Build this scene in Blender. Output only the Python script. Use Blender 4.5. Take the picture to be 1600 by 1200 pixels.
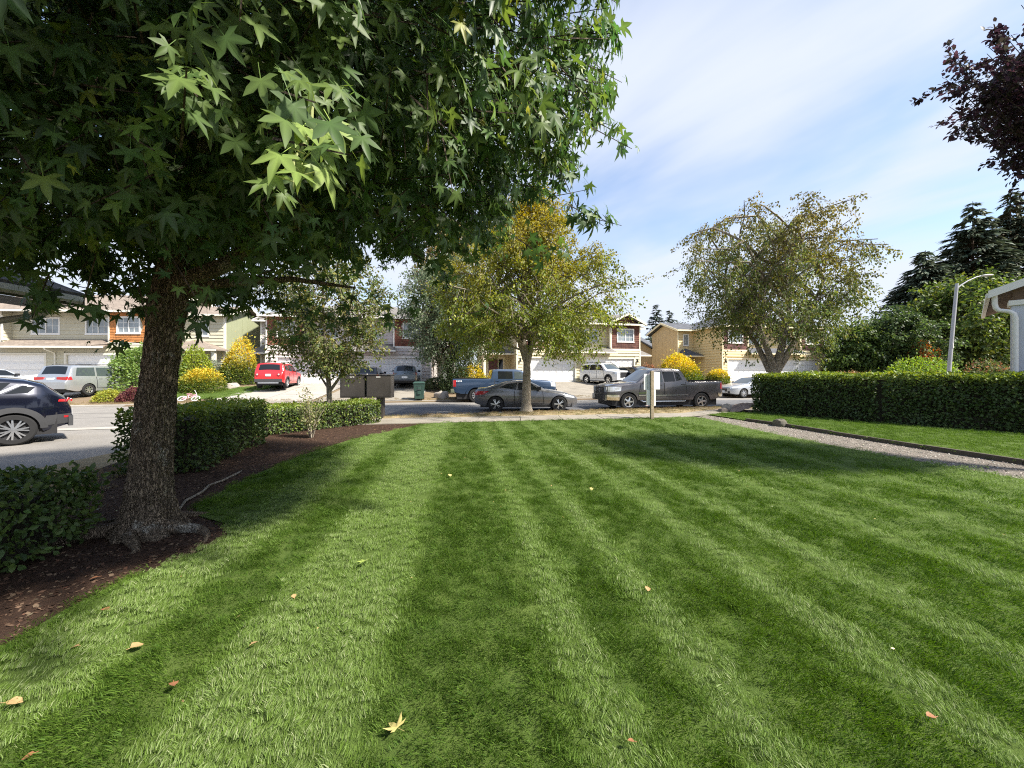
import bpy, math, random
import numpy as np
from mathutils import Vector, Matrix

for _o in list(bpy.data.objects):
    bpy.data.objects.remove(_o)
SC = bpy.context.scene
COL = SC.collection
R = math.radians
PI = math.pi

# ------------------------------------------------------------------ camera
cam_d = bpy.data.cameras.new('camera')
cam = bpy.data.objects.new('camera', cam_d)
COL.objects.link(cam)
cam.location = (0, 0, 1.6)
cam.rotation_euler = (R(90), 0, 0)
cam_d.sensor_fit = 'HORIZONTAL'
cam_d.sensor_width = 36.0
cam_d.lens = 13.5
cam_d.shift_y = -0.0094
cam_d.clip_start = 0.05
cam_d.clip_end = 4000
SC.camera = cam

# ------------------------------------------------------------------ light
SUN_EL, SUN_AZ = R(47), R(115)          # azimuth clockwise from +Y
S = Vector((math.sin(SUN_AZ)*math.cos(SUN_EL), math.cos(SUN_AZ)*math.cos(SUN_EL), math.sin(SUN_EL)))
sun_d = bpy.data.lights.new('sun', 'SUN')
sun_d.energy = 3.2
sun_d.angle = R(4)
sun_d.color = (1.0, 0.94, 0.84)
sun = bpy.data.objects.new('sun', sun_d)
COL.objects.link(sun)
sun.rotation_euler = S.to_track_quat('Z', 'Y').to_euler()

world = bpy.data.worlds.new('World')
SC.world = world
world.use_nodes = True
wt = world.node_tree
wt.nodes.clear()
def wn(t, **kw):
    n = wt.nodes.new(t)
    for k, v in kw.items():
        setattr(n, k, v)
    return n
w_out = wn('ShaderNodeOutputWorld')
w_bg = wn('ShaderNodeBackground')
w_bg.inputs['Strength'].default_value = 0.076
sky = wn('ShaderNodeTexSky', sky_type='NISHITA', sun_disc=False)
sky.sun_elevation = SUN_EL
sky.sun_rotation = SUN_AZ
sky.air_density = 1.0
sky.dust_density = 0.6
sky.ozone_density = 2.2
tc = wn('ShaderNodeTexCoord')
sep = wn('ShaderNodeSeparateXYZ')
wt.links.new(tc.outputs['Generated'], sep.inputs[0])
def wm(op, a, b=None, c=None, clamp=False):
    n = wn('ShaderNodeMath', operation=op, use_clamp=clamp)
    for i, x in enumerate((a, b, c)):
        if x is None: continue
        if isinstance(x, (int, float)): n.inputs[i].default_value = x
        else: wt.links.new(x, n.inputs[i])
    return n.outputs[0]
zz = wm('ADD', wm('MAXIMUM', sep.outputs[2], 0.0), 0.14)
cx_ = wm('DIVIDE', sep.outputs[0], zz)
cy_ = wm('DIVIDE', sep.outputs[1], zz)
comb = wn('ShaderNodeCombineXYZ')
wt.links.new(cx_, comb.inputs[0]); wt.links.new(cy_, comb.inputs[1])
def cloud_noise(scale, rotz, sx, sy, off, detail, rough, dist=0.0):
    mp = wn('ShaderNodeMapping')
    mp.inputs['Scale'].default_value = (sx, sy, 1)
    mp.inputs['Location'].default_value = off
    mr_ = wn('ShaderNodeMapping')
    mr_.inputs['Rotation'].default_value = (0, 0, rotz)      # turn first, then stretch along the streaks
    wt.links.new(comb.outputs[0], mr_.inputs[0])
    wt.links.new(mr_.outputs[0], mp.inputs[0])
    nz = wn('ShaderNodeTexNoise')
    nz.inputs['Scale'].default_value = scale
    nz.inputs['Detail'].default_value = detail
    nz.inputs['Roughness'].default_value = rough
    nz.inputs['Distortion'].default_value = dist
    wt.links.new(mp.outputs[0], nz.inputs['Vector'])
    return nz.outputs['Fac']
n1 = cloud_noise(1.35, R(63), 0.58, 1.0, (4.4, 3.9, 6.1), 5, 0.52, 0.3)
n2 = cloud_noise(0.7, R(40), 0.8, 1.0, (0.6, 5.2, 3.0), 2, 0.5)
cl = wm('ADD', wm('MULTIPLY', n1, 0.72), wm('MULTIPLY', n2, 0.46))
hz = wm('SUBTRACT', 1.0, wm('DIVIDE', sep.outputs[2], 0.42), clamp=True)      # thicker veil towards the horizon all round
cl = wm('ADD', cl, wm('MULTIPLY', hz, 0.30))
ramp = wn('ShaderNodeMapRange', interpolation_type='SMOOTHSTEP')
ramp.inputs['From Min'].default_value = 0.50
ramp.inputs['From Max'].default_value = 0.77
ramp.inputs['To Min'].default_value = 0.12
ramp.inputs['To Max'].default_value = 0.95
wt.links.new(cl, ramp.inputs['Value'])
mixc = wn('ShaderNodeMix', data_type='RGBA')
wt.links.new(ramp.outputs[0], mixc.inputs[0])
wt.links.new(sky.outputs[0], mixc.inputs[6])
mixc.inputs[7].default_value = (3.3, 3.55, 4.1, 1)
wt.links.new(mixc.outputs[2], w_bg.inputs['Color'])
wt.links.new(w_bg.outputs[0], w_out.inputs[0])

SC.render.engine = 'CYCLES'
SC.view_settings.view_transform = 'Standard'
SC.view_settings.look = 'None'
SC.view_settings.exposure = 1.8
SC.view_settings.gamma = 1.0
SC.view_settings.use_curve_mapping = False
SC.cycles.max_bounces = 8
SC.cycles.diffuse_bounces = 4
SC.cycles.glossy_bounces = 3
SC.cycles.transmission_bounces = 4
SC.cycles.use_denoising = False
SC.cycles.filter_width = 1.1
SC.cycles.sample_clamp_indirect = 4.0

# ------------------------------------------------------------------ mesh helpers
class MB:
    """collects faces for ONE mesh object"""
    def __init__(s):
        s.v, s.f, s.m = [], [], []
    def add(s, verts, faces, mi=0):
        o = len(s.v)
        s.v.extend([tuple(p) for p in verts])
        s.f.extend([tuple(i+o for i in f) for f in faces])
        s.m.extend([mi]*len(faces))
    def box(s, x0, x1, y0, y1, z0, z1, mi=0, mat=None):
        vs = [Vector((x, y, z)) for z in (z0, z1) for y in (y0, y1) for x in (x0, x1)]
        if mat is not None: vs = [mat @ v for v in vs]
        s.add(vs, [(0,2,3,1),(4,5,7,6),(0,1,5,4),(2,6,7,3),(0,4,6,2),(1,3,7,5)], mi)
    def obox(s, c, ax, ay, az, hx, hy, hz, mi=0):
        c, ax, ay, az = Vector(c), Vector(ax), Vector(ay), Vector(az)
        vs = [c+ax*hx*i+ay*hy*j+az*hz*k for k in (-1,1) for j in (-1,1) for i in (-1,1)]
        s.add(vs, [(0,2,3,1),(4,5,7,6),(0,1,5,4),(2,6,7,3),(0,4,6,2),(1,3,7,5)], mi)
    def quad(s, a, b, c, d, mi=0):
        s.add([a, b, c, d], [(0,1,2,3)], mi)
    def poly(s, pts, mi=0):
        s.add(pts, [tuple(range(len(pts)))], mi)
    def prism(s, pts, off, mi=0):
        """polygon pts (3D) extruded by vector off"""
        n = len(pts); off = Vector(off)
        vs = [Vector(p) for p in pts] + [Vector(p)+off for p in pts]
        fs = [tuple(range(n)), tuple(range(2*n-1, n-1, -1))]
        for i in range(n):
            j = (i+1) % n
            fs.append((i, i+n, j+n, j))
        s.add(vs, fs, mi)
    def tube(s, pts, rad, n=8, cap=True, mi=0, squash=1.0):
        pts = [Vector(p) for p in pts]
        k = len(pts)
        if isinstance(rad, (int, float)): rad = [rad]*k
        vs, fs = [], []
        ref = None
        for i, p in enumerate(pts):
            d = (pts[min(i+1, k-1)] - pts[max(i-1, 0)])
            if d.length < 1e-9: d = Vector((0,0,1))
            d.normalize()
            if ref is None:
                ref = Vector((1,0,0)) if abs(d.x) < .8 else Vector((0,1,0))
            a = ref - d*ref.dot(d)
            if a.length < 1e-6: a = d.orthogonal()
            a.normalize(); b = d.cross(a); ref = a
            for j in range(n):
                t = 2*PI*j/n
                vs.append(p + a*math.cos(t)*rad[i] + b*math.sin(t)*rad[i]*squash)
        for i in range(k-1):
            for j in range(n):
                j2 = (j+1) % n
                fs.append((i*n+j, i*n+j2, (i+1)*n+j2, (i+1)*n+j))
        if cap:
            fs.append(tuple(range(n-1, -1, -1)))
            fs.append(tuple((k-1)*n+j for j in range(n)))
        s.add(vs, fs, mi)
    def lathe(s, prof, c=(0,0,0), axis='z', n=24, mi=0, closed=False):
        """prof: (radius, along-axis) pairs"""
        vs, fs = [], []
        c = Vector(c)
        for r, h in prof:
            for j in range(n):
                t = 2*PI*j/n
                x, y = r*math.cos(t), r*math.sin(t)
                vs.append(c + (Vector((x, y, h)) if axis == 'z' else Vector((x, h, y)) if axis == 'y' else Vector((h, x, y))))
        k = len(prof)
        for i in range(k if closed else k-1):
            i2 = (i+1) % k
            for j in range(n):
                j2 = (j+1) % n
                fs.append((i*n+j, i*n+j2, i2*n+j2, i2*n+j))
        s.add(vs, fs, mi)
    def build(s, name, mats, parent=None, smooth=None, bevel=0.0, kind=None, label=None):
        me = bpy.data.meshes.new(name)
        me.from_pydata(s.v, [], s.f)
        if not isinstance(mats, (list, tuple)): mats = [mats]
        for m in mats: me.materials.append(m)
        if len(mats) > 1: me.polygons.foreach_set('material_index', s.m)
        if smooth is not None:
            me.polygons.foreach_set('use_smooth', [True]*len(me.polygons))
            me.set_sharp_from_angle(angle=R(smooth))
        me.update()
        return link(name, me, parent, bevel, kind, label)

def link(name, me, parent=None, bevel=0.0, kind=None, label=None):
    o = bpy.data.objects.new(name, me)
    COL.objects.link(o)
    if parent is not None: o.parent = parent
    if bevel:
        b = o.modifiers.new('bevel', 'BEVEL'); b.width = bevel; b.segments = 2; b.limit_method = 'ANGLE'; b.angle_limit = R(40)
    if kind: o['kind'] = kind
    if label: o['label'] = label
    return o

def thing(name, label, cat, loc=(0,0,0), rotz=0.0, group=None):
    o = bpy.data.objects.new(name, None)
    COL.objects.link(o)
    o.empty_display_size = 0.2
    o.location = loc; o.rotation_euler = (0, 0, rotz)
    return tag(o, label, cat, group)
def tag(o, label, cat, group=None):
    o['label'] = label; o['category'] = cat
    if group: o['group'] = group
    return o

def np_mesh(name, verts, faces_flat, nper, mat, parent=None, col=None, kind=None, smooth=False):
    """fast mesh from numpy: all faces have nper corners"""
    me = bpy.data.meshes.new(name)
    nv = len(verts); nl = len(faces_flat); nf = nl//nper
    me.vertices.add(nv); me.loops.add(nl); me.polygons.add(nf)
    me.vertices.foreach_set('co', np.ascontiguousarray(verts, dtype=np.float32).ravel())
    me.loops.foreach_set('vertex_index', np.ascontiguousarray(faces_flat, dtype=np.int32))
    me.polygons.foreach_set('loop_start', np.arange(0, nl, nper, dtype=np.int32))
    me.polygons.foreach_set('loop_total', np.full(nf, nper, dtype=np.int32))
    if smooth: me.polygons.foreach_set('use_smooth', np.ones(nf, dtype=bool))
    if col is not None:
        a = me.attributes.new('Col', 'FLOAT_COLOR', 'POINT')
        c4 = np.ones((nv, 4), dtype=np.float32); c4[:, :3] = col
        a.data.foreach_set('color', c4.ravel())
    me.materials.append(mat)
    me.update(calc_edges=True)
    return link(name, me, parent, 0, kind)

# ------------------------------------------------------------------ materials
def nodes_of(m):
    m.use_nodes = True
    nt = m.node_tree
    return nt, nt.nodes['Principled BSDF']
def N(nt, t, **kw):
    n = nt.nodes.new(t)
    for k, v in kw.items():
        if k in n.inputs: n.inputs[k].default_value = v
        else: setattr(n, k, v)
    return n
def rgba(c): return (c[0], c[1], c[2], 1.0)

def simple(name, col, rough=0.6, metal=0.0, spec=0.5, coat=0.0, var=0.12, vs=6.0, bump=0.0, bs=40.0, col2=None, c2lo=0.5, c2hi=0.7, flake=0.0):
    m = bpy.data.materials.new(name)
    nt, b = nodes_of(m)
    b.inputs['Roughness'].default_value = rough
    b.inputs['Metallic'].default_value = metal
    b.inputs['Specular IOR Level'].default_value = spec
    b.inputs['Coat Weight'].default_value = coat
    b.inputs['Coat Roughness'].default_value = 0.06
    co = N(nt, 'ShaderNodeTexCoord')
    nz = N(nt, 'ShaderNodeTexNoise', Scale=vs, Detail=5.0, Roughness=0.6)
    nt.links.new(co.outputs['Object'], nz.inputs['Vector'])
    mr = N(nt, 'ShaderNodeMapRange')
    mr.inputs['From Min'].default_value = 0.25; mr.inputs['From Max'].default_value = 0.75
    mr.inputs['To Min'].default_value = 1-var; mr.inputs['To Max'].default_value = 1+var
    nt.links.new(nz.outputs['Fac'], mr.inputs['Value'])
    vm = N(nt, 'ShaderNodeVectorMath', operation='SCALE')
    vm.inputs[0].default_value = col
    nt.links.new(mr.outputs[0], vm.inputs['Scale'])
    out = vm.outputs[0]
    if col2 is not None:
        nz2 = N(nt, 'ShaderNodeTexNoise', Scale=vs*0.37, Detail=6.0, Roughness=0.65)
        nt.links.new(co.outputs['Object'], nz2.inputs['Vector'])
        mr2 = N(nt, 'ShaderNodeMapRange', interpolation_type='SMOOTHSTEP')
        mr2.inputs['From Min'].default_value = c2lo; mr2.inputs['From Max'].default_value = c2hi
        nt.links.new(nz2.outputs['Fac'], mr2.inputs['Value'])
        mx = N(nt, 'ShaderNodeMix', data_type='RGBA')
        nt.links.new(mr2.outputs[0], mx.inputs[0])
        nt.links.new(out, mx.inputs[6]); mx.inputs[7].default_value = rgba(col2)
        out = mx.outputs[2]
    nt.links.new(out, b.inputs['Base Color'])
    if bump:
        nb = N(nt, 'ShaderNodeTexNoise', Scale=bs, Detail=6.0, Roughness=0.65)
        nt.links.new(co.outputs['Object'], nb.inputs['Vector'])
        bp = N(nt, 'ShaderNodeBump', Strength=bump, Distance=0.02)
        nt.links.new(nb.outputs['Fac'], bp.inputs['Height'])
        nt.links.new(bp.outputs[0], b.inputs['Normal'])
    return m

def paint(name, col, metal=0.5, rough=0.32):
    m = simple(name, col, rough=rough, metal=metal, spec=0.5, coat=1.0, var=0.05, vs=3.0)
    return m

def leaf_mat(name, trans=0.35, rough=0.45, spec=0.4, objrand=None, veins=False):
    """colour comes from each leaf's own pigment (attribute 'Col') or, for single leaves, from a per-object random pick"""
    m = bpy.data.materials.new(name)
    nt, b = nodes_of(m)
    out = nt.nodes['Material Output']
    if objrand is None:
        at = N(nt, 'ShaderNodeAttribute', attribute_name='Col')
        c = at.outputs['Color']
    else:
        oi = N(nt, 'ShaderNodeObjectInfo')
        rp = N(nt, 'ShaderNodeMix', data_type='RGBA')
        rp.inputs[6].default_value = rgba(objrand[0]); rp.inputs[7].default_value = rgba(objrand[1])
        nt.links.new(oi.outputs['Random'], rp.inputs[0])
        c = rp.outputs[2]
        if veins:
            at = N(nt, 'ShaderNodeAttribute', attribute_name='Col')
            mv = N(nt, 'ShaderNodeVectorMath', operation='MULTIPLY')
            nt.links.new(c, mv.inputs[0]); nt.links.new(at.outputs['Color'], mv.inputs[1])
            c = mv.outputs[0]
    nt.links.new(c, b.inputs['Base Color'])
    b.inputs['Roughness'].default_value = rough
    b.inputs['Specular IOR Level'].default_value = spec
    tr = N(nt, 'ShaderNodeBsdfTranslucent')
    hs = N(nt, 'ShaderNodeHueSaturation', Saturation=1.15, Value=1.5)
    hs.inputs['Hue'].default_value = 0.485
    nt.links.new(c, hs.inputs['Color'])
    nt.links.new(hs.outputs[0], tr.inputs['Color'])
    ms = N(nt, 'ShaderNodeMixShader')
    ms.inputs[0].default_value = trans
    nt.links.new(b.outputs[0], ms.inputs[1]); nt.links.new(tr.outputs[0], ms.inputs[2])
    nt.links.new(ms.outputs[0], out.inputs['Surface'])
    return m

def glass_mat(name, tint=(0.03, 0.04, 0.05), rough=0.04, spec=0.8):
    m = bpy.data.materials.new(name)
    nt, b = nodes_of(m)
    b.inputs['Base Color'].default_value = rgba(tint)
    b.inputs['Roughness'].default_value = rough
    b.inputs['Specular IOR Level'].default_value = spec
    b.inputs['Coat Weight'].default_value = 0.25
    b.inputs['Coat Roughness'].default_value = 0.02
    return m

def bark_mat(name, c1, c2, patch=None, scale=9.0, stretch=0.25, strength=0.9):
    m = bpy.data.materials.new(name)
    nt, b = nodes_of(m)
    b.inputs['Roughness'].default_value = 0.9
    b.inputs['Specular IOR Level'].default_value = 0.15
    co = N(nt, 'ShaderNodeTexCoord')
    mp = N(nt, 'ShaderNodeMapping'); mp.inputs['Scale'].default_value = (1, 1, stretch)
    nt.links.new(co.outputs['Object'], mp.inputs[0])
    n1 = N(nt, 'ShaderNodeTexNoise', Scale=scale*2, Detail=8.0, Roughness=0.7, Distortion=0.6)
    nt.links.new(mp.outputs[0], n1.inputs['Vector'])
    vo = N(nt, 'ShaderNodeTexVoronoi', feature='DISTANCE_TO_EDGE', Scale=scale*3.2)
    dm = N(nt, 'ShaderNodeMix', data_type='VECTOR'); dm.inputs[0].default_value = 0.12
    nt.links.new(mp.outputs[0], dm.inputs[4]); nt.links.new(n1.outputs['Color'], dm.inputs[5])
    nt.links.new(dm.outputs[1], vo.inputs['Vector'])
    cr = N(nt, 'ShaderNodeMapRange'); cr.inputs['From Max'].default_value = 0.16
    nt.links.new(vo.outputs['Distance'], cr.inputs['Value'])
    mul = N(nt, 'ShaderNodeMath', operation='MULTIPLY')
    nt.links.new(cr.outputs[0], mul.inputs[0]); nt.links.new(n1.outputs['Fac'], mul.inputs[1])
    mx = N(nt, 'ShaderNodeMix', data_type='RGBA')
    mr = N(nt, 'ShaderNodeMapRange'); mr.inputs['From Min'].default_value = 0.1; mr.inputs['From Max'].default_value = 0.65
    nt.links.new(mul.outputs[0], mr.inputs['Value'])
    nt.links.new(mr.outputs[0], mx.inputs[0])
    mx.inputs[6].default_value = rgba(c1); mx.inputs[7].default_value = rgba(c2)
    out = mx.outputs[2]
    if patch is not None:
        n2 = N(nt, 'ShaderNodeTexNoise', Scale=3.2, Detail=5.0, Roughness=0.6)
        nt.links.new(co.outputs['Object'], n2.inputs['Vector'])
        r2 = N(nt, 'ShaderNodeMapRange', interpolation_type='SMOOTHSTEP')
        r2.inputs['From Min'].default_value = 0.575; r2.inputs['From Max'].default_value = 0.64
        nt.links.new(n2.outputs['Fac'], r2.inputs['Value'])
        m3 = N(nt, 'ShaderNodeMath', operation='MULTIPLY')
        nt.links.new(r2.outputs[0], m3.inputs[0]); nt.links.new(mr.outputs[0], m3.inputs[1])
        mx2 = N(nt, 'ShaderNodeMix', data_type='RGBA')
        nt.links.new(m3.outputs[0], mx2.inputs[0]); nt.links.new(out, mx2.inputs[6])
        mx2.inputs[7].default_value = rgba(patch)
        out = mx2.outputs[2]
    nt.links.new(out, b.inputs['Base Color'])
    bp = N(nt, 'ShaderNodeBump', Strength=strength, Distance=0.03)
    nt.links.new(mul.outputs[0], bp.inputs['Height'])
    nt.links.new(bp.outputs[0], b.inputs['Normal'])
    return m

def ground_mat(name, stops, scale, bump=0.4, bs=60.0, rough=0.95, fine=0.0, fs=300.0):
    """colour ramp over noise; fine = speckle amount"""
    m = bpy.data.materials.new(name)
    nt, b = nodes_of(m)
    b.inputs['Roughness'].default_value = rough
    b.inputs['Specular IOR Level'].default_value = 0.2
    co = N(nt, 'ShaderNodeTexCoord')
    n1 = N(nt, 'ShaderNodeTexNoise', Scale=scale, Detail=8.0, Roughness=0.68)
    nt.links.new(co.outputs['Object'], n1.inputs['Vector'])
    val = n1.outputs['Fac']
    n2 = N(nt, 'ShaderNodeTexNoise', Scale=fs, Detail=3.0, Roughness=0.7)
    nt.links.new(co.outputs['Object'], n2.inputs['Vector'])
    if fine:
        ma = N(nt, 'ShaderNodeMath', operation='MULTIPLY_ADD')
        nt.links.new(n2.outputs['Fac'], ma.inputs[0]); ma.inputs[1].default_value = fine
        sb = N(nt, 'ShaderNodeMath', operation='SUBTRACT')
        nt.links.new(val, sb.inputs[0]); sb.inputs[1].default_value = fine*0.5
        nt.links.new(sb.outputs[0], ma.inputs[2])
        val = ma.outputs[0]
    cr = N(nt, 'ShaderNodeValToRGB')
    el = cr.color_ramp.elements
    while len(el) < len(stops): el.new(0.5)
    for e, (p, c) in zip(el, stops):
        e.position = p; e.color = rgba(c)
    nt.links.new(val, cr.inputs[0])
    nt.links.new(cr.outputs[0], b.inputs['Base Color'])
    nb = N(nt, 'ShaderNodeTexNoise', Scale=bs, Detail=6.0, Roughness=0.7)
    nt.links.new(co.outputs['Object'], nb.inputs['Vector'])
    bp = N(nt, 'ShaderNodeBump', Strength=bump, Distance=0.03)
    nt.links.new(nb.outputs['Fac'], bp.inputs['Height'])
    nt.links.new(bp.outputs[0], b.inputs['Normal'])
    return m

def roof_mat(name, c1, c2):
    """asphalt shingles: courses in Z/slope plus random tabs"""
    m = bpy.data.materials.new(name)
    nt, b = nodes_of(m)
    b.inputs['Roughness'].default_value = 0.92
    b.inputs['Specular IOR Level'].default_value = 0.2
    co = N(nt, 'ShaderNodeTexCoord')
    br = N(nt, 'ShaderNodeTexBrick', Scale=1.0)
    br.inputs['Brick Width'].default_value = 0.35; br.inputs['Row Height'].default_value = 0.16
    br.inputs['Mortar Size'].default_value = 0.012
    br.inputs['Color1'].default_value = rgba(c1); br.inputs['Color2'].default_value = rgba(c2)
    br.inputs['Mortar'].default_value = rgba([x*0.55 for x in c1])
    nt.links.new(co.outputs['Object'], br.inputs['Vector'])
    n1 = N(nt, 'ShaderNodeTexNoise', Scale=2.5, Detail=6.0, Roughness=0.7)
    nt.links.new(co.outputs['Object'], n1.inputs['Vector'])
    mr = N(nt, 'ShaderNodeMapRange'); mr.inputs['From Min'].default_value = .3; mr.inputs['From Max'].default_value = .7
    mr.inputs['To Min'].default_value = 0.75; mr.inputs['To Max'].default_value = 1.25
    nt.links.new(n1.outputs['Fac'], mr.inputs['Value'])
    vm = N(nt, 'ShaderNodeVectorMath', operation='SCALE')
    nt.links.new(br.outputs['Color'], vm.inputs[0]); nt.links.new(mr.outputs[0], vm.inputs['Scale'])
    nt.links.new(vm.outputs[0], b.inputs['Base Color'])
    return m

M = {}
M['white'] = simple('white_trim', (0.78, 0.77, 0.73), 0.5, var=0.05)
M['door_white'] = simple('garage_white', (0.80, 0.80, 0.79), 0.45, var=0.04, vs=2.0)
M['glass'] = simple('window_glass', (.21, .245, .26), .06, spec=.9, coat=.4, var=.5, vs=1.3)
M['glass_dark'] = glass_mat('dark_glass', (0.010, 0.012, 0.014), 0.04, 0.4)
M['glass_screen'] = glass_mat('screen_glass', (0.05, 0.065, 0.07), 0.03, 0.9)
M['rubber'] = simple('rubber', (0.022, 0.022, 0.023), 0.85, spec=0.25)
M['black'] = simple('black_plastic', (0.018, 0.018, 0.02), 0.55, spec=0.4)
M['cladding'] = simple('grey_cladding', (0.045, 0.046, 0.05), 0.6, spec=0.4)
M['alloy'] = simple('alloy', (0.62, 0.63, 0.65), 0.28, metal=0.9, var=0.05)
M['alloy_dark'] = simple('alloy_dark', (0.10, 0.10, 0.11), 0.4, metal=0.6)
M['chrome'] = simple('chrome', (0.75, 0.75, 0.76), 0.12, metal=1.0, var=0.03)
M['lamp_red'] = simple('red_lens', (0.42, 0.02, 0.025), 0.15, coat=1.0, var=0.05)
M['lamp_clear'] = simple('clear_lens', (0.62, 0.64, 0.66), 0.1, coat=1.0, metal=0.3, var=0.1, vs=20)
M['lamp_smoke'] = simple('smoked_lens', (0.10, 0.10, 0.11), 0.1, coat=1.0)
M['amber'] = simple('amber_lens', (0.6, 0.22, 0.02), 0.2, coat=1.0)
M['plate'] = simple('number_plate', (0.72, 0.74, 0.76), 0.4, var=0.1, vs=30)
M['wood_post'] = simple('weathered_post', (0.30, 0.24, 0.16), 0.85, var=0.3, vs=12, bump=0.4, bs=25, col2=(0.16, 0.15, 0.10))
M['concrete'] = ground_mat('concrete', [(0.25, (0.29, 0.265, 0.23)), (0.5, (0.36, 0.335, 0.295)), (0.8, (0.43, 0.40, 0.36))], 1.3, 0.12, 80, 0.85, 0.25, 120)
M['concrete_old'] = ground_mat('concrete_old', [(0.25, (0.19, 0.17, 0.14)), (0.5, (0.26, 0.235, 0.195)), (0.8, (0.32, 0.29, 0.245))], 1.1, 0.15, 80, 0.88, 0.3, 100)
M['joint'] = simple('joint_dirt', (0.10, 0.085, 0.065), 0.95, var=0.2)
M['asphalt'] = ground_mat('asphalt', [(0.2, (0.085, 0.086, 0.092)), (0.5, (0.13, 0.13, 0.135)), (0.8, (0.19, 0.185, 0.18))], 0.5, 0.35, 160, 0.9, 0.35, 220)
M['asphalt_worn'] = ground_mat('asphalt_worn', [(0.2, (0.17, 0.16, 0.145)), (0.5, (0.235, 0.22, 0.20)), (0.8, (0.30, 0.28, 0.25))], 0.6, 0.35, 160, 0.9, 0.35, 220)
M['dry_turf'] = ground_mat('dry_turf', [(0.25, (0.20, 0.155, 0.085)), (0.5, (0.30, 0.235, 0.135)), (0.75, (0.36, 0.29, 0.175))], 2.2, 0.6, 70, 0.95, 0.4, 90)
M['soil'] = ground_mat('bare_soil', [(0.25, (0.14, 0.10, 0.065)), (0.5, (0.21, 0.155, 0.10)), (0.75, (0.17, 0.16, 0.075))], 0.25, 0.5, 40, 0.95, 0.3, 50)
M['mulch'] = ground_mat('bark_mulch', [(0.25, (0.022, 0.013, 0.009)), (0.5, (0.052, 0.029, 0.019)), (0.78, (0.095, 0.055, 0.035))], 9.0, 0.9, 55, 0.95, 0.6, 90)
M['turf_base'] = ground_mat('turf_base', [(0.25, (0.045, 0.075, 0.014)), (0.5, (0.07, 0.11, 0.02)), (0.78, (0.10, 0.14, 0.03))], 3.0, 0.6, 90, 0.95, 0.5, 140)
M['gravel'] = ground_mat('gravel_fines', [(0.25, (0.12, 0.105, 0.085)), (0.5, (0.20, 0.175, 0.145)), (0.8, (0.28, 0.25, 0.21))], 6.0, 0.8, 120, 0.95, 0.6, 160)
M['leaf'] = leaf_mat('leaf', 0.38, 0.5, 0.3)
M['leaf_gloss'] = leaf_mat('leaf_gloss', 0.36, 0.46, 0.35)
M['needle'] = leaf_mat('needle', 0.12, 0.6, 0.25)
M['bark_gum'] = bark_mat('gum_bark', (0.05, 0.037, 0.027), (0.36, 0.28, 0.20), (0.46, 0.44, 0.38), 15.0, 0.28, 0.9)
M['bark_grey'] = bark_mat('grey_bark', (0.15, 0.125, 0.095), (0.42, 0.37, 0.295), None, 10, 0.3, 0.6)
M['bark_brown'] = bark_mat('brown_bark', (0.035, 0.026, 0.02), (0.13, 0.10, 0.075), None, 8, 0.3, 0.7)
M['bark_birch'] = bark_mat('mottled_bark', (0.10, 0.08, 0.06), (0.38, 0.335, 0.27), (0.48, 0.44, 0.37), 4, 1.6, 0.5)
M['stone'] = simple('stone', (0.33, 0.29, 0.25), 0.9, var=0.3, vs=8, bump=0.5, bs=20)
# ================================================================== SETTING
YN = ([-60, -14, -4.8, -3.1, 0.5, 10, 20, 80], [1.0, 11.55, 14.4, 15.0, 16.2, 18.6, 20.8, 33])      # near kerb line  Y(X)
YF = ([-120, -45, -22.4, -6.1, 2.9, 17, 40, 80, 160], [6, 17.5, 19.4, 22.9, 24.8, 28, 33, 42, 59])   # far kerb line   Y(X)
def yn(x): return float(np.interp(x, *YN))
def yf(x): return float(np.interp(x, *YF))
ROAD_Z = -0.07
def H(x, y):
    """height of the land: lawn side flat at 0, the yards beyond the street rise to about 0.9 m"""
    d = y - yf(x)
    if d < 0: return 0.0
    t = min(d/9.5, 1.0)
    return 0.02 + 0.88*(t*t*(3-2*t)*0.45 + t*0.55)

def structure(name, mb, mat, parent=None, smooth=None):
    return mb.build(name, mat, parent, smooth, kind=None if parent else 'structure')

# ground: one sheet to the horizon
xs = [-1500, -600, -300, -160] + list(np.arange(-120, 121, 4.0)) + [160, 300, 600, 1500]
ds = [0.0, 0.6, 1.2, 2, 3, 4, 5, 6, 7, 8, 9, 10, 14, 20, 40, 80, 160, 400, 900, 1800]
mb = MB()
vs, fs = [], []
ncol = len(ds)+3
for x in xs:
    vs.append((x, -600, -0.17)); vs.append((x, yf(x)-10.5, -0.17)); vs.append((x, yf(x)-0.02, -0.17))
    for d in ds:
        vs.append((x, yf(x)+d, H(x, yf(x)+d)))
for i in range(len(xs)-1):
    for j in range(ncol-1):
        a = i*ncol+j
        fs.append((a, a+ncol, a+ncol+1, a+1))
mb.add(vs, fs)
ground = structure('ground', mb, M['soil'])

def strip_between(name, lo, hi, x0, x1, step, z, mat, parent=None):
    """sheet between two lines lo(x), hi(x)"""
    mb = MB(); xs = np.linspace(x0, x1, max(2, int((x1-x0)/step)+1)); vs = []; fs = []
    for x in xs:
        vs.append((x, lo(x), z)); vs.append((x, hi(x), z))
    for i in range(len(xs)-1):
        fs.append((2*i, 2*i+2, 2*i+3, 2*i+1))
    mb.add(vs, fs)
    return structure(name, mb, mat, parent)

road = strip_between('road', lambda x: yn(x)-0.2, lambda x: yf(x)-0.05, -60, 80, 2, ROAD_Z, M['asphalt_worn'])
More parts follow.
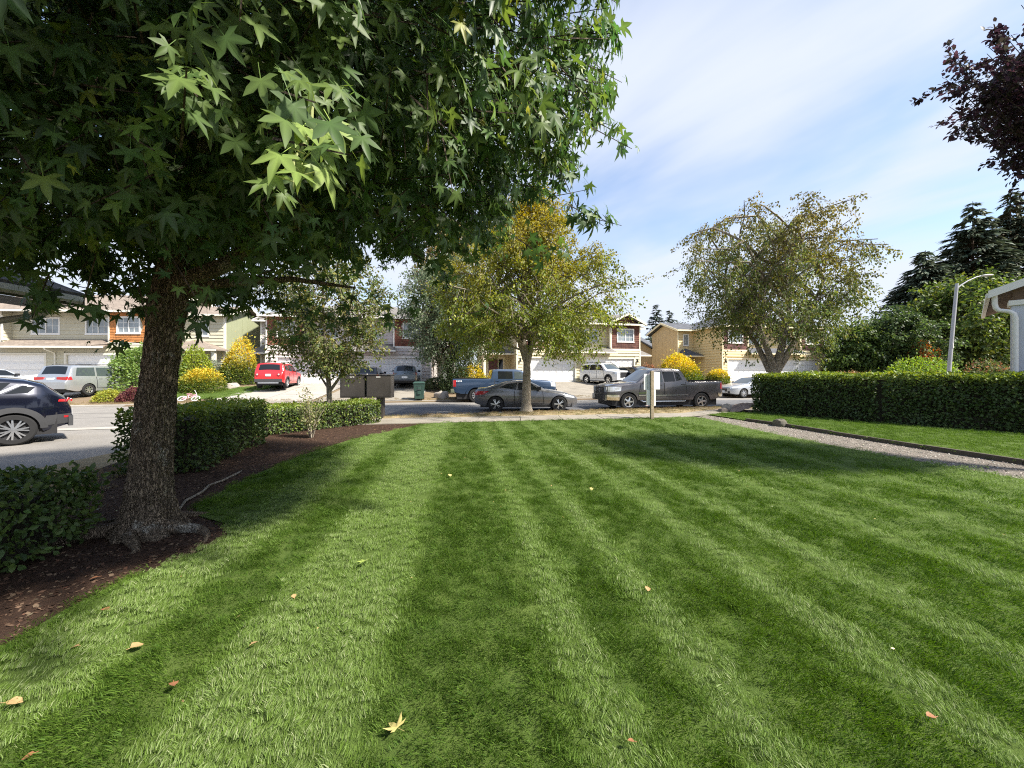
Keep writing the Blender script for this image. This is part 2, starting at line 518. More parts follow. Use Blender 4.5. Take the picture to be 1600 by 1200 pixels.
# darker sheet of asphalt in the middle of the street
mb = MB()
px = np.linspace(-5.2, 16, 22); vs = []; fs = []
rngp = random.Random(4)
for x in px:
    vs.append((x, yn(x)+0.12, ROAD_Z+0.004)); vs.append((x, yn(x)+5.2+0.25*rngp.random()+ (0.02*x), ROAD_Z+0.004))
for i in range(len(px)-1): fs.append((2*i, 2*i+2, 2*i+3, 2*i+1))
mb.add(vs, fs)
structure('dark_asphalt', mb, M['asphalt'])
# tar-filled cracks
mb = MB()
for (x0, y0, x1, y1) in [(-24, 12.6, -13.5, 15.4), (-13, 13.5, -7, 16.9), (-6, 18.6, 3, 20.9), (-20, 15.8, -9, 18.6), (-3, 16.2, -2.2, 21.0), (4.4, 17.9, 5.0, 23.6)]:
    pts = []
    for k in range(9):
        t = k/8
        pts.append((x0+(x1-x0)*t+rngp.uniform(-.12, .12), y0+(y1-y0)*t+rngp.uniform(-.12, .12)))
    for k in range(8):
        (ax, ay), (bx, by) = pts[k], pts[k+1]
        d = Vector((bx-ax, by-ay, 0)).normalized(); n = Vector((-d.y, d.x, 0))*0.022
        mb.quad((ax-n.x, ay-n.y, ROAD_Z+.008), (bx-n.x, by-n.y, ROAD_Z+.008), (bx+n.x, by+n.y, ROAD_Z+.008), (ax+n.x, ay+n.y, ROAD_Z+.008))
structure('road_crack_seal', mb, M['asphalt'])

def poly_sheet(name, pts, z, mat, kind='structure'):
    mb = MB(); mb.poly([(x, y, z) for x, y in pts])
    return mb.build(name, mat, None, None, kind=kind)

# parking apron at the left, and the flush concrete gutter between it and the street
poly_sheet('parking_apron', [(-42, 3.0), (-8.4, 3.0), (-7.6, 6.8), (-7.4, 9.2), (-7.6, 11.7), (-8.2, 13.0), (-14, 11.3), (-42, 4.3)], ROAD_Z-0.006, M['asphalt_worn'])
strip_between('gutter_strip', lambda x: yn(x)-0.35, lambda x: yn(x)+0.28, -34, -7.9, 1.5, ROAD_Z+0.006, M['concrete'])

def kerb(name, line, x0, x1, w=0.15, top=0.03, side=1):
    mb = MB(); xs = np.linspace(x0, x1, int((x1-x0)/1.5)+2); vs = []; fs = []
    for x in xs:
        y = line(x)
        for (dy, z) in ((0, -0.15), (0, top-.02), (0.02*side, top), (w*side, top), (w*side, -0.15)):
            vs.append((x, y+dy, z))
    for i in range(len(xs)-1):
        for j in range(4):
            fs.append((i*5+j, (i+1)*5+j, (i+1)*5+j+1, i*5+j+1))
    mb.add(vs, fs)
    return structure(name, mb, M['concrete'])
kerb('kerb_near', yn, -7.8, 80, side=-1)
kerb('kerb_far', yf, -60, 80, side=1, top=0.035)
strip_between('far_verge', lambda x: yf(x)+.12, lambda x: yf(x)+1.0, -60, 80, 2, 0.045, M['dry_turf'])

# planting strip between kerb and sidewalk (parched turf)
def sw_near(x): return float(np.interp(x, [-9, -2.5, 6.9, 9.2, 14, 30, 80], [11.5, 12.72, 14.5, 16.2, 17.5, 20.9, 31]))
def sw_far(x): return float(np.interp(x, [-9, -2.86, 7.0, 9.0, 14, 30, 80], [13.0, 14.22, 15.85, 17.35, 18.7, 22.1, 32.2]))
mb = MB(); vs = []; fs = []
xs = np.linspace(-7.7, 60, 70)
for x in xs:
    y0, y1 = sw_far(x)-.02, yn(x)-.14
    for k in range(6):
        t = k/5
        vs.append((x, y0+(y1-y0)*t, 0.008+0.06*math.sin(PI*t)))
for i in range(len(xs)-1):
    for j in range(5):
        fs.append((i*6+j, (i+1)*6+j, (i+1)*6+j+1, i*6+j+1))
mb.add(vs, fs)
planting_strip = structure('planting_strip', mb, M['dry_turf'], smooth=60)

# sidewalk: every slab a piece of its own on a dirt-filled bed
sidewalk = strip_between('sidewalk', lambda x: sw_near(x)-.02, lambda x: sw_far(x)+.02, -8.8, 60, 1.5, -0.012, M['joint'])
x = -8.7
rs = random.Random(9)
while x < 40:
    x2 = x+1.5
    mb = MB()
    g = 0.012
    z = 0.012+rs.uniform(-.004, .004)
    mb.prism([(x+g, sw_near(x+g), z-.05), (x2-g, sw_near(x2-g), z-.05), (x2-g, sw_far(x2-g), z-.05), (x+g, sw_far(x+g), z-.05)], (0, 0, .05))
    mb.build('slab', M['concrete_old'], sidewalk)
    x = x2

# ------------------------------------------------------------------ lawn, mulch bed, path, side lawn
LAWN_L = [(-3.0, -4), (-3.0, 2.26), (-3.04, 2.63), (-3.03, 2.95), (-2.93, 3.2), (-2.82, 3.47), (-2.80, 3.76), (-3.0, 4.09), (-3.55, 4.35), (-3.86, 4.68), (-4.02, 5.49), (-4.12, 6.3), (-4.15, 7.68), (-3.96, 9.5), (-3.55, 10.5), (-3.25, 11.5), (-2.95, 12.3)]
PATH_L = [(7.05, 14.0), (7.0, 11.5), (7.1, 9.74), (7.4, 7.5), (7.8, 5.85), (8.2, 3.5), (8.5, -4)]
PATH_R = [(7.75, 15.1), (8.1, 13.3), (8.4, 12.0), (8.62, 10.3), (8.9, 8.3), (9.15, 6.86), (9.55, 4.0), (9.9, -4)]
LAWN = LAWN_L + [(-2.45, 12.68)] + [(x, sw_near(x)-.03) for x in (0, 2, 4, 6, 6.85)] + PATH_L
lawn = poly_sheet('lawn', LAWN, 0.0, M['turf_base'])
MULCH = LAWN_L + [(-2.6, 12.66), (-4.2, 12.38), (-6.0, 12.02), (-8.0, 10.2), (-7.6, 8.0), (-7.0, 6.4), (-5.9, 5.2), (-5.6, 4.0), (-5.9, -4)]
mb = MB()
mb.poly([(x, y, -0.012) for x, y in MULCH])
mulch_bed = structure('mulch_bed', mb, M['mulch'])
poly_sheet('worn_turf', [(-5.9, -4), (-5.6, 4.0), (-5.9, 5.2), (-7.0, 6.4), (-7.6, 8.0), (-8.0, 10.2), (-8.5, 10.2), (-8.25, 8.0), (-8.2, 6.7), (-8.6, 2.8), (-8.6, -4)], -0.02, M['dry_turf'])
path = poly_sheet('gravel_path', PATH_L[::-1] + [(6.9, 14.48)] + [(7.4, sw_near(7.4)-.03), (7.75, sw_near(7.75)-.03)] + PATH_R, -0.018, M['gravel'])
SIDE = PATH_R[::-1] + [(8.6, sw_near(8.6)-.04), (9.6, sw_near(9.6)-.04), (10.8, 15.6), (12.6, 12.6), (14.4, 10.0), (15.5, 7.0), (16, -4)]
side_lawn = poly_sheet('side_lawn', SIDE, 0.02, M['turf_base'])
poly_sheet('hedge_bed', [(9.62, sw_near(9.62)-.04), (14, 17.44), (30, 20.8), (60, 27.2), (60, -4), (16.02, -4), (15.5, 7.0), (14.4, 10.0), (12.6, 12.6), (10.8, 15.6)], 0.012, M['soil'])
# far side: watered green front yard patch, draped on the slope
def draped(name, pts, dz, mat, res=0.7, parent=None):
    """polygon cut into a fine grid of columns so that it follows the slope"""
    import bmesh
    from mathutils.geometry import tessellate_polygon
    bm = bmesh.new()
    f = bm.faces.new([bm.verts.new((x, y, 0)) for x, y in pts])
    ys_ = [p[1] for p in pts]; xs_ = [p[0] for p in pts]
    for y in np.arange(min(ys_)+res, max(ys_), res):
        bmesh.ops.bisect_plane(bm, geom=bm.verts[:]+bm.edges[:]+bm.faces[:], plane_co=(0, y, 0), plane_no=(0, 1, 0))
    for x in np.arange(min(xs_)+res*2, max(xs_), res*2):
        bmesh.ops.bisect_plane(bm, geom=bm.verts[:]+bm.edges[:]+bm.faces[:], plane_co=(x, 0, 0), plane_no=(1, 0, 0))
    for v in bm.verts: v.co.z = H(v.co.x, v.co.y)+dz
    me = bpy.data.meshes.new(name); bm.to_mesh(me); bm.free()
    me.materials.append(mat)
    return link(name, me, parent, 0, None if parent else 'structure')
YARD = [(-21.5, 21.6), (-17.2, 22.3), (-16.9, 24), (-16.7, 27.8), (-17.6, 28.4), (-19.2, 26.6), (-20.5, 24.2)]
draped('green_front_yard', YARD, 0.03, M['turf_base'])

def driveway(name, a, b, u, n, mat):
    """a,b: kerb-side corners; u: direction to the garage (with length); n rows of slabs, 2 wide"""
    a, b, u = Vector(a), Vector(b), Vector(u)
    base = draped(name, [tuple(q.xy) for q in (a, b, b+u, a+u)], 0.012, M['joint'])
    for i in range(n):
        for j in range(2):
            def P(s, t):
                q = a + (b-a)*s + u*t
                return (q.x, q.y, H(q.x, q.y)+0.03)
            w = (b-a).length; e = 0.012/w; e2 = 0.012/u.length
            s0, s1, t0, t1 = j/2+e, (j+1)/2-e, i/n+e2, (i+1)/n-e2
            mb = MB(); k = 3
            top = [P(s0+(s1-s0)*p, t0+(t1-t0)*q/k) for q in range(k+1) for p in (0, 1)]
            mb.add(top, [(2*q, 2*q+1, 2*q+3, 2*q+2) for q in range(k)])
            mb.build('slab', mat, base)
    return base
# ================================================================== HOUSES
def clap(mb, p0, p1, z0, z1, holes=(), ex=0.27, out=0.05):
    """lap siding: every board is a tilted strip with a lip, butted round the openings"""
    p0, p1 = Vector((p0[0], p0[1], 0)), Vector((p1[0], p1[1], 0))
    L = (p1-p0).length; d = (p1-p0)/L; n = Vector((d.y, -d.x, 0))
    z = z0
    while z < z1-0.01:
        zt = min(z+ex, z1)
        segs = [(0.0, L)]
        for (h0, h1, hz0, hz1) in holes:
            if hz1 <= z+0.02 or hz0 >= zt-0.02: continue
            ns = []
            for (a, b) in segs:
                if h1 <= a or h0 >= b: ns.append((a, b)); continue
                if h0 > a: ns.append((a, h0))
                if h1 < b: ns.append((h1, b))
            segs = ns
        for (a, b) in segs:
            A, B = p0+d*a, p0+d*b
            lo, hi = n*out, n*0.004
            va, vb = A+lo+Vector((0, 0, z)), B+lo+Vector((0, 0, z))
            mb.quad(va, vb, B+hi+Vector((0, 0, zt)), A+hi+Vector((0, 0, zt)))
            mb.quad(A+Vector((0, 0, z)), B+Vector((0, 0, z)), vb, va)
        z = zt

def frame_of(p0, p1):
    p0, p1 = Vector((p0[0], p0[1], 0)), Vector((p1[0], p1[1], 0))
    d = (p1-p0).normalized(); n = Vector((d.y, -d.x, 0))
    return p0, d, n
def wbox(mb, fr, s0, s1, z0, z1, o0, o1, mi=0):
    """box on a wall: s along, z up, o outwards"""
    p, d, n = fr
    mb.obox(p+d*((s0+s1)/2)+n*((o0+o1)/2)+Vector((0, 0, (z0+z1)/2)), d, n, (0, 0, 1), (s1-s0)/2, (o1-o0)/2, (z1-z0)/2, mi)

def window(parent, fr, s0, s1, z0, z1, grid=(2, 2), halves=2, gridside=(1, 1), blind=True):
    t = 0.10
    mb = MB()
    for (a, b, c, e) in ((s0, s1, z1-t, z1), (s0, s1, z0, z0+t), (s0, s0+t, z0+t, z1-t), (s1-t, s1, z0+t, z1-t)):
        wbox(mb, fr, a, b, c, e, -0.03, 0.055)
    wbox(mb, fr, s0-0.04, s1+0.04, z0-0.05, z0-0.002, -0.02, 0.075)       # sill
    i0, i1, j0, j1 = s0+t, s1-t, z0+t, z1-t
    w = (i1-i0)/halves
    for k in range(1, halves):
        wbox(mb, fr, i0+w*k-0.03, i0+w*k+0.03, j0, j1, -0.03, 0.035)
    for k in range(halves):
        if not gridside[k % len(gridside)]: continue
        for q in range(1, grid[0]):
            x = i0+w*k+w*q/grid[0]
            wbox(mb, fr, x-0.011, x+0.011, j0, j1, -0.012, 0.012)
        for q in range(1, grid[1]):
            z = j0+(j1-j0)*q/grid[1]
            wbox(mb, fr, i0+w*k, i0+w*(k+1), z-0.011, z+0.011, -0.013, 0.010)
    f = mb.build('window', M['white'], parent)
    for k in range(halves):
        g = MB(); wbox(g, fr, i0+w*k+0.002, i0+w*(k+1)-0.002, j0, j1, -0.028, -0.008)
        g.build('pane', M['glass'], f)
    return f

_panel_mesh = {}
def garage_door(parent, fr, s0, s1, zt, trimmat):
    mb = MB(); t = 0.13
    wbox(mb, fr, s0-t, s0, 0.0, zt+t, -0.05, 0.05)
    wbox(mb, fr, s1, s1+t, 0.0, zt+t, -0.05, 0.05)
    wbox(mb, fr, s0, s1, zt, zt+t, -0.05, 0.05)
    mb.build('door_trim', trimmat, parent)
    mb = MB()
    nr, nc = 4, 8
    h = zt/nr
    for r in range(nr):
        wbox(mb, fr, s0, s1, r*h+0.006, (r+1)*h-0.006, -0.14, -0.10)
    d = mb.build('garage_door', M['door_white'], parent)
    key = (round((s1-s0)/nc, 3), round(h, 3))
    if key not in _panel_mesh:
        m = MB(); hw, hh = key[0]/2-0.045, key[1]/2-0.075
        m.add([(-hw, 0, -hh), (hw, 0, -hh), (hw, 0, hh), (-hw, 0, hh), (-hw+.045, -.022, -hh+.045), (hw-.045, -.022, -hh+.045), (hw-.045, -.022, hh-.045), (-hw+.045, -.022, hh-.045)],
              [(4,5,6,7), (0,1,5,4), (1,2,6,5), (2,3,7,6), (3,0,4,7)])
        me = bpy.data.meshes.new('panel'); me.from_pydata(m.v, [], m.f); me.materials.append(M['door_white']); me.update()
        _panel_mesh[key] = me
    p, dd, n = fr
    for r in range(nr):
        for c in range(nc):
            o = bpy.data.objects.new('panel', _panel_mesh[key]); COL.objects.link(o); o.parent = d
            q = p + dd*(s0+(c+.5)*(s1-s0)/nc) + n*(-0.099) + Vector((0, 0, (r+.5)*h))
            o.location = q
            o.rotation_euler = (0, 0, math.atan2(dd.y, dd.x))
    return d

def roof_faces(mb, polys, t=0.14):
    for p in polys: mb.prism([Vector(q)-Vector((0, 0, t)) for q in p], (0, 0, t))

def shingle_rows(mb, rng, fr, s0, s1, z0, z1, holes=(), top=None, ex=0.19):
    """cedar shingles, each one its own uneven tilted flap; top(s) limits the height under a gable"""
    z = z0
    p, d, n = fr
    row = 0
    while z < z1-0.02:
        s = s0
        while s < s1-0.01:
            w = min(rng.uniform(0.13, 0.30), s1-s)
            if s1-(s+w) < 0.06: w = s1-s
            zt = min(z+ex, z1)
            if top is not None: zt = min(zt, top(s+w/2))
            mid = s+w/2
            ok = zt-z > 0.03
            for (h0, h1, hz0, hz1) in holes:
                if h0-0.02 < mid < h1+0.02 and z < hz1-0.05 and zt > hz0+0.05: ok = False
            if ok:
                o = rng.uniform(0.018, 0.036); zl = z-rng.uniform(0, 0.02)
                a, b = p+d*(s+.004), p+d*(s+w-.004)
                A, B = a+n*o+Vector((0, 0, zl)), b+n*o+Vector((0, 0, zl))
                C, D = b+n*0.005+Vector((0, 0, zt)), a+n*0.005+Vector((0, 0, zt))
                mb.quad(A, B, C, D)
                mb.quad(a+Vector((0, 0, zl)), b+Vector((0, 0, zl)), B, A)
            s += w
        z += ex; row += 1

def duplex(name, label, loc, th, c):
    rng = random.Random(c['seed'])
    t = thing(name, label, 'house', loc, th, 'duplex houses across the street')
    a, b = c['a'], c['b']
    zB, zE, zR, rec = 2.95, 5.45, c.get('zR', 7.1), 0.6
    D = 9.5
    sid = simple('siding_'+name, c['col'], 0.7, var=0.07, vs=1.2)
    shg = simple('cedar_'+name, c['shingle'], 0.85, var=0.35, vs=3.0, col2=[x*0.45 for x in c['shingle']], c2lo=.45, c2hi=.62)
    trim = simple('trim_'+name, c['trim'], 0.55, var=0.05)
    rf = roof_mat('roof_'+name, c['roof'][0], c['roof'][1])
    pan = simple('panel_'+name, c['panel'], 0.75, var=0.06, vs=1.5)
    # solid core behind the boards
    mb = MB()
    mb.box(-a+.03, a-.03, 0.16, D-.03, -1.2, zB)
    mb.box(-b-.02, b+.02, rec+.03, D-.05, zB, zE)
    mb.box(-a+.03, -b-.02, 0.03, D-.04, zB, zE); mb.box(b+.02, a-.03, 0.03, D-.04, zB, zE)
    mb.box(-a+.03, a-.03, 0.03, 0.16, -1.2, 0.0)
    for (s0, s1) in ((-a+.03, c['doors'][0][0]), (c['doors'][0][1], c['doors'][1][0]), (c['doors'][1][1], a-.03)):
        mb.box(s0, s1, 0.03, 0.16, 0, zB)
    for (s0, s1) in c['doors']: mb.box(s0, s1, 0.03, 0.16, 2.16, zB)
    wings = c['wings']
    for (sg, ww, ws, wd) in wings:
        x0, x1 = (a-.03, a+ww-.03) if sg > 0 else (-a-ww+.03, -a+.03)
        mb.box(x0, x1, ws+.03, ws+wd-.03, -1.2, zE-.05)
    mb.build('wall', sid, t)
    # siding
    mb = MB()
    F = frame_of((-a, 0), (a, 0))
    holes = [(s0+a-.13, s1+a+.13, -1, 2.16+.13) for s0, s1 in c['doors']]
    clap(mb, (-a, 0), (a, 0), 0.0, zB, holes)
    upper = [(s0+b, s1+b, z0, z1) for s0, s1, z0, z1 in c['wins']]
    clap(mb, (-b, rec), (b, rec), 3.2, zE-.1, upper)
    clap(mb, (-b, 0), (-b, rec), zB, zE-.1); clap(mb, (b, rec), (b, 0), zB, zE-.1)
    clap(mb, (-a, D), (-a, 0), -0.2, zE-.05); clap(mb, (a, 0), (a, D), -0.2, zE-.05)
    for (sg, ww, ws, wd) in wings:
        p0, p1 = ((a, ws), (a+ww, ws)) if sg > 0 else ((-a-ww, ws), (-a, ws))
        wh = [(s0, s1, z0, z1) for s0, s1, z0, z1 in c['wingwin'].get(sg, [])] + [(s0, s1, -.5, 2.2) for s0, s1 in c['entry'].get(sg, [])]
        clap(mb, p0, p1, -0.2, zE-.1, wh)
    mb.build('siding', sid, t, kind='stuff')
    # shingled bumps
    for sg in (-1, 1):
        x0, x1 = (-a, -b) if sg < 0 else (b, a)
        fr = frame_of((x0, 0), (x1, 0)); w = x1-x0
        wb = c['bumpwin']
        hole = [(w/2-wb/2, w/2+wb/2, 3.75, 5.02)]
        mb = MB()
        tp = None
        gab = sg in c['gables']
        if gab: tp = lambda s, w=w: zE-.05+(w/2+.05-abs(s-w/2))*0.5
        shingle_rows(mb, rng, fr, 0.1, w-0.1, zB+.16, (zE+w/2*.5) if gab else zE-.1, hole, tp)
        if gab: mb.poly([(x0, .03, zE-.1), (x1, .03, zE-.1), ((x0+x1)/2, .03, zE-.1+w/2*.5)])
        col2 = c.get('shingle2')
        m = shg if not (col2 and sg > 0) else simple('cedar2_'+name, col2, 0.85, var=0.3, vs=3.0)
        mb.build('shingles', m, t, kind='stuff')
        window(t, fr, w/2-wb/2, w/2+wb/2, 3.75, 5.02, (2, 3), 2, (1, 1))
        mb = MB()
        for q in ((0.0, 0.1), (w-0.1, w)):
            mb = MB(); wbox(mb, fr, *q, zB+.16, zE-.02, -.02, .045); mb.build('corner_trim', trim, t)
        mb = MB(); wbox(mb, fr, -.02, w+.02, zB-.03, zB+.15, -.02, .05); mb.build('belly_band', trim, t)
    for q in ((-.04, 0.09), (2*a-.09, 2*a+.04)):
        mb = MB(); wbox(mb, F, *q, -.1, zB-.04, -.02, .047); mb.build('corner_trim', trim, t)
    Fr = frame_of((-b, rec), (b, rec))
    for (s0, s1, z0, z1) in c['wins']:
        window(t, Fr, s0+b, s1+b, z0, z1, (2, 2), 2, c.get('wingrid', (1, 1)))
    for (s0, s1) in c['doors']:
        garage_door(t, F, s0+a, s1+a, 2.15, trim)
    # roofs
    mb = MB()
    e = 0.40
    x0, x1, ys0, ys1, ym = -a-e, a+e, -.38, D+.4, 4.6
    zr = zR
    if c['hip']:
        h = 4.2
        roof_faces(mb, [[(x0, ys0, zE), (x1, ys0, zE), (x1-h, ym, zr), (x0+h, ym, zr)], [(x1, ys1, zE), (x0, ys1, zE), (x0+h, ym, zr), (x1-h, ym, zr)],
                        [(x0, ys1, zE), (x0, ys0, zE), (x0+h, ym, zr)], [(x1, ys0, zE), (x1, ys1, zE), (x1-h, ym, zr)]])
    else:
        roof_faces(mb, [[(x0, ys0, zE), (x1, ys0, zE), (x1, ym, zr), (x0, ym, zr)], [(x1, ys1, zE), (x0, ys1, zE), (x0, ym, zr), (x1, ym, zr)]])
    for sg in c['gables']:
        g0, g1 = (-a-.35, -b+.3) if sg < 0 else (b-.3, a+.35)
        gm = (g0+g1)/2; gz = zE+(g1-g0)/2*.5
        yb = ys0+(gz-zE)/((zr-zE)/(ym-ys0))+.3
        roof_faces(mb, [[(g0, -.5, zE+.02), (gm, -.5, gz+.02), (gm, yb, gz+.02), (g0, ys0+.4, zE+.02)], [(gm, -.5, gz+.02), (g1, -.5, zE+.02), (g1, ys0+.4, zE+.02), (gm, yb, gz+.02)]], .12)
    sl = (zr-zE)/(ym-ys0)
    for (sg, ww, ws, wd) in wings:
        gx = (a+ww+.45) if sg > 0 else (-a-ww-.45)
        ix = (a-1.0)*sg
        yc = ws+wd/2; wz = zE+(wd/2+.45)*.36
        roof_faces(mb, [[(ix, ws-.45, zE-.01), (gx, ws-.45, zE-.01), (gx, yc, wz), (ix, yc, wz)], [(gx, ws+wd+.45, zE-.01), (ix, ws+wd+.45, zE-.01), (ix, yc, wz), (gx, yc, wz)]], .13)
    # pent roof over the garage doors
    roof_faces(mb, [[(-b-.3, -.72, 2.76), (b+.3, -.72, 2.76), (b+.0, rec, 3.36), (-b-.0, rec, 3.36)]], .1)
    roof = mb.build('roof', rf, t)
    # gable ends of the main roof
    for sg in (-1, 1):
        if not c['hip']:
            x = sg*(a-.02)
            mb = MB(); mb.prism([(x, 0, zE-.2), (x, D, zE-.2), (x, ym, zr-.2)], (-.03*sg, 0, 0)); mb.build('gable_panel', pan, t)
    for (sg, ww, ws, wd) in wings:
        x = sg*(a+ww)+0.006*sg
        yc = ws+wd/2
        mb = MB()
        mb.prism([(x, ws, -.3), (x, ws+wd, -.3), (x, ws+wd, zE-.1), (x, yc, zE-.1+wd/2*.36), (x, ws, zE-.1)], (-.02*sg, 0, 0))
        for k in range(1, 7):
            y = ws+wd*k/7
            mb.box(min(x-.01*sg, x+.02*sg), max(x-.01*sg, x+.02*sg), y-.03, y+.03, -.3, zE-.12)
        mb.build('side_panel', pan, t)
    # fascia, gutters, barge boards
    mb = MB()
    mb.box(x0-.02, x1+.02, ys0-.13, ys0-.005, zE-.17, zE-.02)
    mb.box(-b-.32, b+.32, -.85, -.725, 2.62, 2.75)
    for sg in (-1, 1):
        xx = x0 if sg < 0 else x1
        if not c['hip']:
            for (ya, yb) in ((ys0, ym), (ys1, ym)):
                mb.prism([(xx, ya, zE-.2), (xx, ya, zE+.01), (xx, yb, zr+.01), (xx, yb, zr-.2)], (.03*sg, 0, 0))
        else:
            mb.box(min(xx, xx+.1*sg), max(xx, xx+.1*sg), ys0, ys1, zE-.17, zE-.02)
    for sg in c['gables']:
        g0, g1 = (-a-.35, -b+.3) if sg < 0 else (b-.3, a+.35)
        gm = (g0+g1)/2; gz = zE+(g1-g0)/2*.5
        mb.prism([(g0-.06, -.503, zE-.16), (g0-.06, -.503, zE+.05), (gm, -.503, gz+.07), (gm, -.503, gz-.14)], (0, -.045, 0))
        mb.prism([(g1+.06, -.503, zE-.16), (gm, -.503, gz-.14), (gm, -.503, gz+.07), (g1+.06, -.503, zE+.05)], (0, -.045, 0))
    for (sg, ww, ws, wd) in wings:
        gx = (a+ww+.45)*sg; yc = ws+wd/2; wz = zE+(wd/2+.45)*.36
        for (ya, yb) in ((ws-.47, yc), (ws+wd+.47, yc)):
            mb.prism([(gx, ya, zE-.2), (gx, ya, zE+.01), (gx, yb, wz+.01), (gx, yb, wz-.2)], (.04*sg, 0, 0))
        xa, xb = sorted(((a+.42)*sg, gx))
        mb.box(xa, xb, ws-.58, ws-.455, zE-.17, zE-.03)
        mb.box(*sorted(((a+ww-.1)*sg, (a+ww+.03)*sg)), ws-.045, ws+.1, -.3, zE-.15)
    mb.build('fascia', trim, t)
    # downspouts
    mb = MB()
    mb.tube([(0.02, -.79, 2.66), (0.02, -.72, 2.52), (0.02, -.12, 2.30), (0.02, -.07, 2.15), (0.02, -.07, 0.05)], .05, 8)
    mb.build('downspout', trim, t)
    for s in c.get('spouts', []):
        mb = MB(); mb.tube([(s, ys0-.06, zE-.1), (s, ys0-.02, zE-.25), (s, -.08, zE-.45), (s, -.08, 3.2)], .045, 8)
        mb.build('downspout', trim, t)
    # entries with hip porches
    for (sg, ww, ws, wd) in wings:
        ent = c['entry'].get(sg)
        if not ent: continue
        xo = a if sg > 0 else -a-ww
        fr = frame_of((xo, ws), (xo+ww, ws))
        s0, s1 = ent[0]
        mb = MB()
        for q in ((s0-.1, s0, 0, 2.2), (s1, s1+.1, 0, 2.2), (s0-.1, s1+.1, 2.2, 2.32)): wbox(mb, fr, *q, -.02, .05)
        mb.build('door_trim', trim, t)
        mb = MB(); wbox(mb, fr, s0, s0+.92, 0.02, 2.19, -.03, .015)
        dr = mb.build('front_door', c['doormat'], t)
        mb = MB(); wbox(mb, fr, s0+.80, s0+.85, .95, 1.15, .015, .05); mb.build('handle', M['alloy'], dr)
        mb = MB(); wbox(mb, fr, s0+.98, s1-.04, 0.12, 2.12, -.03, .005); mb.build('sidelight', M['glass_dark'], t)
        mb = MB(); wbox(mb, fr, s0+.92, s0+.98, 0.02, 2.19, -.03, .03); wbox(mb, fr, s0+.98, s1, 0.02, .12, -.03, .02); wbox(mb, fr, s1-.04, s1, .12, 2.19, -.03, .02)
        mb.build('sidelight_frame', trim, t)
        pd = c.get('porch', 1.7)
        pw0, pw1 = (-.35, ww+.35) if sg < 0 else (-.05, ww+.35)
        if sg < 0: pw1 = ww-.02
        P = lambda s, o, z: Vector((xo+s, ws-o, z))
        if c.get('porchhip', True):
            pk = (pw0+pw1)/2
            mb = MB()
            roof_faces(mb, [[P(pw0, pd, 2.62), P(pw1, pd, 2.62), P(pk+.15, .03, 3.45), P(pk-.15, .03, 3.45)],
                            [P(pw0, .03, 2.62), P(pw0, pd, 2.62), P(pk-.15, .03, 3.45)], [P(pw1, pd, 2.62), P(pw1, .03, 2.62), P(pk+.15, .03, 3.45)]], .1)
            mb.build('porch_roof', rf, t)
        mb = MB()
        mb.box(xo+pw0, xo+pw1, ws-pd-.09, ws-pd-.005, 2.48, 2.61)
        mb.box(xo+pw0, xo+pw0+.08, ws-pd, ws-.03, 2.48, 2.515)
        mb.build('porch_fascia', trim, t)
        for px in ((pw0+.3,) if c.get('posts', 1) == 1 else (pw0+.3, pw1-.3)):
            mb = MB()
            mb.box(xo+px-.11, xo+px+.11, ws-pd+.1, ws-pd+.32, -.05, 2.5)
            mb.box(xo+px-.15, xo+px+.15, ws-pd+.06, ws-pd+.36, -.05, .14)
            mb.box(xo+px-.14, xo+px+.14, ws-pd+.07, ws-pd+.35, 2.34, 2.46)
            mb.build('porch_post', trim, t)
        mb = MB(); mb.box(xo+pw0+.1, xo+pw1-.02, ws-pd, ws-.05, -.6, .0); mb.build('porch_slab', M['concrete'], t)
        for (q0, q1, z0, z1) in c['wingwin'].get(sg, []):
            window(t, fr, q0, q1, z0, z1, (2, 2), 1, (1,))
    # wall lamps beside the doors
    for s in (-a+.32, a-.32):
        mb = MB(); mb.box(s-.06, s+.06, -.05, .0, 2.0, 2.14); mb.lathe([(0.0, 2.06), (.07, 2.02), (.075, 1.86), (.05, 1.80), (0, 1.80)], (s, -.13, 0), n=8)
        mb.build('wall_lamp', M['black'], t)
    return t

door_red = simple('door_maroon', (0.09, 0.022, 0.022), 0.4, var=0.1)
door_grey = simple('door_sage', (0.33, 0.36, 0.35), 0.4, var=0.06)
door_dark = simple('door_dark', (0.05, 0.04, 0.035), 0.4, var=0.1)
BROWN_ROOF = ((0.27, 0.225, 0.185), (0.21, 0.17, 0.14))
GREY_ROOF = ((0.215, 0.20, 0.185), (0.16, 0.15, 0.14))
SLATE_ROOF = ((0.125, 0.13, 0.145), (0.085, 0.09, 0.10))
h1 = duplex('duplex_house', 'khaki lap sided duplex with red and orange shingled bays and brown roof', (-33.75, 28.4, .90), R(3), dict(
    seed=1, a=6.6, b=3.7, col=(0.52, 0.49, 0.37), shingle=(0.24, 0.05, 0.035), shingle2=(0.44, 0.18, 0.055), trim=(0.72, 0.69, 0.60), roof=BROWN_ROOF, panel=(0.27, 0.29, 0.18),
    doors=[(-5.6, -0.75), (0.75, 5.6)], wins=[(-2.35, -0.3, 3.72, 5.0), (1.5, 3.35, 3.72, 5.0)], bumpwin=1.7, gables=[-1], hip=False, zR=7.5, spouts=[-3.6],
    wings=[(1, 4.4, 1.6, 5.0), (-1, 2.0, 3.0, 5.0)], wingwin={1: [(2.2, 3.2, 3.7, 4.9)]}, entry={1: [(1.2, 2.6)]}, porch=1.5, doormat=door_dark, posts=2))
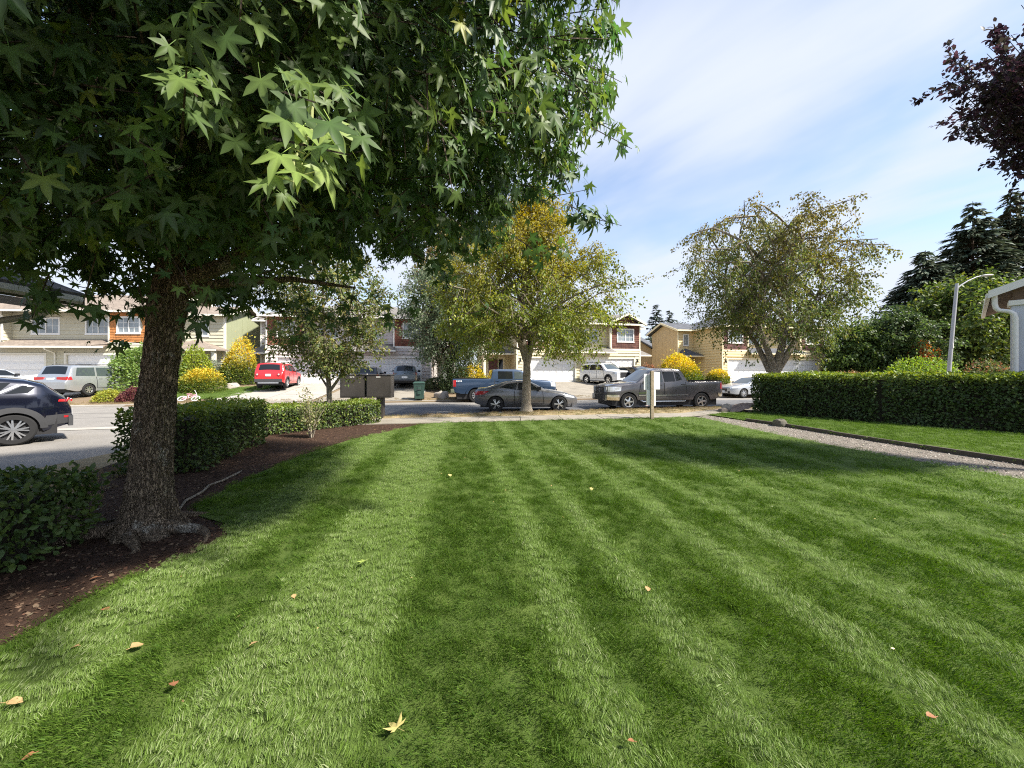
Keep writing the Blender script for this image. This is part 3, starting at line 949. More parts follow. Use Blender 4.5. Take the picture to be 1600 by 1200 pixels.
h2 = duplex('duplex_house', 'lilac grey lap sided duplex with white garage doors behind the red car', (-12.9, 30.7, .78), R(7.5), dict(
    seed=2, a=6.3, b=3.3, col=(0.56, 0.51, 0.49), shingle=(0.25, 0.095, 0.06), trim=(0.78, 0.75, 0.71), roof=GREY_ROOF, panel=(0.42, 0.38, 0.36),
    doors=[(-5.45, -0.6), (0.6, 5.45)], wins=[(-2.7, -1.1, 3.72, 5.0), (0.6, 2.2, 3.72, 5.0)], bumpwin=1.5, gables=[], hip=True,
    wings=[(-1, 1.9, 3.2, 5.2), (1, 1.9, 3.2, 5.2)], wingwin={-1: [(.9, 1.5, 3.7, 4.9)]}, entry={-1: [(.35, 1.7)], 1: [(.35, 1.7)]}, doormat=door_grey))
h3 = duplex('duplex_house', 'cream lap sided duplex with brown cedar shingled gables behind the blue pickup', (6.35, 35.6, .92), R(11.5), dict(
    seed=3, a=6.05, b=3.0, col=(0.63, 0.56, 0.37), shingle=(0.15, 0.062, 0.043), trim=(0.78, 0.73, 0.58), roof=GREY_ROOF, panel=(0.50, 0.42, 0.25),
    doors=[(-5.4, -0.55), (0.55, 5.4)], wins=[(-2.75, -1.1, 3.72, 5.0), (0.5, 2.05, 3.72, 5.0)], bumpwin=1.75, gables=[-1, 1], hip=False, spouts=[2.9],
    wings=[(-1, 2.7, 2.6, 5.2), (1, 1.6, 3.0, 5.2)], wingwin={-1: [(1.0, 1.75, 3.7, 4.9)]}, entry={-1: [(.5, 1.95)], 1: [(.1, 1.45)]}, doormat=door_red))
h4 = duplex('duplex_house', 'yellow lap sided duplex with slate grey hip roof and brown shingled bays', (26.4, 38.6, .92), R(11.5), dict(
    seed=4, a=6.05, b=3.1, col=(0.68, 0.54, 0.29), shingle=(0.13, 0.052, 0.045), trim=(0.80, 0.70, 0.46), roof=SLATE_ROOF, panel=(0.56, 0.43, 0.25),
    doors=[(-5.4, -0.55), (0.55, 5.4)], wins=[(-2.8, -1.2, 3.72, 5.0), (0.9, 2.5, 3.72, 5.0)], bumpwin=1.7, gables=[], hip=True, zR=7.4, spouts=[3.0],
    wings=[(-1, 1.9, 4.2, 5.0), (1, 1.6, 4.0, 5.0)], wingwin={-1: [(.6, 1.3, 3.75, 5.0)]}, entry={-1: [(.4, 1.8)], 1: [(.1, 1.45)]}, doormat=door_dark))

# hanging white banner of house numbers on a porch post, and dark number strip on the siding (too small to read in the photo: left blank shapes)
driveway('driveway', (-17.1, 20.9, 0), (-11.6, 21.9, 0), (-1.2, 8.6, 0), 3, M['concrete'])
driveway('driveway', (-11.4, 21.95, 0), (-5.6, 23.1, 0), (-1.0, 8.4, 0), 3, M['concrete_old'])
driveway('driveway', (0.2, 24.3, 0), (6.6, 25.65, 0), (-0.4, 10.0, 0), 3, M['concrete_old'])
driveway('driveway', (6.8, 25.7, 0), (13.6, 27.1, 0), (-0.9, 9.6, 0), 3, M['concrete_old'])
driveway('driveway', (19.8, 28.7, 0), (25.4, 29.9, 0), (0.2, 8.6, 0), 3, M['concrete_old'])
driveway('driveway', (26.0, 30.0, 0), (31.6, 31.3, 0), (0.1, 8.6, 0), 3, M['concrete_old'])
driveway('driveway', (-41, 18.0, 0), (-34.0, 18.6, 0), (1.0, 9.6, 0), 3, M['concrete'])
driveway('driveway', (-33.8, 18.6, 0), (-25.6, 19.1, 0), (2.0, 9.8, 0), 3, M['concrete'])

# neighbouring roofs seen between the houses
def cottage(name, label, loc, th, w, d, zE, zR, wallc, roofc, hip=True):
    t = thing(name, label, 'house', loc, th)
    mb = MB(); mb.box(-w/2, w/2, 0, d, -1, zE)
    if not hip:
        for x in (-w/2+.01, w/2-.01): mb.poly([(x, 0, zE), (x, d, zE), (x, d/2, zR-.1)])
    mb.build('wall', simple('wall_'+name, wallc, .75, var=.08, vs=1.5), t)
    mb = MB(); e = .45; h = d/2 if hip else -e*0
    if hip:
        roof_faces(mb, [[(-w/2-e, -e, zE), (w/2+e, -e, zE), (w/2-h, d/2, zR), (-w/2+h, d/2, zR)], [(w/2+e, d+e, zE), (-w/2-e, d+e, zE), (-w/2+h, d/2, zR), (w/2-h, d/2, zR)],
                        [(-w/2-e, d+e, zE), (-w/2-e, -e, zE), (-w/2+h, d/2, zR)], [(w/2+e, -e, zE), (w/2+e, d+e, zE), (w/2-h, d/2, zR)]], .15)
    else:
        roof_faces(mb, [[(-w/2-e, -e, zE), (w/2+e, -e, zE), (w/2+e, d/2, zR), (-w/2-e, d/2, zR)], [(w/2+e, d+e, zE), (-w/2-e, d+e, zE), (-w/2-e, d/2, zR), (w/2+e, d/2, zR)]], .15)
    mb.build('roof', roof_mat('roof_'+name+str(round(loc[0])), *roofc), t)
    mb = MB(); mb.box(-w/2-e, w/2+e, -e-.1, -e-.005, zE-.2, zE-.02); mb.build('gutter', M['white'], t)
    fr = frame_of((-w/2, 0), (w/2, 0))
    window(t, fr, w*.25-.8, w*.25+.8, zE-1.6, zE-.4, (2, 2)); window(t, fr, w*.72-.8, w*.72+.8, zE-1.6, zE-.4, (2, 2))
    return t
cottage('far_house', 'house with low brown hip roof showing between the khaki and lilac houses', (-33.5, 52, .9), R(6), 11, 9, 5.3, 7.8, (0.45, 0.40, 0.32), BROWN_ROOF)
cottage('far_house', 'low house with dark slate roof between the cream and yellow duplexes', (19.5, 50, .9), R(60), 9, 7, 3.4, 6.1, (0.40, 0.30, 0.18), SLATE_ROOF, False)
cottage('far_house', 'small grey house half hidden behind trees beside the street lamp', (66, 62, .9), R(10), 12, 9, 2.9, 5.6, (0.42, 0.42, 0.42), GREY_ROOF)
# ================================================================== VEHICLES
class Car:
    """body lofted from a side silhouette; everything else is laid on its surface. x: 0 = nose .. L = tail, y: +1 side / -1 side"""
    def __init__(s, L, W, top, belt, wheels, R_, sill=0.3, tumble=0.30, fr=(0.75, 0.22), rr=(0.6, 0.16), edge=0.09, crown=0.03, bed=None, flat_top=None):
        s.L, s.W, s.top, s.beltp, s.wh, s.R, s.sillz = L, W, top, belt, wheels, R_, sill
        s.tumble, s.fr, s.rr, s.edge, s.crown, s.bed = tumble, fr, rr, edge, crown, bed
        s.Ra = R_*1.13
    def zt(s, x): return float(np.interp(x, [p[0] for p in s.top], [p[1] for p in s.top]))
    def belt(s, x): return float(np.interp(x, [p[0] for p in s.beltp], [p[1] for p in s.beltp]))
    def zb(s, x):
        z = s.sillz
        if x < .3: z += .06*(1-x/.3)
        if x > s.L-.5: z += .14*(1-(s.L-x)/.5)
        for w in s.wh:
            d = abs(x-w)
            if d < s.Ra: z = max(z, s.R+math.sqrt(s.Ra**2-d*d))
        return min(z, s.zt(x)-.12)
    def hw(s, x, z):
        h = s.W/2
        a, k = s.fr
        if x < a: h *= 1-k*(1-x/a)**2.2
        a, k = s.rr
        if x > s.L-a: h *= 1-k*(1-(s.L-x)/a)**2.2
        b = s.belt(x)
        if z > b: h -= (z-b)*s.tumble
        mid = (s.sillz+b)/2+.08
        if z > mid and z <= b: h -= .035*((z-mid)/(b-mid))**2
        elif z > b: h -= .035
        if z < mid: h -= .10*((mid-z)/(mid-.1))**2
        zt = s.zt(x)
        if z > zt-s.edge:
            t = min(1, (z-(zt-s.edge))/s.edge)
            h -= s.edge*(1-math.sqrt(max(0, 1-t*t)))*.9
        return max(h, .2)
    def P(s, x, z, sd, off=0.0): return Vector((x, sd*(s.hw(x, z)+off), z))
    def T(s, x, t, off=0.0):
        z = s.zt(x)
        e = .02
        sl = (s.zt(min(s.L, x+e))-s.zt(max(0, x-e)))/(2*e)
        n = Vector((-sl, 0, 1)).normalized()
        return Vector((x, t*s.hw(x, z), z+s.crown*(1-t*t))) + n*off
    def body(s):
        xs = set(np.linspace(0, s.L, int(s.L/.11)))
        for p in s.top: xs.add(p[0])
        for w in s.wh:
            for k in range(13): xs.add(w+s.Ra*math.cos(PI*k/12))
        xs = sorted(x for x in xs if 0 <= x <= s.L)
        xs = [x for i, x in enumerate(xs) if i == 0 or x-xs[i-1] > .012]
        mb = MB(); rows = []
        nl, nu, nt = 8, 7, 7
        vs = []
        for x in xs:
            zb, zt = s.zb(x), s.zt(x); sp = max(zb+.02, min(s.belt(x), zt-.06))
            zs = [zb+(sp-zb)*i/nl for i in range(nl)] + [sp+(zt-sp)*(1-(1-i/nu)**1.6) for i in range(nu+1)]
            ring = [s.P(x, z, 1) for z in zs]
            for k in range(1, nt): ring.append(s.T(x, 1-2*k/nt))
            ring += [s.P(x, z, -1) for z in reversed(zs)]
            rows.append(ring)
        n = len(rows[0]); i_top0, i_top1 = nl+nu, nl+nu+nt
        for r in rows: vs += r
        fs = []
        for i in range(len(xs)-1):
            xm = (xs[i]+xs[i+1])/2
            for j in range(n-1):
                if s.bed and s.bed[0] < xm < s.bed[1] and i_top0 < j < i_top1-1: continue
                fs.append((i*n+j, i*n+j+1, (i+1)*n+j+1, (i+1)*n+j))
        o = (len(xs)-1)*n
        half = n//2
        for j in range(half-1):
            fs.append((j, n-1-j, n-2-j, j+1)); fs.append((o+j+1, o+n-2-j, o+n-1-j, o+j))
        mb.add(vs, fs)
        return mb
    def side(s, mb, c, sd, off=.008, nx=6, nz=3):
        """patch on the flank from 4 corners (x,z): bl, br, tr, tl"""
        g = []
        for j in range(nz+1):
            for i in range(nx+1):
                u, v = i/nx, j/nz
                x = (c[0][0]*(1-u)+c[1][0]*u)*(1-v)+(c[3][0]*(1-u)+c[2][0]*u)*v
                z = (c[0][1]*(1-u)+c[1][1]*u)*(1-v)+(c[3][1]*(1-u)+c[2][1]*u)*v
                g.append(s.P(x, z, sd, off))
        w = nx+1
        mb.add(g, [(j*w+i, j*w+i+1, (j+1)*w+i+1, (j+1)*w+i) for j in range(nz) for i in range(nx)])
    def topp(s, mb, x0, x1, t0, t1, off=.008, nx=6, nt=6, inset=0.0):
        g = []
        for j in range(nt+1):
            for i in range(nx+1):
                g.append(s.T(x0+(x1-x0)*i/nx, (t0+(t1-t0)*j/nt)*(1-inset*i/nx), off))
        w = nx+1
        mb.add(g, [(j*w+i, j*w+i+1, (j+1)*w+i+1, (j+1)*w+i) for j in range(nt) for i in range(nx)])
    def end(s, mb, rear, t0, t1, z0, z1, off=.008, thick=0):
        x = s.L+off if rear else -off
        w = s.hw(s.L if rear else 0, .6)
        xb = x+(.03 if not rear else -.03)
        mb.box(min(x, xb), max(x, xb), t0*w, t1*w, z0, z1)
    def arch(s, mb, w, r0, r1, sd, off):
        g = []; n = 18
        for k in range(n+1):
            a = PI*k/n
            for r in (r0, (r0+r1)/2, r1):
                x, z = w+r*math.cos(a), max(s.R+r*math.sin(a), s.zb(w+s.Ra*1.02 if math.cos(a) > 0 else w-s.Ra*1.02))
                g.append(s.P(min(max(x, 0), s.L), z, sd, off))
        mb.add(g, [(k*3+j, k*3+j+1, k*3+j+4, k*3+j+3) for k in range(n) for j in range(2)])

def wheel(parent, x, y, R_, w, sd, spokes=10, rimm='alloy', style='double', rimr=0.70, back='black'):
    mb = MB()
    mb.lathe([(R_*.66, -w/2), (R_*.9, -w/2), (R_*.985, -w*.38), (R_, -w*.2), (R_, w*.2), (R_*.985, w*.38), (R_*.9, w/2), (R_*.66, w/2)], (x, y, R_), 'y', 32)
    o = mb.build('wheel', M['rubber'], parent, 40)
    mb = MB(); rr = R_*rimr
    mb.lathe([(rr*1.0, w*.47), (rr*1.02, w*.5), (rr*.93, w*.49), (rr*.90, w*.36), (rr*.90, -w*.4)], (x, y, R_), 'y', 32) if sd > 0 else \
        mb.lathe([(rr*1.0, -w*.47), (rr*1.02, -w*.5), (rr*.93, -w*.49), (rr*.90, -w*.36), (rr*.90, w*.4)], (x, y, R_), 'y', 32)
    c = Vector((x, y+sd*w*.36, R_)); ay = Vector((0, sd, 0))
    for k in range(spokes):
        a = 2*PI*k/spokes
        offs = (-.16, .16) if style == 'double' else (0,)
        for of in offs:
            b = a+of
            d0 = Vector((math.cos(a+of*.3), 0, math.sin(a+of*.3))); d1 = Vector((math.cos(b), 0, math.sin(b)))
            p0, p1 = c+d0*rr*.16+ay*w*.06, c+d1*rr*.93
            d = (p1-p0).normalized(); side_ = d.cross(ay).normalized()
            wd = rr*(.05 if style == 'double' else .13)
            q = [p0-side_*wd*1.3, p0+side_*wd*1.3, p1+side_*wd, p1-side_*wd]
            mb.add([v-ay*.02 for v in q]+[v+ay*.012 for v in q], [(4,5,6,7), (0,1,5,4), (1,2,6,5), (2,3,7,6), (3,0,4,7)])
    mb.lathe([(0, sd*w*.48), (rr*.17, sd*w*.47), (rr*.2, sd*w*.38)], (x, y, R_), 'y', 14)
    mb.build('rim', M[rimm], o, 35)
    mb = MB(); mb.lathe([(0, sd*w*.16), (rr*.9, sd*w*.16)], (x, y, R_), 'y', 24)
    mb.lathe([(0, sd*w*.2), (rr*.5, sd*w*.2)], (x, y, R_), 'y', 20)
    mb.build('brake_disc', M[back], o)
    return o

def vehicle(name, label, cat, loc, heading, car, pm, side_glass, screen, back, wheelkw={}, doors=(), front=None, rear=None, extra=None, group='vehicles parked along the street', mirror=None, tyre=.22, z=0):
    """heading: world direction of the nose, degrees from +X"""
    t = thing(name, label, cat, loc, R(heading)+PI, group)
    # local frame: nose towards -x, centred on the wheelbase; every shape is shifted by dx
    dx = -car.L/2
    def B(nm, mb, m, parent=None, smooth=None, **k):
        mb.v = [(v[0]+dx, v[1], v[2]) for v in mb.v]
        return mb.build(nm, m, parent or t, smooth, **k)
    B('body', car.body(), pm, smooth=32)
    mb = MB(); h = car.W/2-.14
    mb.box(.25, car.L-.25, -h, h, .2, min(car.belt(car.L/2)-.25, .72)); B('underbody', mb, M['black'])
    for sd in (1, -1):
        for (nm, c) in side_glass:
            mb = MB(); car.side(mb, c, sd, .007); B('window', mb, M['glass_dark' if nm == 'd' else 'glass_screen'], smooth=60)
        for c in doors:
            mb = MB(); car.side(mb, c, sd, .004, 8, 8); d = B('door', mb, pm, smooth=60)
            # shut line gap, and handle
            mb = MB()
            (x0, z0), (x1, z1), (x2, z2), (x3, z3) = c
            zh = max(z2, z3)-.10
            xh = max(x1, x2)-.10
            mb.box(xh-.2, xh, sd*car.hw(xh, zh)-.0 if sd > 0 else -car.hw(xh, zh)-.035, sd*car.hw(xh, zh)+.035 if sd > 0 else -car.hw(xh, zh), zh-.025, zh+.01)
            B('handle', mb, pm, d)
            mb = MB()
            g = .012
            for (p, q) in ((c[0], c[3]), (c[1], c[2])):
                car.side(mb, [(p[0]-g, p[1]), (p[0]+g, p[1]), (q[0]+g, q[1]), (q[0]-g, q[1])], sd, .0055, 1, 8)
            car.side(mb, [(c[0][0], c[0][1]-g), (c[1][0], c[1][1]-g), (c[1][0], c[1][1]+g), (c[0][0], c[0][1]+g)], sd, .0055, 8, 1)
            B('shut_line', mb, M['black'], d)
        for w in car.wh:
            o = wheel(t, w+dx, sd*(car.W/2-tyre/2-.015), car.R, tyre, sd, **wheelkw)
        if mirror:
            mx, mz = mirror
            y = car.hw(mx, mz)
            mb = MB(); mb.box(mx-.06, mx+.10, min(sd*(y+.06), sd*(y+.24)), max(sd*(y+.06), sd*(y+.24)), mz, mz+.15)
            mb.box(mx-.02, mx+.04, min(sd*(y-.03), sd*(y+.08)), max(sd*(y-.03), sd*(y+.08)), mz-.01, mz+.04)
            B('mirror', mb, M['black'] if not isinstance(pm, str) else pm, bevel=.03)
    mb = MB(); car.topp(mb, screen[0], screen[1], -.9, .9, .007); B('windscreen', mb, M['glass_screen'], smooth=60)
    if back:
        mb = MB(); car.topp(mb, back[0], back[1], -.84, .84, .007); B('rear_window', mb, M['glass_dark'], smooth=60)
    if extra: extra(car, B, t)
    return t

def lights(car, B, front=None, rear=None, grille=None, plate_r=None, plate_f=None, fm='lamp_clear', rm='lamp_red', gm='black', bump_f=None, bump_r=None, bm='black'):
    for sd in (1, -1):
        if front:
            mb = MB(); car.side(mb, front['side'], sd, .008)
            t0, t1, z0, z1 = front['end']
            car.end(mb, False, min(sd*t0, sd*t1), max(sd*t0, sd*t1), z0, z1)
            B('headlight', mb, M[fm])
        if rear:
            mb = MB(); car.side(mb, rear['side'], sd, .008)
            if 'end' in rear:
                t0, t1, z0, z1 = rear['end']
                car.end(mb, True, min(sd*t0, sd*t1), max(sd*t0, sd*t1), z0, z1)
            B('tail_light', mb, M[rm])
    if grille:
        mb = MB(); car.end(mb, False, -grille[0], grille[0], grille[1], grille[2], .012); g = B('grille', mb, M[gm])
        mb = MB(); w = car.hw(0, .6)*grille[0]
        for k in range(1, 5):
            z = grille[1]+(grille[2]-grille[1])*k/5
            mb.box(-.022, -.012, -w*.95, w*.95, z-.012, z+.012)
        B('grille_bar', mb, M['alloy_dark'], g)
    if bump_f:
        mb = MB(); car.end(mb, False, -1.0, 1.0, bump_f[0], bump_f[1], .014); B('front_bumper', mb, M[bm])
    if bump_r:
        mb = MB(); car.end(mb, True, -1.0, 1.0, bump_r[0], bump_r[1], .014); B('rear_bumper', mb, M[bm])
    for (pl, rear_) in ((plate_r, True), (plate_f, False)):
        if pl:
            w = car.hw(car.L if rear_ else 0, .6)
            x = car.L if rear_ else 0
            mb = MB(); mb.box(*sorted((x+(.018 if rear_ else -.018), x+(.03 if rear_ else -.03))), -.155, .155, pl, pl+.155); B('number_plate', mb, M['plate'])
# ------------------------------------------------------------------ the cars themselves
P_grey = paint('paint_graphite', (0.15, 0.15, 0.16), .5, .3)
P_gun = paint('paint_magnetic', (0.115, 0.11, 0.118), .5, .3)
P_blue = paint('paint_blue', (0.032, 0.058, 0.108), .35, .3)
P_navy = paint('paint_navy', (0.006, 0.008, 0.020), .4, .22)
P_red = paint('paint_red', (0.50, 0.018, 0.022), .1, .3)
P_white = paint('paint_white', (0.74, 0.74, 0.73), 0, .3)
P_silver = paint('paint_silver', (0.42, 0.44, 0.46), .6, .32)
P_silver2 = paint('paint_pale_silver', (0.50, 0.53, 0.57), .5, .32)
P_teal = paint('paint_grey_blue', (0.16, 0.19, 0.215), .5, .35)
P_dark = paint('paint_dark', (0.03, 0.032, 0.036), .5, .3)

# grey coupe, nose to the right
c = Car(4.63, 1.86, [(0, .60), (.08, .68), (.5, .82), (1.15, .94), (1.45, .985), (2.1, 1.30), (2.5, 1.375), (2.9, 1.375), (3.4, 1.28), (3.95, 1.10), (4.2, 1.045), (4.5, 1.02), (4.63, .90)],
        [(0, .70), (1.4, .90), (2.6, .96), (3.6, 1.02), (4.63, .98)], (.86, 3.69), .345, .24, .42, (.9, .30), (.8, .22))
def ex_coupe(car, B, t):
    lights(car, B, dict(side=[(.12, .60), (.62, .68), (.62, .80), (.2, .69)], end=(.62, .95, .52, .62)), dict(side=[(4.22, .78), (4.62, .74), (4.60, .92), (3.98, .93)], end=(.55, 1.0, .74, .9)), (.5, .30, .5), plate_r=.5)
    mb = MB(); car.side(mb, [(4.25, .42), (4.6, .45), (4.6, .52), (4.25, .5)], -1, .008); B('reflector', mb, M['lamp_red'])
    for sd in (1, -1):
        mb = MB(); car.side(mb, [(1.3, .27), (3.2, .29), (3.2, .33), (1.3, .31)], sd, .012); B('sill_trim', mb, M['black'])
vehicle('coupe', 'dark grey two door sports coupe parked behind the slender street tree', 'coupe', (.62, 18.0, ROAD_Z), 2.0, c, P_grey,
        [('d', [(1.72, .985), (2.72, .985), (2.66, 1.30), (2.13, 1.27)]), ('d', [(2.78, .99), (3.52, 1.09), (3.2, 1.25), (2.74, 1.30)])], (1.5, 2.12), (2.95, 3.9),
        dict(spokes=5, rimm='alloy', style='double', rimr=.76), [[(1.55, .36), (2.85, .36), (2.85, .95), (1.6, .92)]], extra=ex_coupe, mirror=(1.75, .98))

# grey pickup, nose to the left
c = Car(5.82, 2.03, [(0, 1.06), (.05, 1.13), (.35, 1.21), (1.2, 1.27), (1.42, 1.30), (2.2, 1.86), (2.55, 1.935), (3.35, 1.945), (3.75, 1.90), (3.98, 1.40), (4.0, 1.345), (5.7, 1.37), (5.82, 1.34)],
        [(0, 1.0), (1.4, 1.26), (4.0, 1.30), (5.82, 1.32)], (1.02, 4.72), .40, .47, .34, (.5, .16), (.25, .05), .08, .03, (4.08, 5.74))
def pickup_bits(car, B, t, br=(4.08, 5.74), zf=.75, zt=1.30):
    mb = MB(); w = car.W/2-.14; x0, x1 = br
    for q in ((x0, x1, -w, w, zf-.05, zf), (x0-.02, x0+.03, -w, w, zf, zt), (x1-.03, x1+.03, -w, w, zf, zt), (x0, x1, -w-.04, -w, zf, zt), (x0, x1, w, w+.04, zf, zt)): mb.box(*q)
    B('bed', mb, M['black'])
    mb = MB()
    for sd in (1, -1):
        mb.box(x0, x1, *sorted((sd*(w-.01), sd*(w+.07))), zt+.05, zt+.085)
    B('bed_rail', mb, M['black'])
def ex_truck(car, B, t):
    pickup_bits(car, B, t)
    lights(car, B, dict(side=[(.03, .86), (.62, .90), (.66, 1.10), (.06, 1.10)], end=(.66, .99, .86, 1.08)), dict(side=[(5.66, .98), (5.81, .98), (5.81, 1.27), (5.70, 1.27)]), (.64, .74, 1.06), plate_f=.5)
    mb = MB(); car.end(mb, False, -1.02, 1.02, .44, .70, .05); B('front_bumper', mb, M['black'])
    for sd in (1, -1):
        mb = MB(); car.side(mb, [(-.0, .48), (.55, .46), (.55, .72), (0, .72)], sd, .02); car.end(mb, False, *sorted((sd*.66, sd*1.03)), .46, .72, .06); B('bumper_corner', mb, M['chrome'])
        mb = MB(); car.side(mb, [(5.60, .62), (5.82, .60), (5.82, .80), (5.52, .82)], sd, .02); B('rear_bumper', mb, M['chrome'])
        mb = MB(); y = sd*(car.W/2-.08); mb.tube([(1.65, y*.95, .47), (1.75, y, .40), (3.85, y, .40), (3.95, y*.95, .47)], .045, 8); B('side_step', mb, M['alloy'])
        mb = MB(); car.side(mb, [(1.5, .66), (4.0, .68), (4.0, .72), (1.5, .70)], sd, .016); B('side_moulding', mb, M['alloy'])
        mb = MB(); car.side(mb, [(1.50, .78), (2.02, .79), (2.02, .825), (1.50, .815)], sd, .012, 8, 2); B('badge', mb, M['chrome'])
        mb = MB(); car.side(mb, [(5.14, .30), (5.2, .30), (5.2, .62), (5.14, .62)], sd, -.02); B('mud_flap', mb, M['rubber'])
    mb = MB(); mb.lathe([(0, -.03), (.075, -.03), (.085, -.02), (.075, -.012)], (0, 0, .91), 'x', 16); B('badge', mb, M['chrome'])
    mb = MB(); mb.box(5.80, 5.86, -.95, .95, .56, .74); B('rear_bumper', mb, M['chrome'])
vehicle('pickup_truck', 'dark grey extended cab pickup truck behind the wooden notice post', 'pickup truck', (7.15, 19.1, ROAD_Z), 188.5, c, P_gun,
        [('s', [(1.74, 1.32), (2.74, 1.32), (2.70, 1.80), (2.32, 1.79)]), ('d', [(2.82, 1.32), (3.36, 1.34), (3.34, 1.80), (2.78, 1.80)]), ('d', [(3.42, 1.35), (3.74, 1.42), (3.60, 1.74), (3.40, 1.79)])], (1.5, 2.2), (3.8, 3.96),
        dict(spokes=5, rimm='alloy', style='single', rimr=.60), [[(1.50, .66), (2.78, .66), (2.78, 1.28), (1.62, 1.27)], [(2.80, .66), (3.95, .66), (3.88, 1.30), (2.80, 1.28)]], extra=ex_truck, mirror=(1.85, 1.29), tyre=.26)

# blue crew cab pickup, nose to the right, on the far kerb
c = Car(6.3, 2.03, [(0, 1.12), (.05, 1.20), (.4, 1.28), (1.3, 1.34), (1.5, 1.37), (2.05, 1.88), (2.35, 1.965), (3.7, 1.975), (3.92, 1.93), (4.02, 1.46), (4.06, 1.39), (6.2, 1.42), (6.3, 1.38)],
        [(0, 1.05), (1.4, 1.32), (4.0, 1.36), (6.3, 1.37)], (1.0, 4.95), .425, .52, .30, (.4, .12), (.25, .05), .08, .03, (4.14, 6.2))
def ex_blue(car, B, t):
    pickup_bits(car, B, t, (4.14, 6.2), .8, 1.35)
    lights(car, B, dict(side=[(.02, .92), (.34, .94), (.36, 1.18), (.05, 1.18)], end=(.62, .98, .92, 1.16)), dict(side=[(6.12, .95), (6.29, .95), (6.29, 1.33), (6.12, 1.33)]), (.6, .78, 1.14), gm='chrome')
    mb = MB(); car.end(mb, False, -1.02, 1.02, .52, .76, .07); B('front_bumper', mb, M['chrome'])
    mb = MB(); mb.box(6.2, 6.42, -.98, .98, .60, .82); B('rear_bumper', mb, M['chrome'])
    for sd in (1, -1):
        mb = MB(); car.side(mb, [(0, .54), (.45, .54), (.45, .76), (0, .76)], sd, .025); B('bumper_corner', mb, M['chrome'])
        mb = MB(); y = sd*(car.W/2-.06); mb.box(1.55, 4.15, *sorted((y, y-sd*.18)), .46, .52); B('side_step', mb, M['black'])
        mb = MB(); car.arch(mb, car.wh[1], car.Ra, car.Ra+.13, sd, .05); car.arch(mb, car.wh[0], car.Ra, car.Ra+.09, sd, .035); B('wheel_flare', mb, P_blue, smooth=50)
        mb = MB()
        for k, xx in enumerate((5.78, 5.86, 5.96, 6.04)): car.side(mb, [(xx, 1.24), (xx+.05, 1.24), (xx+.06, 1.31), (xx+.01, 1.31)], sd, .008, 1, 1)
        B('badge', mb, M['plate'])
vehicle('pickup_truck', 'blue crew cab pickup truck with open bed on the far kerb', 'pickup truck', (-.55, 24.05, ROAD_Z), 10.5, c, P_blue,
        [('s', [(1.78, 1.40), (2.62, 1.40), (2.60, 1.84), (2.22, 1.83)]), ('d', [(2.72, 1.40), (3.62, 1.40), (3.60, 1.86), (2.72, 1.85)])], (1.55, 2.06), (3.94, 4.02),
        dict(spokes=8, rimm='alloy', style='single', rimr=.56), [[(1.55, .66), (2.66, .66), (2.66, 1.36), (1.62, 1.35)], [(2.68, .66), (3.85, .66), (3.85, 1.37), (2.68, 1.36)]], extra=ex_blue, mirror=(1.85, 1.36), tyre=.29)

# navy crossover close by on the left, nose to the left
c = Car(4.72, 1.92, [(0, .92), (.08, 1.0), (.5, 1.08), (1.2, 1.13), (1.45, 1.15), (2.1, 1.52), (2.5, 1.60), (3.4, 1.60), (3.95, 1.53), (4.25, 1.42), (4.50, 1.16), (4.60, 1.08), (4.66, .95), (4.72, .80)],
        [(0, .95), (1.4, 1.06), (3.4, 1.12), (4.72, 1.14)], (.93, 3.80), .365, .28, .40, (.8, .22), (.8, .36), .09, .035)
def ex_cross(car, B, t):
    lights(car, B, dict(side=[(.05, .78), (.6, .84), (.6, .93), (.1, .9)], end=(.6, .98, .78, .88)), dict(side=[(4.48, .99), (4.66, .98), (4.65, 1.04), (4.50, 1.05)], end=(.55, 1.0, .98, 1.04)), (.6, .5, .8), plate_r=.62)
    mb = MB(); mb.box(4.66, 4.74, -.7, .7, .36, .62); B('rear_bumper', mb, M['cladding'])
    for sd in (1, -1):
        mb = MB()
        for w in car.wh: car.arch(mb, w, car.Ra-.01, car.Ra+.115, sd, .016)
        car.side(mb, [(.93+car.Ra+.06, .28), (3.80-car.Ra-.06, .28), (3.80-car.Ra-.06, .47), (.93+car.Ra+.06, .47)], sd, .014)
        car.side(mb, [(3.80+car.Ra, .42), (4.71, .44), (4.70, .68), (3.80+car.Ra+.08, .66)], sd, .016)
        B('wheel_arch_cladding', mb, M['cladding'], smooth=50)
        mb = MB(); car.side(mb, [(3.56, 1.24), (3.62, 1.22), (3.90, 1.40), (3.85, 1.43)], sd, .012, 4, 2); B('window_trim', mb, M['chrome'])
        mb = MB(); car.side(mb, [(4.58, .58), (4.66, .58), (4.66, .63), (4.58, .63)], sd, .02); B('reflector', mb, M['lamp_red'])
vehicle('crossover', 'dark navy crossover with black wheel arches at the left edge', 'crossover', (-13.31, 8.44, ROAD_Z), 232.0, c, P_navy,
        [('d', [(1.70, 1.13), (2.60, 1.15), (2.58, 1.49), (2.12, 1.45)]), ('d', [(2.68, 1.15), (3.52, 1.18), (3.76, 1.47), (2.66, 1.50)]), ('d', [(3.66, 1.21), (4.02, 1.23), (4.12, 1.36), (3.94, 1.41)])], (1.5, 2.12), (4.02, 4.48),
        dict(spokes=7, rimm='alloy', style='double', rimr=.76), [[(1.60, .50), (2.62, .48), (2.62, 1.12), (1.66, 1.10)], [(2.64, .48), (3.30, .50), (3.55, 1.14), (2.64, 1.12)]], extra=ex_cross, mirror=(1.8, 1.13), group=None)

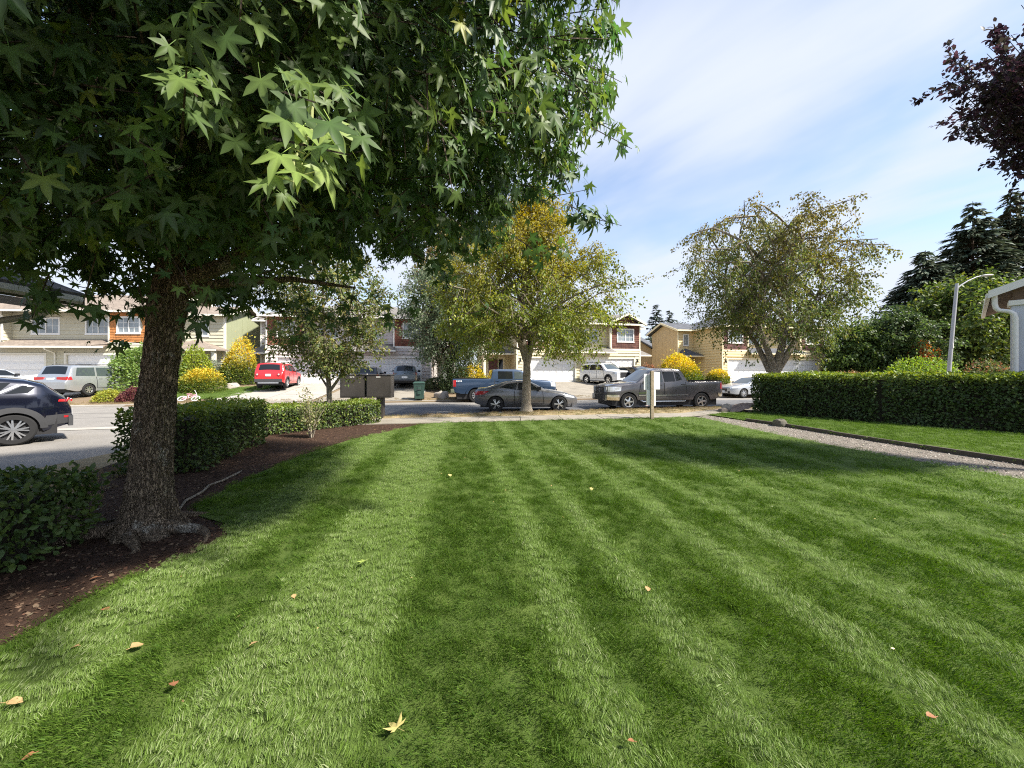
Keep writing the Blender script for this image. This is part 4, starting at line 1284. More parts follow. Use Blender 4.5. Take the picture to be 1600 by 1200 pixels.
# boxy red SUV from behind
c = Car(4.23, 1.80, [(0, .92), (.06, 1.02), (1.0, 1.10), (1.25, 1.14), (1.75, 1.58), (2.1, 1.66), (3.6, 1.66), (3.85, 1.62), (4.05, 1.16), (4.14, 1.08), (4.23, .90)],
        [(0, 1.0), (1.3, 1.08), (4.23, 1.12)], (.82, 3.38), .345, .30, .22, (.4, .14), (.35, .13), .10, .04)
def ex_red(car, B, t):
    lights(car, B, dict(side=[(.03, .8), (.4, .82), (.4, 1.0), (.03, 1.0)], end=(.62, .95, .8, 1.0)), None, (.6, .8, .98))
    mb = MB(); mb.box(4.19, 4.27, -.80, .80, .42, .62); B('rear_bumper', mb, M['cladding'])
    mb = MB(); mb.box(4.16, 4.25, -.6, .6, .33, .41); B('bumper_guard', mb, M['alloy'])
    for sd in (1, -1):
        mb = MB(); mb.lathe([(0, .0), (.11, -.005), (.13, -.03), (.13, -.1)], (4.27, sd*.62, .92), 'x', 4)
        B('tail_light', mb, M['lamp_red'])
        mb = MB(); mb.lathe([(0, .012), (.05, .01), (.055, -.02)], (4.27, sd*.62, .92), 'x', 10); B('reversing_light', mb, M['lamp_clear'])
        mb = MB()
        for w in car.wh: car.arch(mb, w, car.Ra-.01, car.Ra+.08, sd, .014)
        B('wheel_arch_cladding', mb, M['cladding'])
        mb = MB(); y = sd*.58; mb.tube([(1.9, y, 1.68), (2.0, y, 1.74), (3.5, y, 1.74), (3.6, y, 1.70)], .02, 6); B('roof_rail', mb, M['black'])
    mb = MB(); mb.box(4.235, 4.255, -.155, .155, .80, .95); B('number_plate', mb, M['plate'])
GL_SUV = [('d', [(1.45, 1.13), (2.16, 1.14), (2.14, 1.55), (1.86, 1.53)]), ('d', [(2.24, 1.14), (3.0, 1.15), (2.96, 1.56), (2.22, 1.56)]), ('d', [(3.12, 1.18), (3.68, 1.2), (3.66, 1.50), (3.08, 1.54)])]
vehicle('sport_utility', 'small boxy red sport utility car seen from behind on pale driveway', 'suv', (-16.35, 27.0, H(-16.3, 27.0)+.05), 104, c, P_red, GL_SUV, (1.3, 1.76), (3.88, 4.04),
        dict(spokes=5, style='single', rimr=.66), [[(1.3, .45), (2.18, .45), (2.18, 1.10), (1.35, 1.09)], [(2.2, .45), (2.95, .5), (3.04, 1.12), (2.2, 1.11)]], extra=ex_red, mirror=(1.5, 1.12), tyre=.2)

# white SUV with its nose to the street
c = Car(4.8, 1.93, [(0, .98), (.05, 1.08), (.9, 1.15), (1.2, 1.19), (1.8, 1.66), (2.2, 1.76), (4.1, 1.76), (4.45, 1.70), (4.68, 1.22), (4.74, 1.1), (4.8, .9)],
        [(0, 1.05), (1.3, 1.13), (4.8, 1.18)], (.9, 3.7), .37, .30, .24, (.5, .16), (.4, .12), .1, .04)
def ex_white(car, B, t):
    lights(car, B, dict(side=[(.03, .82), (.5, .84), (.5, 1.0), (.04, 1.0)], end=(.6, .96, .82, 1.0)), dict(side=[(4.6, 1.0), (4.78, 1.0), (4.74, 1.2), (4.62, 1.25)]), (.6, .55, 1.0), plate_f=.42)
    for sd in (1, -1):
        mb = MB()
        for w in car.wh: car.arch(mb, w, car.Ra-.01, car.Ra+.08, sd, .014)
        B('wheel_arch_cladding', mb, M['cladding'])
        mb = MB(); y = sd*.66; mb.tube([(2.1, y, 1.78), (2.2, y, 1.85), (4.0, y, 1.85), (4.1, y, 1.80)], .022, 6); B('roof_rail', mb, M['black'])
GL_BIG = [('d', [(1.5, 1.18), (2.3, 1.19), (2.28, 1.64), (1.92, 1.62)]), ('d', [(2.38, 1.19), (3.3, 1.20), (3.26, 1.66), (2.36, 1.65)]), ('d', [(3.4, 1.21), (4.32, 1.25), (4.22, 1.62), (3.36, 1.66)])]
DR_BIG = [[(1.4, .48), (2.33, .48), (2.33, 1.15), (1.45, 1.14)], [(2.35, .48), (3.2, .5), (3.32, 1.16), (2.35, 1.15)]]
vehicle('sport_utility', 'white sport utility car parked nose out before the garage door', 'suv', (8.0, 33.2, H(8, 33.2)+.05), -62, c, P_white, GL_BIG, (1.25, 1.82), (4.46, 4.66),
        dict(spokes=5, style='single', rimr=.66), DR_BIG, extra=ex_white, mirror=(1.6, 1.17))
vehicle('sport_utility', 'dark sport utility car mostly hidden behind the grey pickup', 'suv', (10.35, 31.5, H(10.3, 31.5)-.05), -70, c, P_dark, GL_BIG, (1.25, 1.82), (4.46, 4.66),
        dict(spokes=5, style='single', rimr=.66), DR_BIG, extra=ex_white, mirror=(1.6, 1.17))

# silver minivan from behind
c = Car(5.1, 1.93, [(0, .80), (.06, .92), (.9, 1.08), (1.15, 1.12), (2.0, 1.66), (2.4, 1.74), (4.3, 1.74), (4.7, 1.69), (4.92, 1.16), (5.0, 1.02), (5.1, .82)],
        [(0, .9), (1.2, 1.04), (5.1, 1.10)], (.95, 3.95), .335, .26, .22, (.6, .2), (.35, .10), .1, .04)
def ex_van(car, B, t):
    lights(car, B, dict(side=[(.05, .66), (.6, .72), (.6, .86), (.1, .84)], end=(.6, .98, .66, .8)), None, (.6, .5, .64))
    for sd in (1, -1):
        mb = MB(); car.side(mb, [(4.80, .92), (5.03, .90), (5.0, 1.08), (4.84, 1.10)], sd, .01); w = car.hw(5.0, .9)
        mb.box(4.97, 5.06, *sorted((sd*w*.40, sd*w*.985)), .90, 1.07); B('tail_light', mb, M['lamp_red'])
        mb = MB(); y = sd*.66; mb.tube([(2.3, y, 1.76), (2.4, y, 1.81), (4.3, y, 1.81), (4.4, y, 1.78)], .02, 6); B('roof_rail', mb, M['alloy_dark'])
    mb = MB(); mb.box(5.02, 5.14, -.9, .9, .42, .66); B('rear_bumper', mb, P_silver)
    mb = MB(); mb.box(4.98, 5.065, -.2, .2, .88, 1.03); B('number_plate', mb, M['plate'])
vehicle('minivan', 'silver minivan with wide red tail lights backed towards the street', 'minivan', (-25.5, 23.7, H(-25.5, 23.2)), 90, c, P_silver,
        [('d', [(1.75, 1.10), (2.5, 1.11), (2.48, 1.60), (2.1, 1.58)]), ('s', [(2.6, 1.11), (3.5, 1.12), (3.48, 1.62), (2.58, 1.61)]), ('s', [(3.6, 1.12), (4.62, 1.14), (4.48, 1.60), (3.58, 1.62)])], (1.25, 2.0), (4.72, 4.9),
        dict(spokes=7, style='single', rimr=.6), [[(1.5, .42), (2.54, .42), (2.54, 1.06), (1.55, 1.05)], [(2.56, .42), (3.5, .42), (3.55, 1.08), (2.56, 1.07)]], extra=ex_van, mirror=(1.8, 1.08))

# sedans
SED = [(0, .62), (.06, .72), (.8, .90), (1.3, .97), (2.0, 1.36), (2.4, 1.44), (3.1, 1.44), (3.5, 1.37), (4.15, 1.05), (4.6, 1.02), (4.72, .88)]
def sedan(name, label, loc, hd, pm, group='vehicles parked along the street'):
    c = Car(4.75, 1.82, SED, [(0, .75), (1.3, .93), (4.75, 1.0)], (.9, 3.65), .325, .25, .34, (.7, .24), (.6, .2))
    def ex(car, B, t):
        lights(car, B, dict(side=[(.06, .62), (.7, .70), (.72, .82), (.12, .76)], end=(.55, .98, .58, .70)), dict(side=[(4.35, .78), (4.72, .78), (4.68, .95), (4.3, .97)], end=(.5, 1.0, .76, .9)), (.5, .42, .64), plate_r=.62, plate_f=.34)
        for sd in (1, -1):
            mb = MB(); car.end(mb, False, *sorted((sd*.62, sd*.92)), .32, .46, .012); B('fog_light', mb, M['black'])
    return vehicle(name, label, 'car', loc, hd, c, pm, [('d', [(1.62, .98), (2.5, 1.0), (2.48, 1.34), (2.08, 1.31)]), ('d', [(2.58, 1.0), (3.4, 1.02), (3.3, 1.30), (2.56, 1.35)]), ('d', [(3.46, 1.03), (3.8, 1.06), (3.5, 1.24), (3.38, 1.28)])],
                   (1.35, 2.02), (3.52, 4.12), dict(spokes=7, style='double', rimr=.68), [[(1.45, .36), (2.53, .36), (2.53, .96), (1.5, .94)], [(2.55, .36), (3.35, .40), (3.45, .98), (2.55, .97)]], extra=ex, mirror=(1.7, .97), group=group)
sedan('sedan', 'white sedan parked before the left garage beside the silver minivan', (-28.4, 24.6, H(-28.4, 24.6)+.05), 214, P_white)
sedan('sedan', 'pale silver sedan nosing out from behind the tall hedge', (17.5, 28.0, ROAD_Z+.03), 191, P_silver2)
sedan('sedan', 'pale blue silver car at the left edge beyond the navy crossover', (-32.2, 23.6, H(-32.2, 23.6)+.05), 85, P_silver2)
# grey-blue hatchback from behind, and a dark one hidden by the mail cabinets
def hatch(label, loc, hd, pm):
    c = Car(4.0, 1.72, [(0, .72), (.06, .82), (.7, .96), (1.05, 1.02), (1.7, 1.40), (2.1, 1.48), (3.2, 1.48), (3.5, 1.42), (3.78, 1.02), (3.88, .94), (4.0, .78)],
            [(0, .85), (1.1, .98), (4.0, 1.02)], (.78, 3.3), .31, .25, .30, (.5, .2), (.45, .16), .1, .05)
    def ex(car, B, t):
        lights(car, B, dict(side=[(.05, .66), (.5, .72), (.5, .86), (.1, .84)], end=(.6, .95, .66, .82)), dict(side=[(3.62, .80), (3.92, .78), (3.88, .95), (3.66, 1.0)]), (.5, .45, .6))
        mb = MB(); mb.box(3.97, 4.05, -.74, .74, .34, .46); B('rear_bumper', mb, M['cladding'])
        for sd in (1, -1):
            mb = MB(); mb.box(3.87, 3.965, *sorted((sd*.56, sd*.74)), .80, .96); B('tail_light', mb, M['lamp_smoke'])
        mb = MB(); mb.box(3.99, 4.02, -.2, .2, .56, .70); B('number_plate', mb, M['plate'])
        mb = MB(); mb.lathe([(0, .07), (.05, .068), (.055, .0)], (3.9, 0, .88), 'x', 12); B('badge', mb, M['black'])
    return vehicle('hatchback', label, 'car', loc, hd, c, pm, [('d', [(1.4, 1.03), (2.2, 1.04), (2.18, 1.38), (1.78, 1.36)]), ('d', [(2.3, 1.04), (3.15, 1.06), (3.05, 1.36), (2.28, 1.39)])], (1.1, 1.72), (3.52, 3.76),
                   dict(spokes=5, style='single', rimr=.6), [[(1.25, .36), (2.24, .36), (2.24, 1.0), (1.3, .99)]], extra=ex, mirror=(1.5, 1.02), tyre=.19)
hatch('grey blue hatchback seen from behind next to the green wheelie bin', (-8.15, 29.6, H(-8, 29.6)+.05), 102, P_teal)
hatch('dark hatchback with only its roof showing over the brown mail cabinets', (-10.45, 28.3, H(-10.4, 28.3)+.0), 100, P_dark)
# ================================================================== VEGETATION
def rng_(seed): return np.random.default_rng(seed)
def unit(a): return a/np.maximum(np.linalg.norm(a, axis=-1, keepdims=True), 1e-9)

def star_template(fine=True, droop=.30, fold=.06, asym=0.0):
    angs = [-1.78+asym*.2, -0.90+asym*.1, asym*.1, 0.90+asym*.1, 1.78-asym*.1]; lens = [.64, .92, 1.0, .90+asym*.1, .60]
    out = []
    for i, (a, l) in enumerate(zip(angs, lens)):
        if i > 0:
            am = (angs[i-1]+a)/2; out.append((.37*math.sin(am), .37*math.cos(am)))
        if fine: out.append((.62*l*math.sin(a-.25), .62*l*math.cos(a-.25)))
        out.append((l*math.sin(a), l*math.cos(a)))
        if fine: out.append((.62*l*math.sin(a+.25), .62*l*math.cos(a+.25)))
    out = [(0, 0)] + out
    v = [(0.0, 0.12, 0.02)]
    for k, (x, y) in enumerate(out):
        r2 = x*x+y*y
        v.append((x*.88, y, -droop*r2+fold*abs(x)+.05*math.sin(k*2.3)*r2))
    n = len(out)
    f = [(0, 1+(i+1) % n, 1+i) for i in range(n)]
    k = len(v)
    v += [(-.012, 0, 0), (.012, 0, 0), (.010, -.75, -.12), (-.010, -.75, -.12)]
    f += [(k, k+1, k+2), (k, k+2, k+3)]
    return np.array(v), np.array(f)
def oval_template(w=.30, fold=.07, droop=.15):
    v = np.array([(0, 0, 0), (w*.9, .35, fold), (w*.75, .72, fold-.4*droop), (0, 1, -droop), (-w*.75, .72, fold-.4*droop), (-w*.9, .35, fold), (0, .5, 0)])
    f = np.array([(0,1,6), (1,2,6), (2,3,6), (3,4,6), (4,5,6), (5,0,6)])
    return v, f
def diamond_template(w=.32, fold=.08, droop=.1):
    v = np.array([(0, 0, 0), (w, .45, fold), (0, 1, -droop), (-w, .45, fold)]); f = np.array([(0,1,2), (0,2,3)])
    return v, f
VEIN = np.array([1.35, 1.45]+[1.12, .88, 1.12, .8, ]*0+[(.86, 1.12, .86)[i % 4] if i % 4 < 3 else .80 for i in range(19)]+[1.8]*4)
STARS = [star_template(True, .12, .10, .3), star_template(True, .32, .05, -.2), star_template(True, .60, .16, .1), star_template(True, .22, .32, -.4)]
STAR, STAR_L, OVAL, DIA = star_template(True), star_template(False), oval_template(), diamond_template()
NEEDLE = (np.array([(-.16, 0, 0), (.16, 0, 0), (.15, .6, .02), (0, 1, -.06), (-.15, .6, .02)]), np.array([(0,1,2), (0,2,4), (4,2,3)]))

def leaves(name, pos, tip, nrm, size, tmpl, col, mat, parent=None, kind='stuff', width=None, vcol=None, smooth=False):
    tv, tf = tmpl
    n = len(pos)
    t = unit(tip); s = unit(np.cross(t, nrm)); nn = np.cross(s, t)
    sc = size[:, None, None]
    w = sc if width is None else (size*width)[:, None, None]
    v = pos[:, None, :] + (tv[None, :, 0:1]*w)*s[:, None, :] + (tv[None, :, 1:2]*sc)*t[:, None, :] + (tv[None, :, 2:3]*sc)*nn[:, None, :]
    k = len(tv)
    f = tf[None] + (np.arange(n)*k)[:, None, None]
    c = np.repeat(col, k, axis=0)*(np.tile(vcol, n)[:, None] if vcol is not None else 1)
    return np_mesh(name, v.reshape(-1, 3), f.reshape(-1), 3, mat, parent, c, kind, smooth)

def palette(rng, n, cols, w=None, jit=.18):
    cols = np.array(cols); idx = rng.choice(len(cols), n, p=w)
    c = cols[idx]*(1+rng.normal(0, jit, (n, 1)))
    c[:, 0] *= 1+rng.normal(0, .07, n)
    c *= 1.25
    return np.clip(c, .004, .9)

def blobs(rng, dirs, seedn=7, amp=.14, k=9):
    """lumpy multiplier by direction"""
    c = unit(rng.normal(size=(k, 3))); a = rng.uniform(.4, 1, k)
    d = dirs @ c.T
    return 1 + amp*(np.sum(a*np.exp(-(1-d)*7), axis=1)*1.5-.8)

def grow(name, label, cat, base, seed, stems, limbs, env, leaf, cols, bark, group=None, twig=(9, .9, 40), tmpl=DIA, lmat=None, droop=0.3, weights=None, sph=.13, upb=.35, tint=None, limb_r=.045, leafdir=.5):
    """stems: list of (points rel. to base, r0, r1). limbs: n per tree. env: (z0, z1, fn(h 0..1, phi)->radius). leaf: (size, var)"""
    rng = rng_(seed); t = thing(name, label, cat, base, 0, group)
    mb = MB()
    sp = []
    for pts, r0, r1 in stems:
        pts = [Vector(p) for p in pts]; k = len(pts)
        mb.tube(pts, [r0+(r1-r0)*i/(k-1) for i in range(k)], 12, cap=True)
        sp.append(pts)
    # flare at the foot
    f0 = stems[0]
    mb.lathe([(f0[1]*1.0, .28), (f0[1]*1.15, .12), (f0[1]*1.55, -.03)], (f0[0][0][0], f0[0][0][1], 0), n=12)
    mb.build('trunk', bark, t, 60)
    mb = MB()
    z0, z1, fn = env
    LP, LT, LC = [], [], []
    for i in range(limbs):
        pts = sp[i % len(sp)]
        h = (i+.5)/limbs; h = h**.9
        phi = i*2.39996 + rng.normal(0, .25)
        ze = z0+(z1-z0)*h
        rad = fn(h, phi)*rng.uniform(.82, 1.06)
        # where it leaves the stem
        zs = ze - rad*upb - rng.uniform(.1, .5)
        zt_ = pts[-1].z
        zs = min(max(zs, pts[0].z+(zt_-pts[0].z)*.35), zt_*.985)
        a = None
        for q in range(len(pts)-1):
            if pts[q].z <= zs <= pts[q+1].z:
                u = (zs-pts[q].z)/max(1e-6, pts[q+1].z-pts[q].z); a = pts[q].lerp(pts[q+1], u)
        if a is None: a = pts[-1].copy()
        e = Vector((math.cos(phi)*rad, math.sin(phi)*rad, ze))
        L = (e-a).length
        lp = []
        for q in range(6):
            u = q/5
            p = a.lerp(e, u); p.z += math.sin(PI*u)*L*.10*(1 if droop < .6 else 1.6)
            if 0 < q: p += Vector(rng.normal(0, .035*L, 3))
            lp.append(p)
        lr = max(.012, limb_r*L/3)
        mb.tube(lp, [lr*(1-.8*q/5) for q in range(6)], 5, cap=False)
        nt, tl, nl = twig
        for q in range(nt):
            u = .22+.78*(q+rng.uniform(0, 1))/nt
            fi = min(4, int(u*5)); p = lp[fi].lerp(lp[fi+1], u*5-fi)
            d = (lp[fi+1]-lp[fi]).normalized()
            r = Vector(rng.normal(0, 1, 3)); r -= d*r.dot(d); r.normalize()
            td = (d*rng.uniform(.3, .9) + r*.9 + Vector((0, 0, -droop*rng.uniform(.3, 1.2)))).normalized()
            ln = tl*rng.uniform(.6, 1.25)*(1.15-.45*u)
            e2 = p+td*ln + Vector((0, 0, -droop*ln*.5))
            m2 = p.lerp(e2, .5)+Vector((0, 0, droop*ln*.12))
            mb.tube([p, m2, e2], [.010, .007, .003], 3, cap=False)
            nn = int(nl*rng.uniform(.7, 1.2))
            uu = rng.uniform(.1, 1.05, nn)[:, None]
            P_, M_, E_ = np.array(p), np.array(m2), np.array(e2)
            pp = (1-uu)**2*P_ + 2*uu*(1-uu)*M_ + uu**2*E_ + rng.normal(0, sph, (nn, 3))
            tt = np.array(td)*leafdir + rng.normal(0, .55, (nn, 3)) + np.array((0, 0, -.35-droop*.5))
            LP.append(pp); LT.append(tt); LC.append(np.full(nn, rng.normal(0, 1)))
    mb.build('branch', bark, t, None, kind='stuff')
    LP, LT, LC = np.vstack(LP), np.vstack(LT), np.concatenate(LC)
    n = len(LP)
    nr = np.zeros((n, 3)); nr[:, 2] = 1; nr += rng.normal(0, .6, (n, 3))
    col = palette(rng, n, cols, weights)
    col *= np.clip(1+LC*.12, .6, 1.5)[:, None]
    if tint is not None: col = tint(LP, col, rng)
    leaves('crown', LP, LT, nr, leaf[0]*rng.uniform(1-leaf[1], 1+leaf[1], n), tmpl, np.clip(col, .004, .8), lmat or M['leaf'], t)
    return t

def stem(*pts): return [Vector(p) for p in pts]

G_MID = [(.055, .095, .022), (.045, .080, .018), (.075, .115, .028)]
G_DARK = [(.026, .050, .018), (.034, .062, .022), (.045, .075, .028)]

# slender street tree with yellowing crown (in the planting strip, in front of the coupe)
def autumn(P, col, rng):
    k = np.clip((P[:, 2]-4.0)/4.2 + .16*np.sin(P[:, 0]*1.7+P[:, 2]*1.1) + .16*np.sin(P[:, 1]*2.1+1) + rng.normal(0, .14, len(P)), 0, 1)
    k = k[:, None]
    y = np.array([(.32, .24, .035)])*(1+rng.normal(0, .22, (len(P), 1)))
    return col*(1-k*.7) + y*k*.7
def env4(h, phi): return (3.0+1.5*math.sin(min(1, h*1.9)*PI*.5))*(1 if h < .35 else max(.12, 1-((h-.35)/.65)**1.25))*1.0
grow('street_tree', 'street tree with yellowing green crown growing in front of the grey coupe', 'tree', (.6, 16.0, .05), 21,
     [(stem((0,0,-.1), (0,0,.9), (.02,.02,1.7), (.0,0,2.3), (-.2,.05,3.4), (-.15,0,5.2), (0,0,7.4)), .21, .045), (stem((.02,0,1.9), (.22,.05,2.7), (.45,0,4.0), (.75,.1,5.8)), .13, .03), (stem((0,0,2.0), (-.3,-.05,2.9), (-.7,0,4.2), (-1.2,0,5.4)), .11, .03), (stem((0,.05,2.1), (.15,.3,3.0), (.3,.8,4.6)), .10, .03)],
     78, (2.5, 9.2, env4), (.10, .3), [(.15, .185, .03), (.125, .165, .028), (.18, .195, .034), (.10, .14, .026)], M['bark_grey'], 'street trees', twig=(15, 1.1, 66), tint=autumn, droop=.35, sph=.10)

# multi stemmed weeping street tree at the right
def autumn5(P, col, rng):
    k = np.clip((P[:, 2]-4.6)/3.6*.7 + .38*np.sin(P[:, 0]*.9+.5)*np.cos(P[:, 2]*.9) + rng.normal(0, .12, len(P)), 0, 1)[:, None]
    y = np.array([(.27, .175, .04)])*(1+rng.normal(0, .25, (len(P), 1)))
    return col*(1-k*.45)+y*k*.45
def env5(h, phi): return 4.5*(.97-.06*math.cos(phi))*(math.sin(min(1, .42+h*.75)*PI*.5)) * (1 if h < .5 else max(.32, 1-((h-.5)/.5)**2*.62))*(1+.12*math.sin(phi*3+h*5))
grow('street_tree', 'broad weeping street tree with forked pale trunk behind the tall hedge', 'tree', (12.6, 18.55, .05), 41,
     [(stem((0,0,-.1), (0,0,1.0), (.02,0,1.9), (-.25,0,2.7), (-.75,.1,4.4), (-1.3, .2, 6.6)), .27, .045), (stem((.05,0,1.6), (.35,0,2.6), (.7,-.1,4.3), (.9,-.1,8.0)), .22, .04), (stem((.1,0,1.6), (.75,0,2.6), (1.6,.1,4.0), (2.6,.1,6.2)), .20, .04), (stem((-.05,.1,1.7), (-.5,.5,3.1), (-1.4,.8,4.6)), .17, .03)],
     60, (3.9, 9.5, env5), (.115, .3), [(.075, .11, .028), (.095, .125, .032), (.13, .14, .034), (.055, .085, .025)], M['bark_birch'], 'street trees', twig=(14, 1.35, 46), tint=autumn5, droop=.95, sph=.09, upb=.45)

# young ash in the mulch bed
def env3(h, phi): return 1.9*(math.sin((.18+.82*min(1, h*1.15))*PI*.62))*(1 if h < .7 else max(.2, 1-((h-.7)/.3)**2*.7))*(1+.18*math.sin(phi*2+h*6))
grow('young_tree', 'young slim trunked tree with airy green crown in the mulch bed', 'tree', (-5.6, 11.75, 0), 52,
     [(stem((0,0,-.1), (.02,0,.7), (-.02,0,1.5), (-.1,0,2.4), (-.2,0,3.9), (-.1,0,5.1)), .095, .02), (stem((0,0,1.05), (.3,.05,1.5), (.75,.1,2.2), (1.1,.1,3.2)), .05, .012), (stem((0,0,1.15), (-.3,0,1.6), (-.8,.1,2.1)), .04, .012)],
     50, (1.75, 5.5, env3), (.095, .3), [(.10, .135, .042), (.08, .115, .035), (.13, .15, .05), (.17, .16, .045)], M['bark_grey'], None, twig=(11, .62, 30), droop=.3, sph=.075, limb_r=.03)

# dense silvery maple across the street
def env2(h, phi): return 4.1*(math.sin((.22+.78*min(1, h*1.3))*PI*.55))*(1 if h < .55 else max(.2, 1-((h-.55)/.45)**1.7*.8))*(1+.14*math.sin(phi*3+h*7))
grow('broadleaf_tree', 'dense grey green broadleaf tree beside the green wheelie bin across the street', 'tree', (-4.6, 28.2, .45), 61,
     [(stem((0,0,-.2), (0,0,1.2), (.1,0,3), (0,0,6), (.1,0,8.2)), .24, .05), (stem((0,0,1.6), (-.6,0,3), (-1.6,.2,5)), .14, .03), (stem((0,0,1.6), (.7,-.3,3), (1.7,-.4,5)), .14, .03)],
     62, (2.6, 9.6, env2), (.17, .3), [(.09, .125, .065), (.07, .10, .05), (.12, .15, .09), (.16, .19, .12)], M['bark_brown'], None, twig=(13, 1.5, 34), droop=.45, sph=.16)

# pale tall tree far behind the street tree
def envt(h, phi): return 4.4*math.sin((.15+.85*h)*PI*.9)*(1+.1*math.sin(phi*3))+.4
grow('broadleaf_tree', 'tall pale yellow tree far behind the cream duplex', 'tree', (-7.2, 47, .9), 71, [(stem((0,0,0), (0,0,6), (0,0,17)), .3, .08)], 44, (6, 20, envt), (.42, .3), [(.22, .17, .07), (.25, .20, .09), (.16, .15, .05)], M['bark_brown'], None, twig=(8, 2.2, 22), droop=.2, sph=.3)

def round_tree(name, label, loc, h, r, seed, cols, leafsize=.3, zb=.22, group=None, n=46, tw=(9, 1.6, 28), sq=1.0):
    def e(hh, phi): return r*math.sin((.25+.75*min(1, hh*1.25))*PI*.55)*(1 if hh < .5 else max(.15, 1-((hh-.5)/.5)**2*.85))*(1+.12*math.sin(phi*3+hh*5+seed))
    return grow(name, label, 'tree', loc, seed, [(stem((0,0,-.3), (.05,0,h*.25), (0,0,h*.5), (.1,0,h*.9)), .03*h, .05)], n, (h*zb, h*.97, e), (leafsize, .3), cols, M['bark_brown'], group, twig=tw, droop=.35, sph=leafsize*.8)
gB = 'broadleaf trees behind the tall hedge'
round_tree('broadleaf_tree', 'large dense green tree behind the street lamp pole', (47.0, 39.5, .9), 10.6, 7.4, 81, [(.055, .085, .02), (.075, .115, .026), (.04, .066, .018), (.12, .15, .03)], .34, .10, gB, 64, (13, 2.0, 32))
round_tree('broadleaf_tree', 'dark green tree between the weeping street tree and the lamp', (40.5, 41.0, .9), 7.0, 4.3, 82, [(.030, .052, .018), (.042, .07, .022), (.06, .09, .025)], .30, .12, gB, 50, (10, 1.6, 30))
round_tree('broadleaf_tree', 'bright green rounded tree at the right end of the yellow duplex', (33.6, 37.8, .9), 5.6, 3.0, 83, [(.06, .10, .022), (.08, .125, .03), (.045, .075, .02)], .24, .06, gB, 50, (10, 1.2, 32))
round_tree('broadleaf_tree', 'mid green full tree close beside the yellow duplex end wall', (36.6, 36.0, .9), 6.4, 3.2, 84, [(.05, .082, .024), (.065, .10, .03), (.035, .06, .02)], .25, .05, gB, 50, (10, 1.3, 32))
round_tree('broadleaf_tree', 'tall dark tree at the right edge under the conifers', (55, 40, .9), 9.5, 6.0, 85, [(.035, .058, .018), (.05, .08, .022)], .34, .10, gB, 46, (10, 1.9, 28))
round_tree('small_tree', 'small orange leaved tree beside the street lamp', (36.6, 34.3, .9), 3.6, 1.0, 86, [(.40, .15, .035), (.32, .10, .03), (.24, .16, .04)], .16, .1, None, 26, (7, .6, 24))
for i, (x, y, h, r, lb) in enumerate([(-62, 70, 12, 5, 'far bare looking tree over the left edge of the khaki roof'), (-46, 75, 11, 5, 'far green tree peeking over the low brown hip roof'), (28, 66, 9.5, 4.5, 'far green tree behind the gap between cream and yellow duplexes')]):
    round_tree('far_tree', lb, (x, y, .9), h, r, 90+i, [(.06, .07, .04), (.05, .062, .035)], .4, .2, None, 34, (8, 1.6, 20))

# conifers
def conifer(label, loc, h, rmax, seed, cols, group, zb=.08, lv=46, per=11):
    rng = rng_(seed); t = thing('conifer_tree', label, 'tree', loc, 0, group)
    mb = MB(); mb.tube([(0, 0, -.5), (0, 0, h*.5), (0, 0, h)], [h*.014, h*.008, .03], 7); mb.build('trunk', M['bark_brown'], t, 60)
    LP, LT, LN = [], [], []
    mb = MB()
    for i in range(lv):
        f = i/(lv-1); z = h*(zb+(1-zb)*f)*.985
        for k in range(per if f < .85 else 5):
            phi = rng.uniform(0, 2*PI)
            L = rmax*((1-f)**.80)*rng.uniform(.55, 1.15)+.25
            d = np.array((math.cos(phi), math.sin(phi), 0)); s = np.array((-d[1], d[0], 0))
            dz = -.22*L*rng.uniform(.4, 1.3)
            up = .10*L
            m = max(8, int(L*13))
            u = rng.uniform(.15, 1, m)[:, None]
            c = np.array((0, 0, z)) + d*L*u + np.array((0, 0, 1))*(dz*u + up*u*u)
            sd = rng.choice([-1, 1], m)[:, None]
            LP.append(c+rng.normal(0, .06, (m, 3))); LT.append(d*rng.uniform(.4, 1, (m, 1)) + s*sd*rng.uniform(.2, 1, (m, 1))*(1.1-u) + np.array((0, 0, -.28))+rng.normal(0, .12, (m, 3)))
            LN.append(np.tile(np.array((0, 0, 1.0)), (m, 1))+rng.normal(0, .25, (m, 3)))
            mb.tube([(0, 0, z), tuple(d*L*.5+np.array((0, 0, z+dz*.5+up*.25))), tuple(d*L*.95+np.array((0, 0, z+(dz+up)*.95)))], [.06, .04, .01], 3, cap=False)
    mb.build('branch', M['bark_brown'], t, None, kind='stuff')
    LP, LT, LN = np.vstack(LP), np.vstack(LT), np.vstack(LN)
    n = len(LP)
    leaves('needles', LP, LT, LN, rng.uniform(.6, 1.1, n)*(.70+.04*rmax), NEEDLE, palette(rng, n, cols), M['needle'], t, width=.9)
    return t
CON = [(.048, .068, .044), (.062, .082, .05), (.08, .098, .058)]
gC = 'tall conifers behind the street lamp'
conifer('narrow dark conifer standing lowest and furthest left of the big conifers', (56.0, 52, .9), 17.5, 8.0, 101, CON, gC)
conifer('tall dark conifer with its tip above the street lamp head', (66.0, 55, .9), 25.5, 9.2, 102, CON, gC)
conifer('tallest dark conifer with brownish lower boughs', (74.0, 57, .9), 28.0, 9.6, 103, CON+[(.06, .05, .025)], gC)
conifer('broad dark conifer at the right edge above the white bargeboard', (81.0, 56, .9), 27.0, 10.0, 104, CON, gC)
conifer('dark conifer rising furthest right and highest', (87.0, 54, .9), 30.5, 10.0, 105, CON, gC)
gD = 'distant conifers between the duplexes'
CON2 = [(.05, .07, .055), (.06, .08, .06), (.04, .06, .048)]
